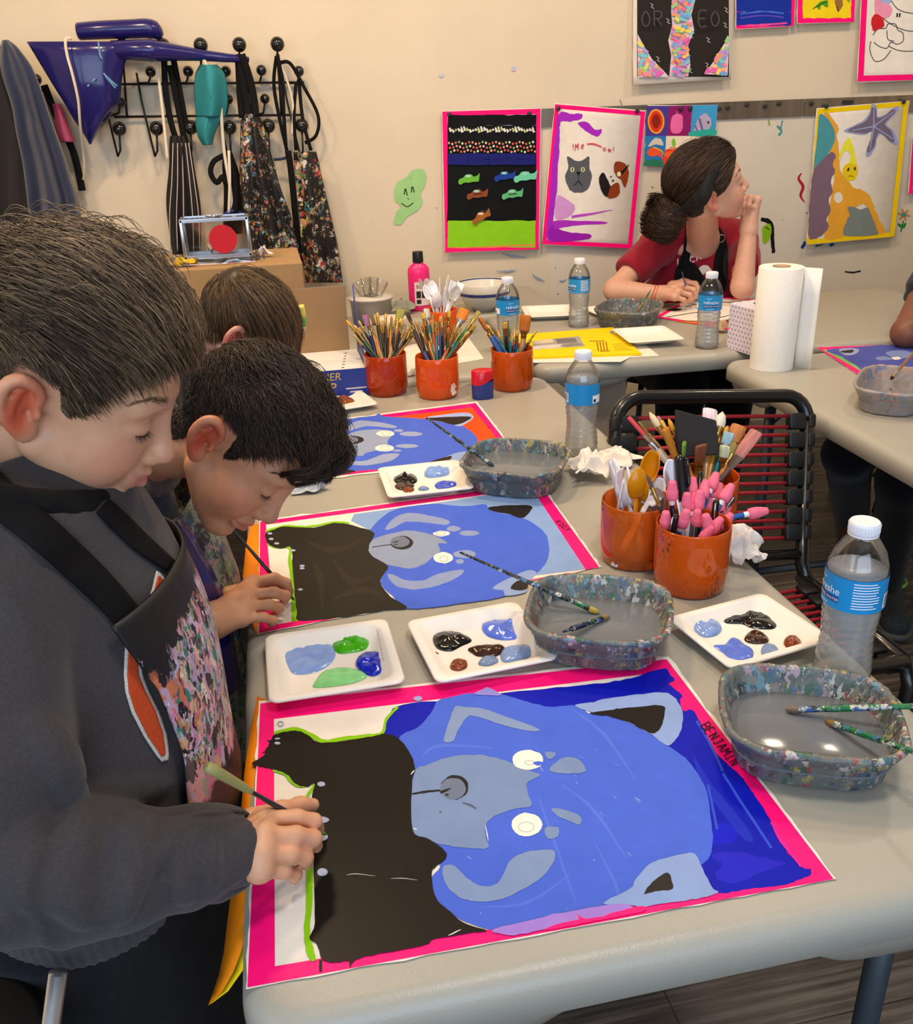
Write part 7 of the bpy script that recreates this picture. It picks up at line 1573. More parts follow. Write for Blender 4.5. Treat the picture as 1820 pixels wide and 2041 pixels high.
def ribbon_on(S, pts, wd, off, t0=.3, nw=7, sub=8):
 """band lying on S along pixels"""
 p = smooth_line(np.array(pts, float), sub); tn = np.gradient(p, axis=0); tn /= np.linalg.norm(tn, axis=1, keepdims=True); q = np.stack([-tn[:, 1], tn[:, 0]], 1); w_ = np.interp(np.linspace(0, 1, len(p)), np.linspace(0, 1, len(wd)), wd)
 k = np.linspace(-.5, .5, nw); X = p[:, None, 0] + q[:, None, 0] * w_[:, None] * k; Y = p[:, None, 1] + q[:, None, 1] * w_[:, None] * k; return cast(S, X, Y, t0, off=off)

def rows_on(S, rows, off, t0=.3, nu=10, sub=4):
 A_ = np.array(rows, float); k = np.linspace(0, len(rows) - 1, (len(rows) - 1) * sub + 1); l, r, yl, yr = (np.interp(k, np.arange(len(rows)), A_[:, i]) for i in range(4)); u = np.linspace(0, 1, nu); return cast(S, l[:, None] + (r - l)[:, None] * u, yl[:, None] + (yr - yl)[:, None] * u, t0, off=off)

def hair_mask(q, line):
 """1 where hair grows; line: pairs (x, lowest z) from nape to forehead in head units"""
 X = [a for a, _ in line]; Z = [b for _, b in line]; f = np.interp(q[:, 0], X, Z); ear = (np.abs(q[:, 1]) > .30) & (q[:, 0] > -.17) & (q[:, 0] < .05) & (q[:, 2] < .125)
 return (q[:, 2] > f) & ~ear

def hair_on(name, v, f, R_, T, sc, S, parent, line, n, colr, thick, length, flow, seed, wav=.2, rad=.00042, colr2=None, lift=1.0, seg=6, lab=None, short=.35, rough=.42, fly=.25):
 """scalp cover and combed hair; thick/length/flow take head coordinates"""
 rng = np.random.default_rng(seed); q = ((v - T) @ R_) / sc; near = (np.linalg.norm(q, axis=1) < .75); m = hair_mask(q, line) & near; nr = S.grad(v[m]); c1, c2 = np.array(lin(colr)[:3]), np.array(lin(colr2 or colr)[:3])
 idx = -np.ones(len(v), int); idx[m] = np.arange(m.sum()); fm = m[f].all(1); th = thick(q[m]) * sc
 # taper the cover towards the hairline
 X = [a for a, _ in line]; Z = [b for _, b in line]; edge = np.clip((q[m][:, 2] - np.interp(q[m][:, 0], X, Z)) / .09, 0, 1); nz = noise3(q[m] * np.array([9, 9, 5]), 1, seed, 2)
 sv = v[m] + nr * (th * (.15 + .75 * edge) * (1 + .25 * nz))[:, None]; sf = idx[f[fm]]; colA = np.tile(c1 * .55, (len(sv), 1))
 pick = rng.integers(0, len(sv), n); root = v[m][pick] + rng.normal(size=(n, 3)) * .0008; qq = q[m][pick]; nn = nr[pick]; fl = flow(qq) @ R_.T; fl = fl - nn * (fl * nn).sum(1, keepdims=True); fl /= np.maximum(np.linalg.norm(fl, axis=1, keepdims=True), 1e-6)
 lf = (thick(qq) * sc) * (.35 + .9 * rng.random(n)) * lift * (.25 + .75 * edge[pick]) + .0006; lf = lf * np.where(rng.random(n) < .10, 1 + fly * rng.random(n), 1); ln = length(qq) * (.7 + .6 * rng.random(n)) * (short + (1 - short) * edge[pick]); d = fl + .35 * nn

 def follow(p):
  k = ((p - T) @ R_) / sc; g = flow(k) @ R_.T; return g / np.maximum(np.linalg.norm(g, axis=1, keepdims=True), 1e-6)
 hv, hf = strands(root, d, nn, S, seg, ln, seed=seed, rad=rad, wav=wav, flow=follow, lf=lf); per = seg * 3; mixv = np.clip(rng.normal(.35, .3, n) + .35 * noise3(qq * 7, 1, seed + 2), 0, 1)[:, None]; hc = np.repeat(c1 * (1 - mixv) + c2 * mixv, per, 0); V = np.concatenate([sv, hv]); Fc = np.concatenate([sf, hf + len(sv)]); return np_mesh(name, V, Fc, attr_mat('hair_strands_%d' % int(rough * 100), rough, spec=.35), parent, col=np.concatenate([colA, hc]))

def face_hair(R_, T, sc, S, parent, colr, sides=(-1, 1), lid=-.03, brow=None):
 """lash lines and eyebrows"""
 c = np.array(lin(brow or colr)[:3]); rng = np.random.default_rng(3)
 for y in sides:
  th = np.linspace(-.75, .95, 30); P = np.stack([.322 + .0815 * np.cos(th) * .95, y * (.143 + .0815 * np.sin(th)), np.full(30, -.012 + lid) - .012 * np.cos(th * 1.3)], 1); W = onto(S, P @ R_.T * sc + T, 5, .0006); b = MB(); b.tube(W, np.interp(np.linspace(0, 1, 30), [0, .2, .8, 1], [.0002, .0005, .0007, .0002]), mat('dark_lash', colr, .6), 6)
  nrm = S.grad(W)
  for k in range(2, 29):
   for _ in range(1): e = nrm[k] * .003 + (R_ @ np.array([.2, y * .25 * (th[k] + .1), -.55])) * .0030 + rng.normal(size=3) * .0005; b.tube([W[k], W[k] + e * .6, W[k] + e + nrm[k] * .0012], [.00022, .00016, .00006], mat('dark_lash', colr, .6), 4, caps=False)
  b.build('eyelashes', parent, world=True)
  n = 110; u = rng.random(n); P = np.stack([.38 - .07 * u ** 2, y * (.075 + .14 * u), .10 + .022 * np.sin(u * 2.4) - .02 * u ** 2 + rng.normal(size=n) * .008 * (1 - .5 * u)], 1); W = onto(S, P @ R_.T * sc + T, 4); nr = S.grad(W); d = (np.stack([-.3 - .3 * u, y * (.8 + 0 * u), .35 - .7 * u], 1)) @ R_.T; d -= nr * (d * nr).sum(1, keepdims=True)
  hv, hf = strands(W, d, nr, S, 4, np.full(n, .007), seed=5, rad=.0002, wav=.2, lf=np.full(n, .0006)); np_mesh('eyebrow', hv, hf, attr_mat('hair_strands_42', .42, spec=.35), parent, col=np.tile(c, (len(hv), 1)))

def hand_solid(S, wrist, knuckles, fingers, thumb, rw=.020, rf=.0073, rk=.0102, k=.010):
 """palm from the wrist to four knuckles, fingers as joint chains, thumb as its own chain"""
 w_ = np.array(wrist)
 for i, kn in enumerate(knuckles): S.cone(w_, kn, rw * .82, rk, k=.012)
 for i in range(3): S.cone(knuckles[i], knuckles[i + 1], rk * .95, rk * .95, k=.008)
 cen = np.mean(knuckles, 0) * .55 + w_ * .45
 for i, f in enumerate(fingers):
  sc = (1, 1.04, .98, .86)[i]; r = [rf * 1.12 * sc, rf * 1.0 * sc, rf * .95 * sc, rf * .82 * sc]; S.chain([knuckles[i]] + list(f), r[:len(f) + 1], k=.0035)
 S.chain(thumb, [rw * .7, rf * 1.15, rf * 1.05, rf * .85][:len(thumb)], k=.008)

def locks(name, S, R_, T, sc, guides, parent, colr, colr2, n=110, rad=.0005, spread=.005, curl=.010, turns=1.5, seed=0):
 """loose tufts of hair; guides are lines in head coordinates"""
 rng = np.random.default_rng(seed); V = []; F_ = []; Cc = []; k0 = 0; c1, c2 = np.array(lin(colr)[:3]), np.array(lin(colr2)[:3])
 for g in guides:
  p = smooth_line([T + sc * (R_ @ np.array(q)) for q in g], 4); m = len(p); ph = rng.random() * 6.28; ax_ = p[-1] - p[0]; E = rot_to(ax_, rng.normal(size=3))
  a = np.linspace(0, turns * 6.28, m) + ph; helix = (E[:, 1][None] * np.cos(a)[:, None] + E[:, 2][None] * np.sin(a)[:, None]) * curl * np.linspace(.2, 1, m)[:, None]
  off = rng.normal(size=(n, 3)) * spread; tp = np.linspace(1, .25, m); A = p[None] + helix[None] + off[:, None] * tp[None, :, None] + rng.normal(size=(n, m, 3)) * .0005; sd = S(A); gr = S.grad(A); A = A + gr * np.maximum(.0012 - sd, 0)[..., None]
  t = np.gradient(A, axis=1); t /= np.maximum(np.linalg.norm(t, axis=2, keepdims=True), 1e-9); u = np.cross(t, E[:, 1]); u /= np.maximum(np.linalg.norm(u, axis=2, keepdims=True), 1e-9); w_ = np.cross(u, t); pr = rad * np.linspace(1, .3, m)
  vv = np.stack([A + pr[None, :, None] * (math.cos(b_) * u + math.sin(b_) * w_) for b_ in (0, 2.09, 4.19)], 2); idx = np.arange(n * m * 3).reshape(n, m, 3) + k0; k0 += n * m * 3
  F_ += [np.stack([idx[:, :-1, k], idx[:, :-1, (k + 1) % 3], idx[:, 1:, (k + 1) % 3], idx[:, 1:, k]], -1).reshape(-1, 4) for k in range(3)]; V.append(vv.reshape(-1, 3)); mx = np.clip(rng.normal(.3, .3, n), 0, 1)[:, None]; Cc.append(np.repeat(c1 * (1 - mx) + c2 * mx, m * 3, 0))
 return np_mesh(name, np.concatenate(V), np.concatenate(F_), attr_mat('hair_strands_42', .42, spec=.35), parent, col=np.concatenate(Cc))

m_skin = attr_mat('skin', .46, sss=.18, noise=.05, nscale=90, bump=.12, bscale=700)
def fabric_noise(a1, s1, a2, s2, seed): return lambda P: a1 * noise3(P * np.array([1, 1, .8]), s1, seed) + a2 * noise3(P, s2, seed + 5)

def rough_cloth(name, colr, sheen=.14, noise=.14): return mat(name, colr, .92, sheen=sheen, noise=noise, nscale=380, bump=.5, bscale=700, spec=.2)

def clothes(name, S, h, m, parent, it=1, lo=None, hi=None):
 v, f = S.mesh(h, lo, hi); v = relax(v, f, it); return np_mesh(name, v, f, m, parent)

A3 = lambda *a: np.array(a, float)
# ================================================================== boy in the grey hoodie, standing at the near left
P1 = thing('person', 'boy with short brown hair in grey hoodie and painted apron, painting nearest the camera', 'person', (-.15, .205, 0)); R1 = euler_zyx(*np.radians((-10.628, 29.393, 1.097))); T1 = A3(-.084, .204, 1.176); s1 = .195
S = SDF(); nb = ((A3(-.165, .205, 1.03) - T1) @ R1) / s1; head_solid(S, R1, T1, s1, neck=nb, smile=1.6)
S.cone((-.15, .205, 1.02), (-.14, .205, .76), .07, .085, k=.03)
for y, e, w_ in ((.085, A3(-.178, .005, .845), A3(.004, .031, .801)), (.325, A3(-.15, .395, .84), A3(-.13, .395, .66))):
 sh = A3(-.15, y, 1.0); S.cone((-.15, .205, 1.0), sh, .05, .038, k=.03); S.cone(sh, e, .037, .03, k=.01); S.cone(e, w_, .030, .0195, k=.01)
for y in (.13, .28): S.chain([(-.15, y, .74), (-.145, y - .01, .42), (-.165, y - .01, .08)], [.07, .05, .035], k=.02)
kn = [pz(526, 1634, .810), pz(522, 1668, .813), pz(518, 1701, .807), pz(518, 1733, .796)]
fg = [[pz(592, 1630, .805), pz(626, 1637, .796), pz(634, 1652, .778)], [pz(590, 1664, .804), pz(625, 1671, .792), pz(630, 1686, .770)], [pz(580, 1702, .796), pz(609, 1709, .783), pz(611, 1722, .762)], [pz(566, 1737, .783), pz(588, 1743, .770), pz(586, 1752, .755)]]
hand_solid(S, (.006, .031, .801), kn, fg, [pz(505, 1640, .792), pz(560, 1617, .792), pz(598, 1607, .783), pz(624, 1604, .776)])
lh = A3(-.13, .395, .66); kl = [lh + A3(.012 - .012 * i, .004, -.065) for i in range(4)]; hand_solid(S, lh, kl, [[k_ + A3(.002, -.004, -.024), k_ + A3(.004, -.012, -.042), k_ + A3(.004, -.022, -.052)] for k_ in kl], [lh + A3(.01, -.005, -.02), lh + A3(.03, -.012, -.045), lh + A3(.036, -.016, -.066)])
v, f = S.mesh(.0022); v = relax(v, f, 1, .35); body1 = S; c_ = head_col(v, R1, T1, s1, '#d6a07c', '#d0603e', '#bd5a52')
hp = np.exp(-(np.linalg.norm(v - np.mean(fg, axis=(0, 1)), axis=1) / .03) ** 2) * .4; c_ = c_ * (1 - hp[:, None]) + np.array(lin('#d08468')[:3]) * hp[:, None]
spot = np.exp(-(np.linalg.norm(v - cast(S, 477, 1697), axis=1) / .0045) ** 4)[:, None]; c_ = c_ * (1 - spot) + np.array(lin('#a8a8cc')[:3]) * spot
np_mesh('body', v, f, m_skin, P1, col=c_)
side = lambda q: np.clip(np.abs(q[:, 1]) / .3, 0, 1)

def flow1(q):
 top = np.clip((q[:, 2] - .10) / .25, 0, 1)[:, None]; a = np.stack([.8 + 0 * q[:, 0], .1 * np.sign(q[:, 1]) + .3 * noise3(q * 4, 1, 3), -.75 + 0 * q[:, 0]], 1); b_ = np.stack([1 + 0 * q[:, 0], .45 * noise3(q * 5, 1, 4) - .1, .05 - .45 * np.clip(q[:, 0] / .4, 0, 1)], 1); return a * (1 - top) + b_ * top

LINE1 = [(-.6, -.30), (-.2, -.30), (-.13, -.16), (-.10, .12), (.05, .10), (.09, -.03), (.14, .0), (.18, .15), (.25, .24), (.33, .30), (.5, .36)]
def thick1(q): return .016 + .095 * np.clip((q[:, 2] + .02) / .42, 0, 1) * np.clip(1.15 - np.clip(q[:, 0] + .05, 0, 1) * 1.9, .3, 1)

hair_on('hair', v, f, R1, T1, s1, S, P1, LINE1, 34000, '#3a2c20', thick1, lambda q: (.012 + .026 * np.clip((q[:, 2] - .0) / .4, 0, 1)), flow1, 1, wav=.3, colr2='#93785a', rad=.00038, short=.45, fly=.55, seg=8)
face_hair(R1, T1, s1, S, P1, '#3a2a20', brow='#7a6048')

H1 = SDF(); H1t = SDF()
for Q in (H1, H1t):
 Q.ell((-.125, .205, .85), (.112, .15, .27)); Q.ell((-.135, .205, .70), (.105, .14, .13), k=.06); Q.cone((-.15, .15, 1.045), (-.15, .26, 1.045), .05, .05, k=.06)
H1.chain([(-.148, .10, 1.03), (-.165, .035, .93), (-.178, .006, .846)], [.054, .054, .053], k=.016); H1.chain([(-.178, .006, .846), (-.09, .008, .824), (-.022, .026, .805), (-.002, .031, .802)], [.053, .046, .038, .033], k=.02)
H1.chain([(-.148, .31, 1.03), (-.155, .375, .93), (-.15, .395, .84), (-.135, .395, .70)], [.054, .05, .046, .036], k=.02)
FOLDS = [([(185, 1632), (154, 1665), (138, 1712), (127, 1758), (146, 1796), (165, 1838)], .010), ([(277, 1632), (269, 1668), (270, 1719), (263, 1777), (248, 1838)], .009), ([(358, 1630), (338, 1668), (318, 1698), (284, 1730)], .007), ([(372, 1636), (362, 1700), (360, 1760), (372, 1800)], .006), ([(398, 1632), (390, 1690), (398, 1740)], .006), ([(60, 1660), (40, 1720), (52, 1790)], .010), ([(430, 1640), (420, 1700), (428, 1770)], .005), ([(5, 1085), (60, 1082), (112, 1108)], .009), ([(178, 1580), (250, 1572), (330, 1560)], .007), ([(60, 1440), (110, 1520), (140, 1600)], .008)]
H0 = SDF(); H0.ops = list(H1.ops)
for pts_, rr in FOLDS:
 q_ = cast(H0, *np.array(pts_, float).T, .3, 1.2); q_ = q_ - H0.grad(q_) * (rr * .22); H1.chain(list(smooth_line(q_, 3)), list(1.4 * rr * np.sin(np.linspace(.35, 2.8, (len(q_) - 1) * 3 + 1))), k=.008)
H1.cone((.004, .0315, .801), (.06, .045, .795), .027, .024, k=.003, sub=True); nk = T1 + s1 * (R1 @ A3(-.12, 0, -.35)); H1.cone((-.165, .205, 1.05), nk + A3(.01, 0, .03), .045, .052, k=.012, sub=True)
loop = [A3(-.082, .205, 1.058), A3(-.108, .130, 1.070), A3(-.17, .105, 1.095), A3(-.225, .15, 1.115), A3(-.24, .205, 1.12), A3(-.225, .26, 1.115), A3(-.17, .305, 1.095), A3(-.108, .28, 1.070), A3(-.082, .205, 1.058)]; H1.chain([p for p in smooth_line(loop, 3)], [.019 + .014 * abs(math.sin(math.pi * i / 24)) for i in range(25)], k=.012)
H1.chain([A3(-.13, .105, 1.06), A3(-.18, .085, 1.045), A3(-.24, .12, 1.03)], [.012, .020, .024], k=.014)

def wr(P):                            # folds of the fleece: bunched near the cuff, soft creases elsewhere
 s_ = np.exp(-((P[..., 1] - .01) / .07) ** 2) * np.clip((.90 - P[..., 2]) / .06, 0, 1); a = P[..., 0] * 34 + 2.2 * noise3(P, 9, 4) + 8 * (P[..., 2] - .8)
 return .0022 * noise3(P, 14, 7) + .0009 * noise3(P, 42, 8) - s_ * .0055 * np.maximum(0, np.sin(a)) ** 2 - .0065 * (1 - np.abs(noise3(P * np.array([1, 1, .6]), 10, 12))) ** 7 + s_ * .006 * (1 - np.abs(noise3(P * np.array([1.2, .8, .8]), 15, 22))) ** 6

H1.disp = wr; m_hood = rough_cloth('charcoal_heather_fleece', '#423d3e')
clothes('hoodie', H1, .003, m_hood, P1)
CU = SDF(); CU.chain([(-.012, .028, .803), (.004, .0315, .8015)], [.0345, .0305], k=.006); CU.cone((-.03, .025, .806), (.06, .045, .795), .0285, .026, k=.002, sub=True); CU.disp = lambda P: .0005 * np.sin(np.arctan2(P[..., 2] - .802, P[..., 1] - .03) * 50); clothes('cuff', CU, .0018, m_hood, P1)
HM = SDF(); HM.ell((-.140, .185, .745), (.120, .164, .13)); HM.half((-.14, .2, .80), (0, 0, 1)); HM.half((-.14, .2, .700), (0, 0, -1)); HM.disp = lambda P: .0011 * np.sin(np.arctan2(P[..., 0] + .14, P[..., 1] - .19) * 110); clothes('ribbed_hem', HM, .0028, m_hood, P1)
NK = SDF(); lp = [A3(-.070, .205, 1.066), A3(-.096, .132, 1.087), A3(-.16, .108, 1.122), A3(-.225, .205, 1.142), A3(-.16, .302, 1.122), A3(-.096, .278, 1.087), A3(-.070, .205, 1.066)]
for dz, rr in ((0, .013), (-.012, .016), (-.026, .014)): NK.chain([p + A3(-.006 * (dz < 0), 0, dz) for p in smooth_line(lp, 4)], rr, k=.004)
NK.disp = lambda P: .0015 * noise3(P, 30, 5); clothes('collar', NK, .0025, rough_cloth('black_hood_lining', '#121112', .02), P1)
TR = SDF()
for y in (.13, .28): TR.chain([(-.165, y, .70), (-.155, y - .01, .42), (-.165, y - .01, .08)], [.10, .072, .058], k=.03)
TR.half((0, 0, .07), (0, 0, -1)); TR.half((0, 0, .712), (0, 0, 1)); TR.disp = fabric_noise(.003, 12, .002, 30, 3); clothes('trousers', TR, .005, rough_cloth('dark_trousers', '#121319'), P1)
SH = SDF()
for y in (.12, .27): SH.cone((-.17, y, .045), (-.08, y - .005, .035), .042, .034, k=.02); SH.half((0, 0, .004), (0, 0, -1))
clothes('shoes', SH, .004, mat('dark_shoe', '#26262a', .6), P1)
# sewn letter patch and its white edge
white_e, orange_e = mat('white_chenille', '#d8cfc4', .95, bump=.8, bscale=700), mat('orange_felt_patch', '#c4461a', .9, bump=.6, bscale=500)
rw1 = [(252, 268, 1268, 1276), (249, 280, 1300, 1302), (247, 284, 1345, 1345), (250, 296, 1380, 1378), (262, 318, 1420, 1420), (288, 332, 1470, 1462), (312, 336, 1506, 1500), (322, 335, 1518, 1514)]
rw2 = [(256, 264, 1284, 1290), (256, 273, 1308, 1308), (254, 276, 1346, 1345), (257, 288, 1378, 1376), (269, 309, 1416, 1416), (294, 324, 1466, 1460), (316, 329, 1498, 1494), (322, 329, 1508, 1504)]
pt = empty('letter_patch', (0, 0, 0)); pt.parent = P1
for rw, m_, o_ in ((rw1, white_e, .0012), (rw2, orange_e, .0022)):
 b = MB(); b.grid(rows_on(H1, rw, o_), m_); b.build('patch_edge' if m_ is white_e else 'patch_face', pt, world=True, solid=.0012)
for rw, m_, o_ in (([(312, 318, 1138, 1142), (308, 333, 1154, 1160), (304, 332, 1172, 1172), (300, 324, 1184, 1184), (312, 320, 1196, 1194)], white_e, .0012), ([(316, 320, 1148, 1150), (313, 328, 1160, 1164), (309, 327, 1173, 1173), (308, 319, 1182, 1182), (314, 317, 1187, 1187)], orange_e, .0022)):
 b = MB(); b.grid(rows_on(H1, rw, o_), m_); b.build('patch_edge' if m_ is white_e else 'patch_face', pt, world=True, solid=.0012)
# apron
NEAR = [108, 104, 92, 70, 44, 42, 46, 58]
cy, cx = .205, -.125; zs_ = np.concatenate([np.linspace(.998, .74, 44), np.linspace(.73, .40, 22)]); nu = 64; G = []; W = []; last = None
for z in zs_:
 hn, hf_ = np.radians(np.interp(z, [.40, .60, .68, .74, .80, .86, .93, 1.0], NEAR)), np.radians(np.interp(z, [.40, .66, .76, .86, .95, 1.0], [112, 108, 96, 80, 68, 60])); ph = np.linspace(-hn, hf_, nu); D = np.stack([np.cos(ph) * .75, np.sin(ph), 0 * ph], 1); D /= np.linalg.norm(D, axis=1, keepdims=True); r = np.full(nu, .34); C0 = A3(cx, cy, max(z, .72))
 for _ in range(40): r = r - .8 * (H1t(C0 + D * r[:, None]) - .009)
 if last is not None: r = np.maximum(r, last - .0012 if z > .74 else last + .0006)
 last = r; P_ = A3(cx, cy, z) + D * (r + .002 * np.sin(ph * 5 + z * 9) * np.clip((.85 - z) / .1, 0, 1) + .0012 * noise3(np.c_[ph * 3, np.full(nu, z * 14), 0 * ph], 1, 2))[:, None]; P_[:, 0] = np.minimum(P_[:, 0], -.003)
 G.append(P_); W.append(np.clip(1.45 - np.abs(z - .885) / .085, 0, 1) * np.clip(1.6 - np.abs(ph - .05) / .75, 0, 1) if z > .72 else .0 + 0 * ph)
G = np.array(G); G[0, :, 2] += .010 * np.sin(np.linspace(0, np.pi, nu)); m_ap = splatter('thickly_painted_apron', '#121113', ['#e0a8ac', '#d07a98', '#d2aa84', '#c4b4d0', '#9aa890', '#1a1719', '#2f7a66', '#b898ac', '#c8704c', '#e8d0c4', '#5a4c4a', '#a894b8', '#242022'], 75, .9, .5, 7, region='paint', stretch=(1, 1, .55))
q_ = MB(); q_.grid(G, m_ap); o = np_mesh('apron', np.array(q_.v), np.array(q_.f), m_ap, P1, attr={'paint': np.array(W).ravel()}); k = o.modifiers.new('thickness', 'SOLIDIFY'); k.thickness = .0022
# flecks of paint on the rest of the apron
b = MB(); rng = np.random.default_rng(2)
for i in range(90):
 a, c = rng.integers(2, len(zs_) - 1), rng.integers(2, nu - 3); p = G[a, c]; n_ = np.cross(G[a + 1 if a + 1 < len(G) else a, c] - p, G[a, c + 1] - p); n_ /= np.linalg.norm(n_); n_ = n_ if n_[0] * (p[0] - cx) + n_[1] * (p[1] - cy) > 0 else -n_; e1 = np.cross(n_, A3(0, 0, 1)); e1 /= np.linalg.norm(e1); e2 = np.cross(n_, e1); rr = rng.uniform(.0008, .004)
 b.add([p + n_ * .0016 + rr * (.6 + .6 * rng.random()) * (math.cos(t_) * e1 + math.sin(t_) * e2) for t_ in np.linspace(0, 6.28, 8)[:-1]], [tuple(range(7))], paint(['#d8d0c4', '#8a9aac', '#b8a03c', '#1f2f9c', '#c8b0a8', '#7a3a3c', '#c86a4c'][i % 7]))
b.build('paint_flecks', P1, smooth=False, world=True)['kind'] = 'stuff'
m_web = mat('black_webbing', '#100f10', .8, spec=.2)
b = MB(); b.grid(ribbon_on(H1, [(-60, 930), (0, 992), (60, 1042), (140, 1112), (210, 1180), (268, 1246)], [76, 74, 70, 64, 56], .0022), m_web); b.build('neck_strap', P1, world=True, solid=.0018)
b = MB(); b.grid(ribbon_on(H1, [(205, 1008), (240, 1042), (285, 1085), (340, 1128)], [34, 40, 38, 26], .0022), m_web); b.build('neck_strap', P1, world=True, solid=.0018)
tip = pz(650, 1664, .7445); mid = pz(572, 1619, .803); tb = brush('thin brush with pale olive end in the hand of the boy in the grey hoodie', tip + (mid - tip) * 2.95, tip, wood='black', hair='#4f8c1c', L=.19, r=.0026, tipw=.0024, hl=.014, fl=.03)
b = MB(); b.lathe([(.0005, -.004), (.0042, -.003), (.0046, .01), (.0036, .05), (.0022, .06)], mat('olive_handle_end', '#9a9458', .5), seg=12); b.build('handle_end', tb)

# ================================================================== dark-haired boy bent over the second painting
P2 = thing('person', 'dark-haired boy bending low over the second painting with brush in hand', 'person', (-.22, .62, 0)); R2 = euler_zyx(*np.radians((-40.268, 49.861, -25.4))); T2 = A3(.031, .514, 1.007); s2 = .21
nbw = A3(-.135, .60, .985); S = SDF(); head_solid(S, R2, T2, s2, neck=((nbw - T2) @ R2) / s2)
S.cone(nbw, (-.20, .62, .70), .06, .085, k=.04)
wr2 = pz(424, 1238, .778); el2 = A3(-.165, .465, .79); shr = A3(-.175, .475, .945); shl = A3(-.175, .755, .945)
S.chain([nbw, shr], [.05, .042], k=.03); S.chain([shr, el2], [.04, .032], k=.02); S.chain([el2, wr2], [.033, .0215], k=.012); S.chain([nbw, shl], [.05, .042], k=.03); S.chain([shl, (-.15, .76, .78), (-.05, .66, .70)], [.04, .03, .022], k=.02)
for y in (.55, .70): S.chain([(-.22, y, .72), (-.20, y, .40), (-.24, y, .08)], [.08, .055, .04], k=.02)
kn = [pz(503, 1162, .788), pz(495, 1187, .788), pz(488, 1210, .783), pz(482, 1233, .774)]
fg = [[pz(547, 1152, .787), pz(570, 1162, .776), pz(575, 1175, .765)], [pz(546, 1181, .785), pz(569, 1188, .772), pz(566, 1197, .760)], [pz(536, 1205, .778), pz(556, 1212, .765), pz(552, 1219, .754)], [pz(525, 1230, .770), pz(545, 1237, .759), pz(540, 1243, .751)]]
hand_solid(S, wr2, kn, fg, [pz(455, 1190, .772), pz(520, 1165, .770), pz(556, 1168, .764), pz(576, 1180, .758)], rw=.0215, rf=.0074)
kl = [A3(-.05, .66, .70) + A3(.03, -.02 + .012 * i, -.05) for i in range(4)]; hand_solid(S, (-.05, .66, .70), kl, [[k_ + A3(.0, 0, -.024), k_ + A3(-.008, 0, -.040), k_ + A3(-.018, 0, -.048)] for k_ in kl], [A3(-.04, .65, .69), A3(-.03, .63, .66), A3(-.02, .62, .64)])
v, f = S.mesh(.0024); v = relax(v, f, 1, .35); c_ = head_col(v, R2, T2, s2, '#c8906c', '#c4583a', '#b05650'); np_mesh('body', v, f, m_skin, P2, col=c_)

def flow2(q):
 top = np.clip((q[:, 2] - .08) / .25, 0, 1)[:, None]; a = np.stack([.8 + 0 * q[:, 0], 0 * q[:, 0], -.55 + 0 * q[:, 0]], 1); b_ = np.stack([1 + .3 * noise3(q * 6, 1, 14), -.25 + .9 * noise3(q * 6, 1, 4), .1 + .7 * noise3(q * 7, 1, 9) - .5 * np.clip(q[:, 0] / .4, 0, 1)], 1); return a * (1 - top) + b_ * top

LINE2 = [(-.6, -.28), (-.2, -.28), (-.13, -.14), (-.10, .12), (.05, .10), (.08, -.06), (.12, -.02), (.17, .17), (.25, .26), (.33, .32), (.5, .36)]
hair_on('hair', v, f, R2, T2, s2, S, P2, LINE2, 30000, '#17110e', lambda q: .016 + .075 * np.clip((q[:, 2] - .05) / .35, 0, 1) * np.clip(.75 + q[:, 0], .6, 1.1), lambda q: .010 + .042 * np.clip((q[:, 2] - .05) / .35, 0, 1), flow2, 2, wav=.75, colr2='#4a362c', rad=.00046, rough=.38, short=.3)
rg = np.random.default_rng(12); gl_ = []
for i in range(20):
 y = rg.uniform(-.24, .22); x0 = .30 - abs(y) * .25 + rg.uniform(-.06, .02); z0 = .43 - abs(y) * .35; gl_.append([(x0, y, z0), (x0 + .12, y * 1.08, z0 + rg.uniform(-.02, .05)), (x0 + .20, y * 1.1 - .02, z0 - .08), (x0 + .17 + rg.uniform(-.03, .04), y * 1.1 - .03, z0 - rg.uniform(.15, .23))])
locks('forelock', S, R2, T2, s2, gl_, P2, '#17110e', '#4a362c', seed=4)
face_hair(R2, T2, s2, S, P2, '#2a1c16')
H2 = SDF(); H2.ell((-.19, .615, .86), (.115, .16, .20)); H2.cone((-.165, .54, .965), (-.165, .69, .965), .055, .055, k=.05); H2.ell((-.22, .62, .70), (.11, .15, .14), k=.05); H2.chain([shr + A3(.005, .02, .0), (shr * .45 + el2 * .55)], [.056, .050], k=.02); H2.chain([shl + A3(.005, -.02, 0), (shl * .45 + A3(-.15, .76, .78) * .55)], [.056, .050], k=.02)
H2.cone(nbw + A3(-.02, 0, -.02), nbw + A3(.10, -.05, .05), .048, .06, k=.008, sub=True); H2.disp = fabric_noise(.0025, 13, .0012, 35, 4); clothes('shirt', H2, .0035, rough_cloth('navy_tee', '#232a44'), P2)
NC = SDF(); ax = (T2 - nbw) / np.linalg.norm(T2 - nbw); E_3 = rot_to(ax, A3(0, 1, 0)); cen = nbw + ax * .055; ring_ = [cen + E_3 @ A3(0, .060 * math.cos(a), .060 * math.sin(a)) for a in np.linspace(0, 2 * math.pi, 25)]; NC.chain(ring_, .012, k=.006); clothes('collar', NC, .0022, rough_cloth('grey_ribbed_collar', '#5a5654'), P2)
G = []
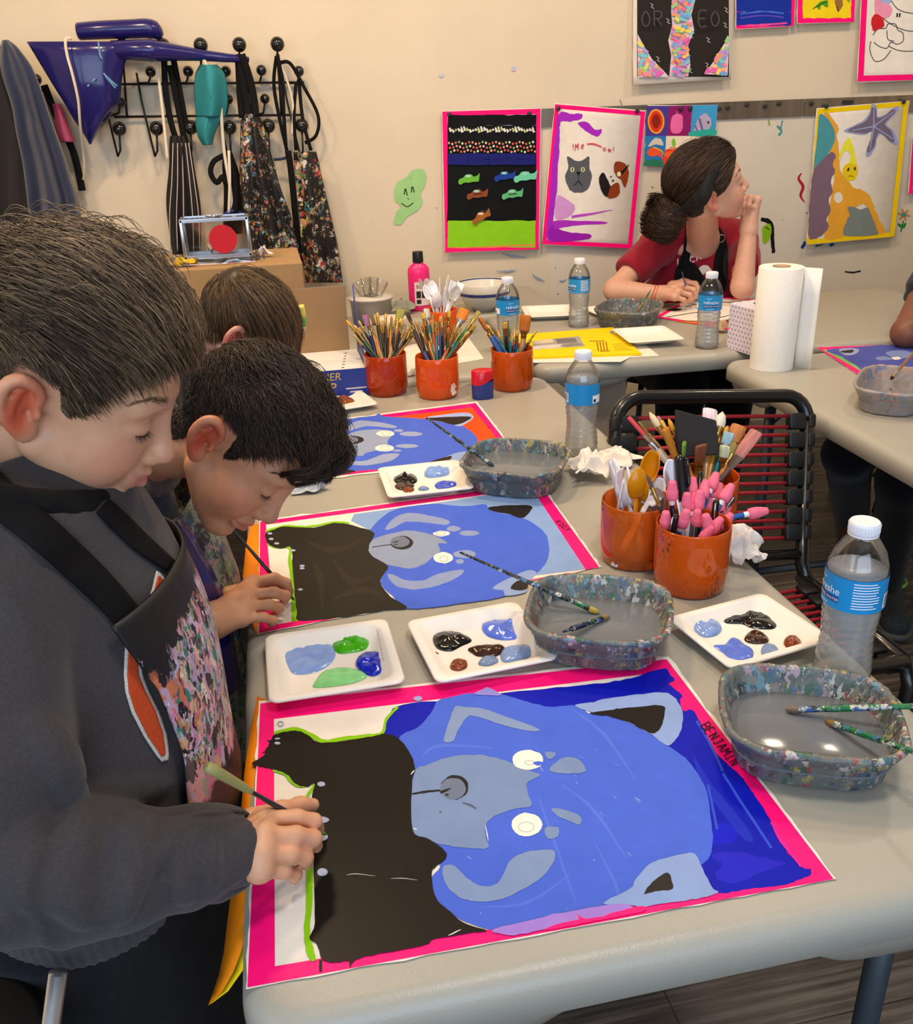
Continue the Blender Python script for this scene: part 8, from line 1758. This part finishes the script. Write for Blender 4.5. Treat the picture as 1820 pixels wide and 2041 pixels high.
for z in np.linspace(.905, .50, 30):
 ph = np.radians(np.linspace(-75, 75, 30)); D = np.stack([np.cos(ph) * .8, np.sin(ph), 0 * ph], 1); D /= np.linalg.norm(D, axis=1, keepdims=True); r = np.full(30, .32)
 for _ in range(40): r = r - .8 * (H2(A3(-.19, .615, max(z, .76)) + D * r[:, None]) - .012)
 r = np.minimum(r, .19); P_ = A3(-.19, .615, z) + D * r[:, None]; P_[:, 0] = np.minimum(P_[:, 0] + .35 * (.955 - max(z, .76)), -.006); G.append(P_)
b = MB(); b.grid(G, splatter('green_flecked_apron', '#141518', ['#3f6f5c', '#7a8c7a', '#2f4f6c', '#5f7f4c', '#8a8a7c', '#1f3a3c', '#a07a8c'], 85, .7, .5, 12)); b.build('apron', P2, world=True, solid=.002)
b = MB(); G = np.array(G); b.grid(G[:20, :9] + A3(.006, -.004, .0), m_vin); b.build('vinyl_flap', P2, world=True, solid=.002)
TR = SDF()
for y in (.55, .70): TR.chain([(-.22, y, .70), (-.20, y, .40), (-.24, y, .08)], [.10, .072, .06], k=.03)
TR.half((0, 0, .07), (0, 0, -1)); clothes('trousers', TR, .006, rough_cloth('black_sweatpants', '#17171c'), P2)
SH = SDF()
for y in (.54, .69): SH.cone((-.24, y, .045), (-.15, y, .035), .042, .034, k=.02)
SH.half((0, 0, .004), (0, 0, -1)); clothes('shoes', SH, .005, mat('dark_shoe', '#26262a', .6), P2)
tip = pz(587, 1197, .7445); mid = pz(540, 1143, .786); brush('thin black brush in the hand of the dark-haired boy', tip + (mid - tip) * 2.55, tip, wood='black', hair='#3a5a1c', L=.16, r=.0026, tipw=.0022, hl=.012, fl=.024, fer=m_tin)

# ================================================================== child with hidden face, seen from behind the ear
P3 = thing('person', 'child with light brown hair hiding the face, bent over the orange painting', 'person', (-.20, 1.42, 0)); R3 = euler_zyx(*np.radians((8.5, 52.7, 11.4))); T3 = A3(.013, 1.385, .966); s3 = .21; nbw = A3(-.16, 1.40, .96)
S = SDF(); head_solid(S, R3, T3, s3, neck=((nbw - T3) @ R3) / s3); S.cone(nbw, (-.20, 1.42, .70), .06, .08, k=.04)
for y in (1.28, 1.53): S.chain([nbw, (-.18, y, .92), (-.16, y, .79), (.02, 1.40 + (y - 1.40) * .6, .775)], [.05, .042, .03, .022], k=.02)
for y in (1.36, 1.48): S.chain([(-.22, y, .72), (-.20, y, .40), (-.24, y, .08)], [.08, .055, .04], k=.02)
for y in (1.328, 1.478): w_ = A3(.02, y, .775); kl = [w_ + A3(.055, -.02 + .013 * i, -.008) for i in range(4)]; hand_solid(S, w_, kl, [[k_ + A3(.022, 0, -.004), k_ + A3(.036, 0, -.010), k_ + A3(.044, 0, -.018)] for k_ in kl], [w_ + A3(.01, .02, -.004), w_ + A3(.035, .03, -.010), w_ + A3(.055, .03, -.016)])
v, f = S.mesh(.003); v = relax(v, f, 1, .35); np_mesh('body', v, f, m_skin, P3, col=head_col(v, R3, T3, s3, '#dcaa92', '#e07a60', '#c4706a'))

def flow3(q):
 top = np.clip((q[:, 2] - .05) / .3, 0, 1)[:, None]; a = np.stack([.9 + 0 * q[:, 0], 0 * q[:, 0], -.75 + 0 * q[:, 0]], 1); b_ = np.stack([1.2 + 0 * q[:, 0], .25 * noise3(q * 4, 1, 4), -.3 - .4 * np.clip(q[:, 0] / .4, 0, 1)], 1); return a * (1 - top) + b_ * top

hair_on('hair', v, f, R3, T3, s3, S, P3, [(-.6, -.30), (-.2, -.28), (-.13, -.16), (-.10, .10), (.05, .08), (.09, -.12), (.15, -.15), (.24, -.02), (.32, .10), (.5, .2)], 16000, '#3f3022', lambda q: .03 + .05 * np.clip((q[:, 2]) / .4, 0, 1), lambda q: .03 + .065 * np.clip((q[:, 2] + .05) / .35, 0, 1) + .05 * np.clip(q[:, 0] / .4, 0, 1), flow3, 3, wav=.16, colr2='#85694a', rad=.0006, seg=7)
RB = SDF(); head_solid(RB, R3, T3, s3)
for a0, a1, cc in ((.1, .35, '#e8dc6a'), (.35, .55, '#6fb84c'), (.55, .8, '#e8e0d8'), (.8, 1.05, '#8a6ab8'), (1.05, 1.25, '#241f28')):
 pts_ = [T3 + s3 * (R3 @ A3(.47 * math.cos(a) + .10, .18, .47 * math.sin(a) + .12)) for a in np.linspace(1.25 - a1, 1.25 - a0, 6)]; b = MB(); b.tube(pts_, .009, mat('rainbow_band_' + cc[1:], cc, .7), 10); b.build('hair_band', P3, world=True)
H3 = SDF(); H3.ell((-.20, 1.42, .84), (.115, .16, .20)); H3.cone((-.18, 1.34, .935), (-.18, 1.47, .935), .055, .055, k=.05); H3.ell((-.22, 1.42, .70), (.11, .15, .14), k=.05)
for y in (1.28, 1.53): H3.chain([(-.18, 1.42 + (y - 1.42) * .9, .92), (-.17, y, .84)], [.055, .05], k=.02)
H3.cone(nbw + A3(-.02, 0, -.02), nbw + A3(.10, 0, .04), .048, .06, k=.008, sub=True); H3.disp = fabric_noise(.0025, 13, .0012, 35, 6); clothes('shirt', H3, .0045, rough_cloth('black_tee', '#1c1c20'), P3)
TR = SDF()
for y in (1.36, 1.48): TR.chain([(-.22, y, .70), (-.20, y, .40), (-.24, y, .08)], [.10, .072, .06], k=.03)
TR.half((0, 0, .07), (0, 0, -1)); clothes('trousers', TR, .007, rough_cloth('black_sweatpants', '#17171c'), P3)
SH = SDF()
for y in (1.35, 1.47): SH.cone((-.24, y, .045), (-.15, y, .035), .042, .034, k=.02)
SH.half((0, 0, .004), (0, 0, -1)); clothes('shoes', SH, .006, mat('dark_shoe', '#26262a', .6), P3)

# ================================================================== girl leaning on her fist at the back table
P4 = thing('person', 'girl in crimson shirt and black headband resting her chin on her fist', 'person', (1.42, 2.52, 0)); R4 = euler_zyx(*np.radians((-12.8, -17.8, 14.2))); s4 = .25; T4 = CAM + (A3(1.338, 1.972, 1.139) - CAM) * (.25 / .225)
nb4 = at_y(1400, 478, 2.42); S = SDF(); head_solid(S, R4, T4, s4, neck=((nb4 - T4) @ R4) / s4)
shR, shL = at_y(1308, 486, 2.46), at_y(1482, 482, 2.46); elR, elL = pz(1226, 578, .79), pz(1480, 572, .80); wrR = pz(1318, 586, .785); fist = at_y(1497, 418, T4[1] - .02); wrL = fist + (elL - fist) * .26
S.chain([nb4, (shR + shL) / 2 + A3(0, .05, -.04), A3(1.46, 2.55, .66)], [.048, .06, .09], k=.03)
for sh, el, w_ in ((shR, elR, wrR), (shL, elL, wrL)): S.chain([nb4 + A3(0, .02, -.03), sh], [.045, .038], k=.02); S.chain([sh, el], [.040, .034], k=.015); S.chain([el, w_], [.038, .025], k=.015)
for x in (1.38, 1.56): S.chain([(1.46, 2.54, .58), (x, 2.14, .50), (x, 2.16, .08)], [.10, .065, .042], k=.02)
kn = [pz(*p) for p in ((1362, 562, .81), (1358, 572, .805), (1352, 582, .80), (1345, 592, .79))]; fg = [[pz(1386, 566, .805), pz(1394, 580, .785), pz(1388, 588, .775)], [pz(1382, 578, .80), pz(1388, 590, .78), pz(1380, 596, .77)], [pz(1375, 588, .79), pz(1378, 597, .775), pz(1370, 601, .768)], [pz(1364, 598, .78), pz(1365, 603, .77), pz(1358, 606, .765)]]
hand_solid(S, wrR, kn, fg, [pz(1340, 570, .80), pz(1368, 562, .80), pz(1386, 566, .795), pz(1392, 572, .785)], rw=.026, rf=.0092, rk=.0125)
up = (fist - wrL) / np.linalg.norm(fist - wrL); lf_ = A3(-1, -.1, .25); lf_ /= np.linalg.norm(lf_); dp = np.cross(up, lf_); kn = [fist + up * .028 + dp * (-.026 + .018 * i) for i in range(4)]
hand_solid(S, wrL, kn, [[k_ + lf_ * .026 + up * .004, k_ + lf_ * .030 - up * .020, k_ + lf_ * .008 - up * .026] for k_ in kn], [wrL + dp * -.02, fist + dp * -.034 + up * -.005, fist + dp * -.036 + lf_ * .022 + up * .01, fist + dp * -.022 + lf_ * .034 - up * .004], rw=.027, rf=.0098, rk=.0125)
v, f = S.mesh(.0034); v = relax(v, f, 1, .35); np_mesh('body', v, f, m_skin, P4, col=head_col(v, R4, T4, s4, '#d8a68c', '#d8806c', '#bc6a66'))
Bq = A3(-.47, 0, -.12)

def flow4(q):
 d = Bq - q; d /= np.linalg.norm(d, axis=1, keepdims=True); return d

hair_on('hair', v, f, R4, T4, s4, S, P4, [(-.6, -.36), (-.3, -.30), (-.13, -.24), (-.10, .10), (.04, .08), (.08, -.02), (.15, .0), (.24, .08), (.32, .20), (.38, .30), (.5, .34)], 14000, '#2c2019', lambda q: .02 + .07 * np.clip((q[:, 2] - .0) / .4, 0, 1), lambda q: .05 + .05 * np.clip(q[:, 2], 0, 1), flow4, 7, wav=.10, colr2='#6a5140', rad=.0007, seg=6, short=.8)
BN = SDF(); Bw = lambda a, b_, c: T4 + s4 * (R4 @ A3(a, b_, c)); BN.ell(Bw(-.56, -.05, -.14), (.050, .046, .052), k=.01); BN.ell(Bw(-.66, -.02, -.24), (.048, .045, .058), k=.03); BN.chain([Bw(-.55, -.1, .0), Bw(-.62, -.05, .08), Bw(-.68, .0, .02)], .012, k=.01); bv, bf = BN.mesh(.003)
bq = bv - bv.mean(0); tw = np.cross(np.broadcast_to(R4 @ A3(.6, 0, .8), bq.shape), BN.grad(bv)); pick = np.random.default_rng(4).integers(0, len(bv), 2600); d_ = tw[pick]; d_ /= np.linalg.norm(d_, axis=1, keepdims=True); hv, hf = strands(bv[pick], d_, BN.grad(bv[pick]), BN, 6, np.full(2600, .07), seed=6, rad=.0008, wav=.15, lf=np.full(2600, .003)); c1, c2 = A3(*lin('#2c2019')[:3]), A3(*lin('#6a5140')[:3]); mixv = np.repeat(np.clip(np.random.default_rng(3).normal(.35, .3, 2600), 0, 1), 18)[:, None]
np_mesh('bun', np.concatenate([bv, hv]), np.concatenate([bf, hf + len(bv)]), attr_mat('hair_strands_42', .42, spec=.35), P4, col=np.concatenate([np.tile(c1 * .6, (len(bv), 1)), c1 * (1 - mixv) + c2 * mixv]))
# headband: a strip round the head behind the hairline
HB = SDF(); head_solid(HB, R4, T4, s4); a = np.linspace(-math.pi, math.pi, 72); rowsb = []
for w_ in (-.075, -.04, 0, .04, .075):
 c0 = A3(-.075, 0, .205); nrm_ = A3(.72, 0, -.694); e2 = A3(.694, 0, .72); pp_ = c0 + nrm_ * w_ + (np.sin(a)[:, None] * A3(0, -1, 0) * .5 + np.cos(a)[:, None] * e2 * .55); Pw = T4 + s4 * (pp_ @ R4.T); cw = T4 + s4 * (R4 @ (c0 + nrm_ * w_)); D = Pw - cw; L_ = np.linalg.norm(D, axis=1, keepdims=True); D /= L_; r = np.full(72, .26)
 for _ in range(40): r = r - .8 * (HB(cw + D * r[:, None]) - (.0225 if abs(w_) < .07 else .018))
 rowsb.append(cw + D * r[:, None])
b = MB(); b.grid(rowsb, mat('black_jersey_headband', '#131214', .85)); b.build('headband', P4, world=True, solid=.003)
b = MB(); b.lathe([(.0005, .004), (.006, .003), (.0072, 0), (.005, -.003), (.0005, -.003)], mat('pale_bead', '#d8ccc0', .3), seg=10); o = b.build('hair_bead', P4); qb = onto(BN, (CAM + (bv.mean(0) - CAM) * .97 + A3(.03, 0, .01))[None], 8, .003)[0]; o.location = tuple(qb - home(P4))
face_hair(R4, T4, s4, S, P4, '#33231c', sides=(-1,))
m_red_ = rough_cloth('crimson_tee', '#96182b', .2); C4 = SDF(); md = (shR + shL) / 2
C4.ell(md + A3(.02, .03, -.16), (.175, .115, .24)); C4.cone(shR + A3(.02, .01, .012), md + A3(0, .005, .035), .062, .062, k=.04); C4.cone(shL + A3(-.02, .01, .012), md + A3(0, .005, .035), .062, .062, k=.04); C4.ell((1.46, 2.53, .62), (.17, .125, .14), k=.06)
C4.chain([shR + A3(.02, 0, 0), shR * .42 + elR * .58], [.062, .060], k=.02); C4.chain([shL + A3(-.01, 0, 0), shL * .45 + elL * .55], [.060, .056], k=.02); C4.cone(nb4 + A3(.0, -.005, .045), nb4 + A3(.01, -.03, .14), .050, .062, k=.008, sub=True)
for sh, el in ((shR, elR), (shL, elL)): mA = sh * .42 + el * .58; dA = (el - sh) / np.linalg.norm(el - sh); C4.half(mA + dA * .02, dA, .10, k=.004)
C4.disp = lambda P: .003 * noise3(P, 10, 3) + .0012 * noise3(P, 30, 5) - .004 * (1 - np.abs(noise3(P, 8, 9))) ** 6; clothes('tshirt', C4, .004, m_red_, P4)
m_w = mat('white_shirt_print', '#e0d4cc', .8); b = MB(); v_, f_ = text_mesh('LFEISGO', 24); W_ = v_[:, 0].max(); u_ = v_[:, 0] / W_; px_ = 1348 + u_ * 96; py_ = 534 - 46 * u_ + 6 * np.sin(u_ * 3.1) - v_[:, 1] * (1.0 + .5 * np.sin(u_ * 3.1)); Pt = cast(C4, px_, py_, 1.5, 5, .002); b.add(Pt, f_, m_w)
for rw in ([(1398, 1404, 530, 528), (1388, 1412, 540, 536), (1380, 1404, 552, 546), (1384, 1396, 556, 552)], [(1406, 1412, 528, 530), (1404, 1420, 534, 540), (1408, 1424, 538, 548)]): b.grid(rows_on(C4, rw, .002, 1.5, 4, 3), m_w)
b.build('shirt_lettering', P4, smooth=False, world=True)
m_ba = rough_cloth('black_apron_cloth', '#121113', .1); AP = MB(); rw = [(1366, 1372, 430, 430), (1365, 1380, 470, 470), (1362, 1378, 500, 500), (1352, 1374, 526, 520), (1346, 1388, 540, 528), (1344, 1402, 556, 550), (1342, 1412, 574, 566), (1342, 1416, 588, 584)]
AP.grid(rows_on(C4, rw, .004, 1.5, 8, 4), m_ba); rw = [(1428, 1434, 452, 452), (1432, 1446, 472, 472), (1430, 1450, 492, 490), (1424, 1450, 520, 516), (1420, 1450, 550, 548), (1410, 1448, 580, 580)]; AP.grid(rows_on(C4, rw, .0045, 1.5, 8, 4), m_ba)
rw = [(1396, 1436, 560, 552), (1392, 1436, 588, 586)]; AP.grid(rows_on(C4, rw, .005, 1.5, 8, 4), m_ba); AP.build('apron', P4, world=True, solid=.003)
rc = cast(C4, 1437, 476, 1.5, 5, .010); b = MB(); b.tube([rc + .014 * (math.cos(a_) * A3(1, 0, 0) + math.sin(a_) * A3(0, -.3, .95)) for a_ in np.linspace(0, 2 * math.pi, 25)], .0022, m_tin, 8); b.build('apron_ring', P4, world=True)
b = MB(); ax_ = (wrR - elR) / np.linalg.norm(wrR - elR); E_4 = rot_to(ax_, A3(0, 0, 1)); [b.tube([wrR - ax_ * (.012 + .010 * j) + E_4 @ A3(.004 * math.sin(2 * a_), .0285 * math.cos(a_), .0285 * math.sin(a_)) for a_ in np.linspace(0, 2 * math.pi, 25)], .0016, mat('coral_bracelet', '#d8604c', .6), 6) for j in range(2)]; b.build('bracelet', P4, world=True)
TR = SDF(); TR.ell((1.46, 2.54, .56), (.17, .13, .12))
for x in (1.38, 1.56): TR.chain([(1.46 + (x - 1.47) * .8, 2.54, .55), (x, 2.14, .50), (x, 2.16, .08)], [.10, .082, .06], k=.03)
TR.half((0, 0, .07), (0, 0, -1)); clothes('leggings', TR, .007, m_ba, P4); SH = SDF()
for x in (1.38, 1.56): SH.cone((x, 2.17, .045), (x, 2.07, .035), .042, .036, k=.02)
SH.half((0, 0, .004), (0, 0, -1)); clothes('shoes', SH, .006, mat('dark_shoe', '#26262a', .6), P4)
tip = pz(1374, 601, .7445); mid = pz(1366, 568, .815); brush('thin blue brush in the girl\'s hand', tip + (mid - tip) * 2.2, tip, wood='blue', hair='#c08a4c', L=.20, r=.0032, tipw=.003)

def stool(label, x, y, h, colr='#1b1b1d', legm=None, r=.15, sp=.05):
 t = thing('stool', label, 'stool', (x, y, 0)); b = MB(); b.lathe([(.0005, h - .03), (r * .95, h - .03), (r, h - .02), (r, h - .008), (r * .93, h), (.0005, h)], mat('stool_seat_' + colr[1:], colr, .5), seg=36); b.build('seat', t)
 for a_ in (.8, 2.37, 3.94, 5.5): b = MB(); b.tube([(r * .7 * math.cos(a_), r * .7 * math.sin(a_), h - .025), ((r * .7 + sp) * math.cos(a_), (r * .7 + sp) * math.sin(a_), .0)], .011, legm or m_leg, 10); b.build('leg', t)
 return t

stool('dark stool under the girl at the back table', 1.46, 2.56, .455)
m_chr = mat('chrome_tube', '#d8dce0', .28, metal=.85)
t = thing('stool', 'chrome-legged stool at the lower left corner, beside the boy in the hoodie', 'stool', (-.285, -.05, 0)); b = MB(); b.lathe([(.0005, .67), (.125, .67), (.132, .678), (.132, .692), (.124, .70), (.0005, .70)], mat('stool_seat_1b1b1d', '#1b1b1d', .5), seg=36); b.build('seat', t)
for sx_, sy_ in ((1, 1), (-1, 1), (-1, -1), (1, -1)): b = MB(); b.tube([(.139, .05, .735), (-.06, -.20, 0)] if (sx_, sy_) == (1, 1) else [(.11 * sx_, .055 * sy_, .68), (.13 * sx_, .10 * sy_, 0)], .0075, m_chr, 12); b.build('leg', t)

# ================================================================== person at the right edge: sleeve, forearm and legs under the side table
P5 = thing('person', 'person at the right edge in dark sleeve, forearm on the side table', 'person', (1.92, 1.86, 0)); S = SDF(); elb = pz(1806, 664, .778); sh5 = A3(2.04, 1.80, 1.0); nb5 = A3(2.24, 1.84, 1.10); T5 = A3(2.27, 1.78, 1.28); R5 = euler_zyx(-1.9, .35, 0)
head_solid(S, R5, T5, .215, neck=((nb5 - T5) @ R5) / .215); wr5 = A3(elb[0] + .21, elb[1] - .06, .772); S.chain([nb5, A3(2.24, 1.90, .60)], [.06, .11], k=.04); S.chain([nb5, sh5], [.05, .045], k=.03); S.chain([sh5, elb], [.045, .036], k=.015); S.chain([elb, wr5], [.037, .024], k=.015); S.chain([nb5, A3(2.42, 1.84, 1.02), A3(2.44, 1.60, .80), A3(2.26, 1.42, .775)], [.05, .045, .034, .024], k=.02)
kf1, kf2 = pz(1690, 905, .50), pz(1800, 960, .46); ft1, ft2 = pz(1705, 1105, .05), pz(1770, 1205, .05)
for kf, ft in ((kf1, ft1), (kf2, ft2)): S.chain([A3(2.2, 1.90, .56), kf, ft + A3(0, .03, .03)], [.07, .045, .034], k=.02)
for w_, d_ in ((wr5, A3(1, -.2, 0)), (A3(2.26, 1.42, .775), A3(-.6, -.8, 0))):
 d_ = d_ / np.linalg.norm(d_); e_ = A3(-d_[1], d_[0], 0); kl = [w_ + d_ * .07 + e_ * (-.024 + .016 * i) for i in range(4)]; hand_solid(S, w_, kl, [[k_ + d_ * .028 + A3(0, 0, -.004), k_ + d_ * .046 + A3(0, 0, -.012), k_ + d_ * .054 + A3(0, 0, -.022)] for k_ in kl], [w_ + e_ * .018 + d_ * .012, w_ + e_ * .036 + d_ * .04, w_ + e_ * .036 + d_ * .062], rf=.009, rw=.024)
v, f = S.mesh(.0045); v = relax(v, f, 1, .35); np_mesh('body', v, f, m_skin, P5, col=head_col(v, R5, T5, .215, '#7a4a36', '#7a3a2c', '#8a4a44'))
hair_on('hair', v, f, R5, T5, .215, S, P5, [(-.6, -.28), (-.2, -.28), (-.10, .12), (.05, .10), (.13, -.06), (.26, .18), (.5, .28)], 4000, '#15100e', lambda q: .05 + 0 * q[:, 0], lambda q: .02 + 0 * q[:, 0], flow2, 9, wav=.4, rad=.0009)
C5 = SDF(); C5.ell((2.24, 1.86, .86), (.19, .13, .27)); C5.cone(sh5 + A3(.01, 0, .012), nb5 + A3(0, .02, -.06), .066, .066, k=.05); C5.cone(A3(2.42, 1.84, 1.025), nb5 + A3(0, .02, -.06), .066, .066, k=.05); C5.chain([sh5 + A3(.0, 0, 0), sh5 * .38 + elb * .62], [.064, .056], k=.02); C5.chain([A3(2.39, 1.84, 1.02), A3(2.44, 1.68, .90)], [.064, .058], k=.02); C5.cone(nb5 + A3(0, 0, -.02), nb5 + A3(0, -.06, .09), .055, .07, k=.006, sub=True); C5.disp = lambda P: .003 * noise3(P, 11, 3) + .0035 * np.sin(P[..., 2] * 140) * np.exp(-((P[..., 2] - .86) / .05) ** 2); clothes('dark_shirt', C5, .005, rough_cloth('dark_navy_shirt', '#20222c'), P5)
TR = SDF()
for kf, ft in ((kf1, ft1), (kf2, ft2)): TR.chain([A3(2.2, 1.90, .54), kf, ft + A3(0, .03, .06)], [.09, .060, .048], k=.03)
TR.half((0, 0, .085), (0, 0, -1)); clothes('trousers', TR, .006, rough_cloth('black_trousers', '#141519'), P5)
SH = SDF()
for ft in (ft1, ft2): SH.cone(ft + A3(.02, .05, 0), ft + A3(-.03, -.08, -.01), .047, .038, k=.02); SH.chain([ft + A3(.02, .04, .03), ft + A3(.02, .05, .055)], .045, k=.02)
SH.half((0, 0, .012), (0, 0, -1)); clothes('sneakers', SH, .004, mat('grey_knit_sneaker', '#2c3436', .8, noise=.3, nscale=120, bump=.5, bscale=300), P5)
SO = SDF()
for ft in (ft1, ft2): SO.cone(ft + A3(.02, .05, -.02), ft + A3(-.03, -.085, -.02), .050, .042, k=.01)
SO.half((0, 0, .002), (0, 0, -1)); SO.half((0, 0, .024), (0, 0, 1)); clothes('sneaker_soles', SO, .005, mat('grey_rubber_sole', '#5a5c58', .7), P5)
b = MB(); [b.tube([ft + A3(.022 + .047 * math.cos(a_), .045 + .047 * math.sin(a_), .052) for a_ in np.linspace(0, 2 * math.pi, 21)], .005, mat('lime_trim', '#8cc040', .6), 8) for ft in (ft1, ft2)]; b.build('lime_collar', P5, world=True)
stool('dark stool under the person at the right edge', 2.22, 1.93, .44)
# pale board leaning below the back table
q = [at_y(1128, 762, 1.78), at_y(1248, 752, 1.78), at_y(1252, 905, 1.74), at_y(1135, 905, 1.74)]; zb_ = .0
q[2][2] = q[3][2] = .003; t = thing('cardboard_sheet', 'pale cardboard sheet standing under the back table', 'cardboard', (q[3][0], q[3][1], 0)); b = MB(); b.add(q, [(0, 1, 2, 3)], mat('pale_cardboard', '#b9a68e', .8)); b.build('sheet', t, smooth=False, world=True, solid=.004)
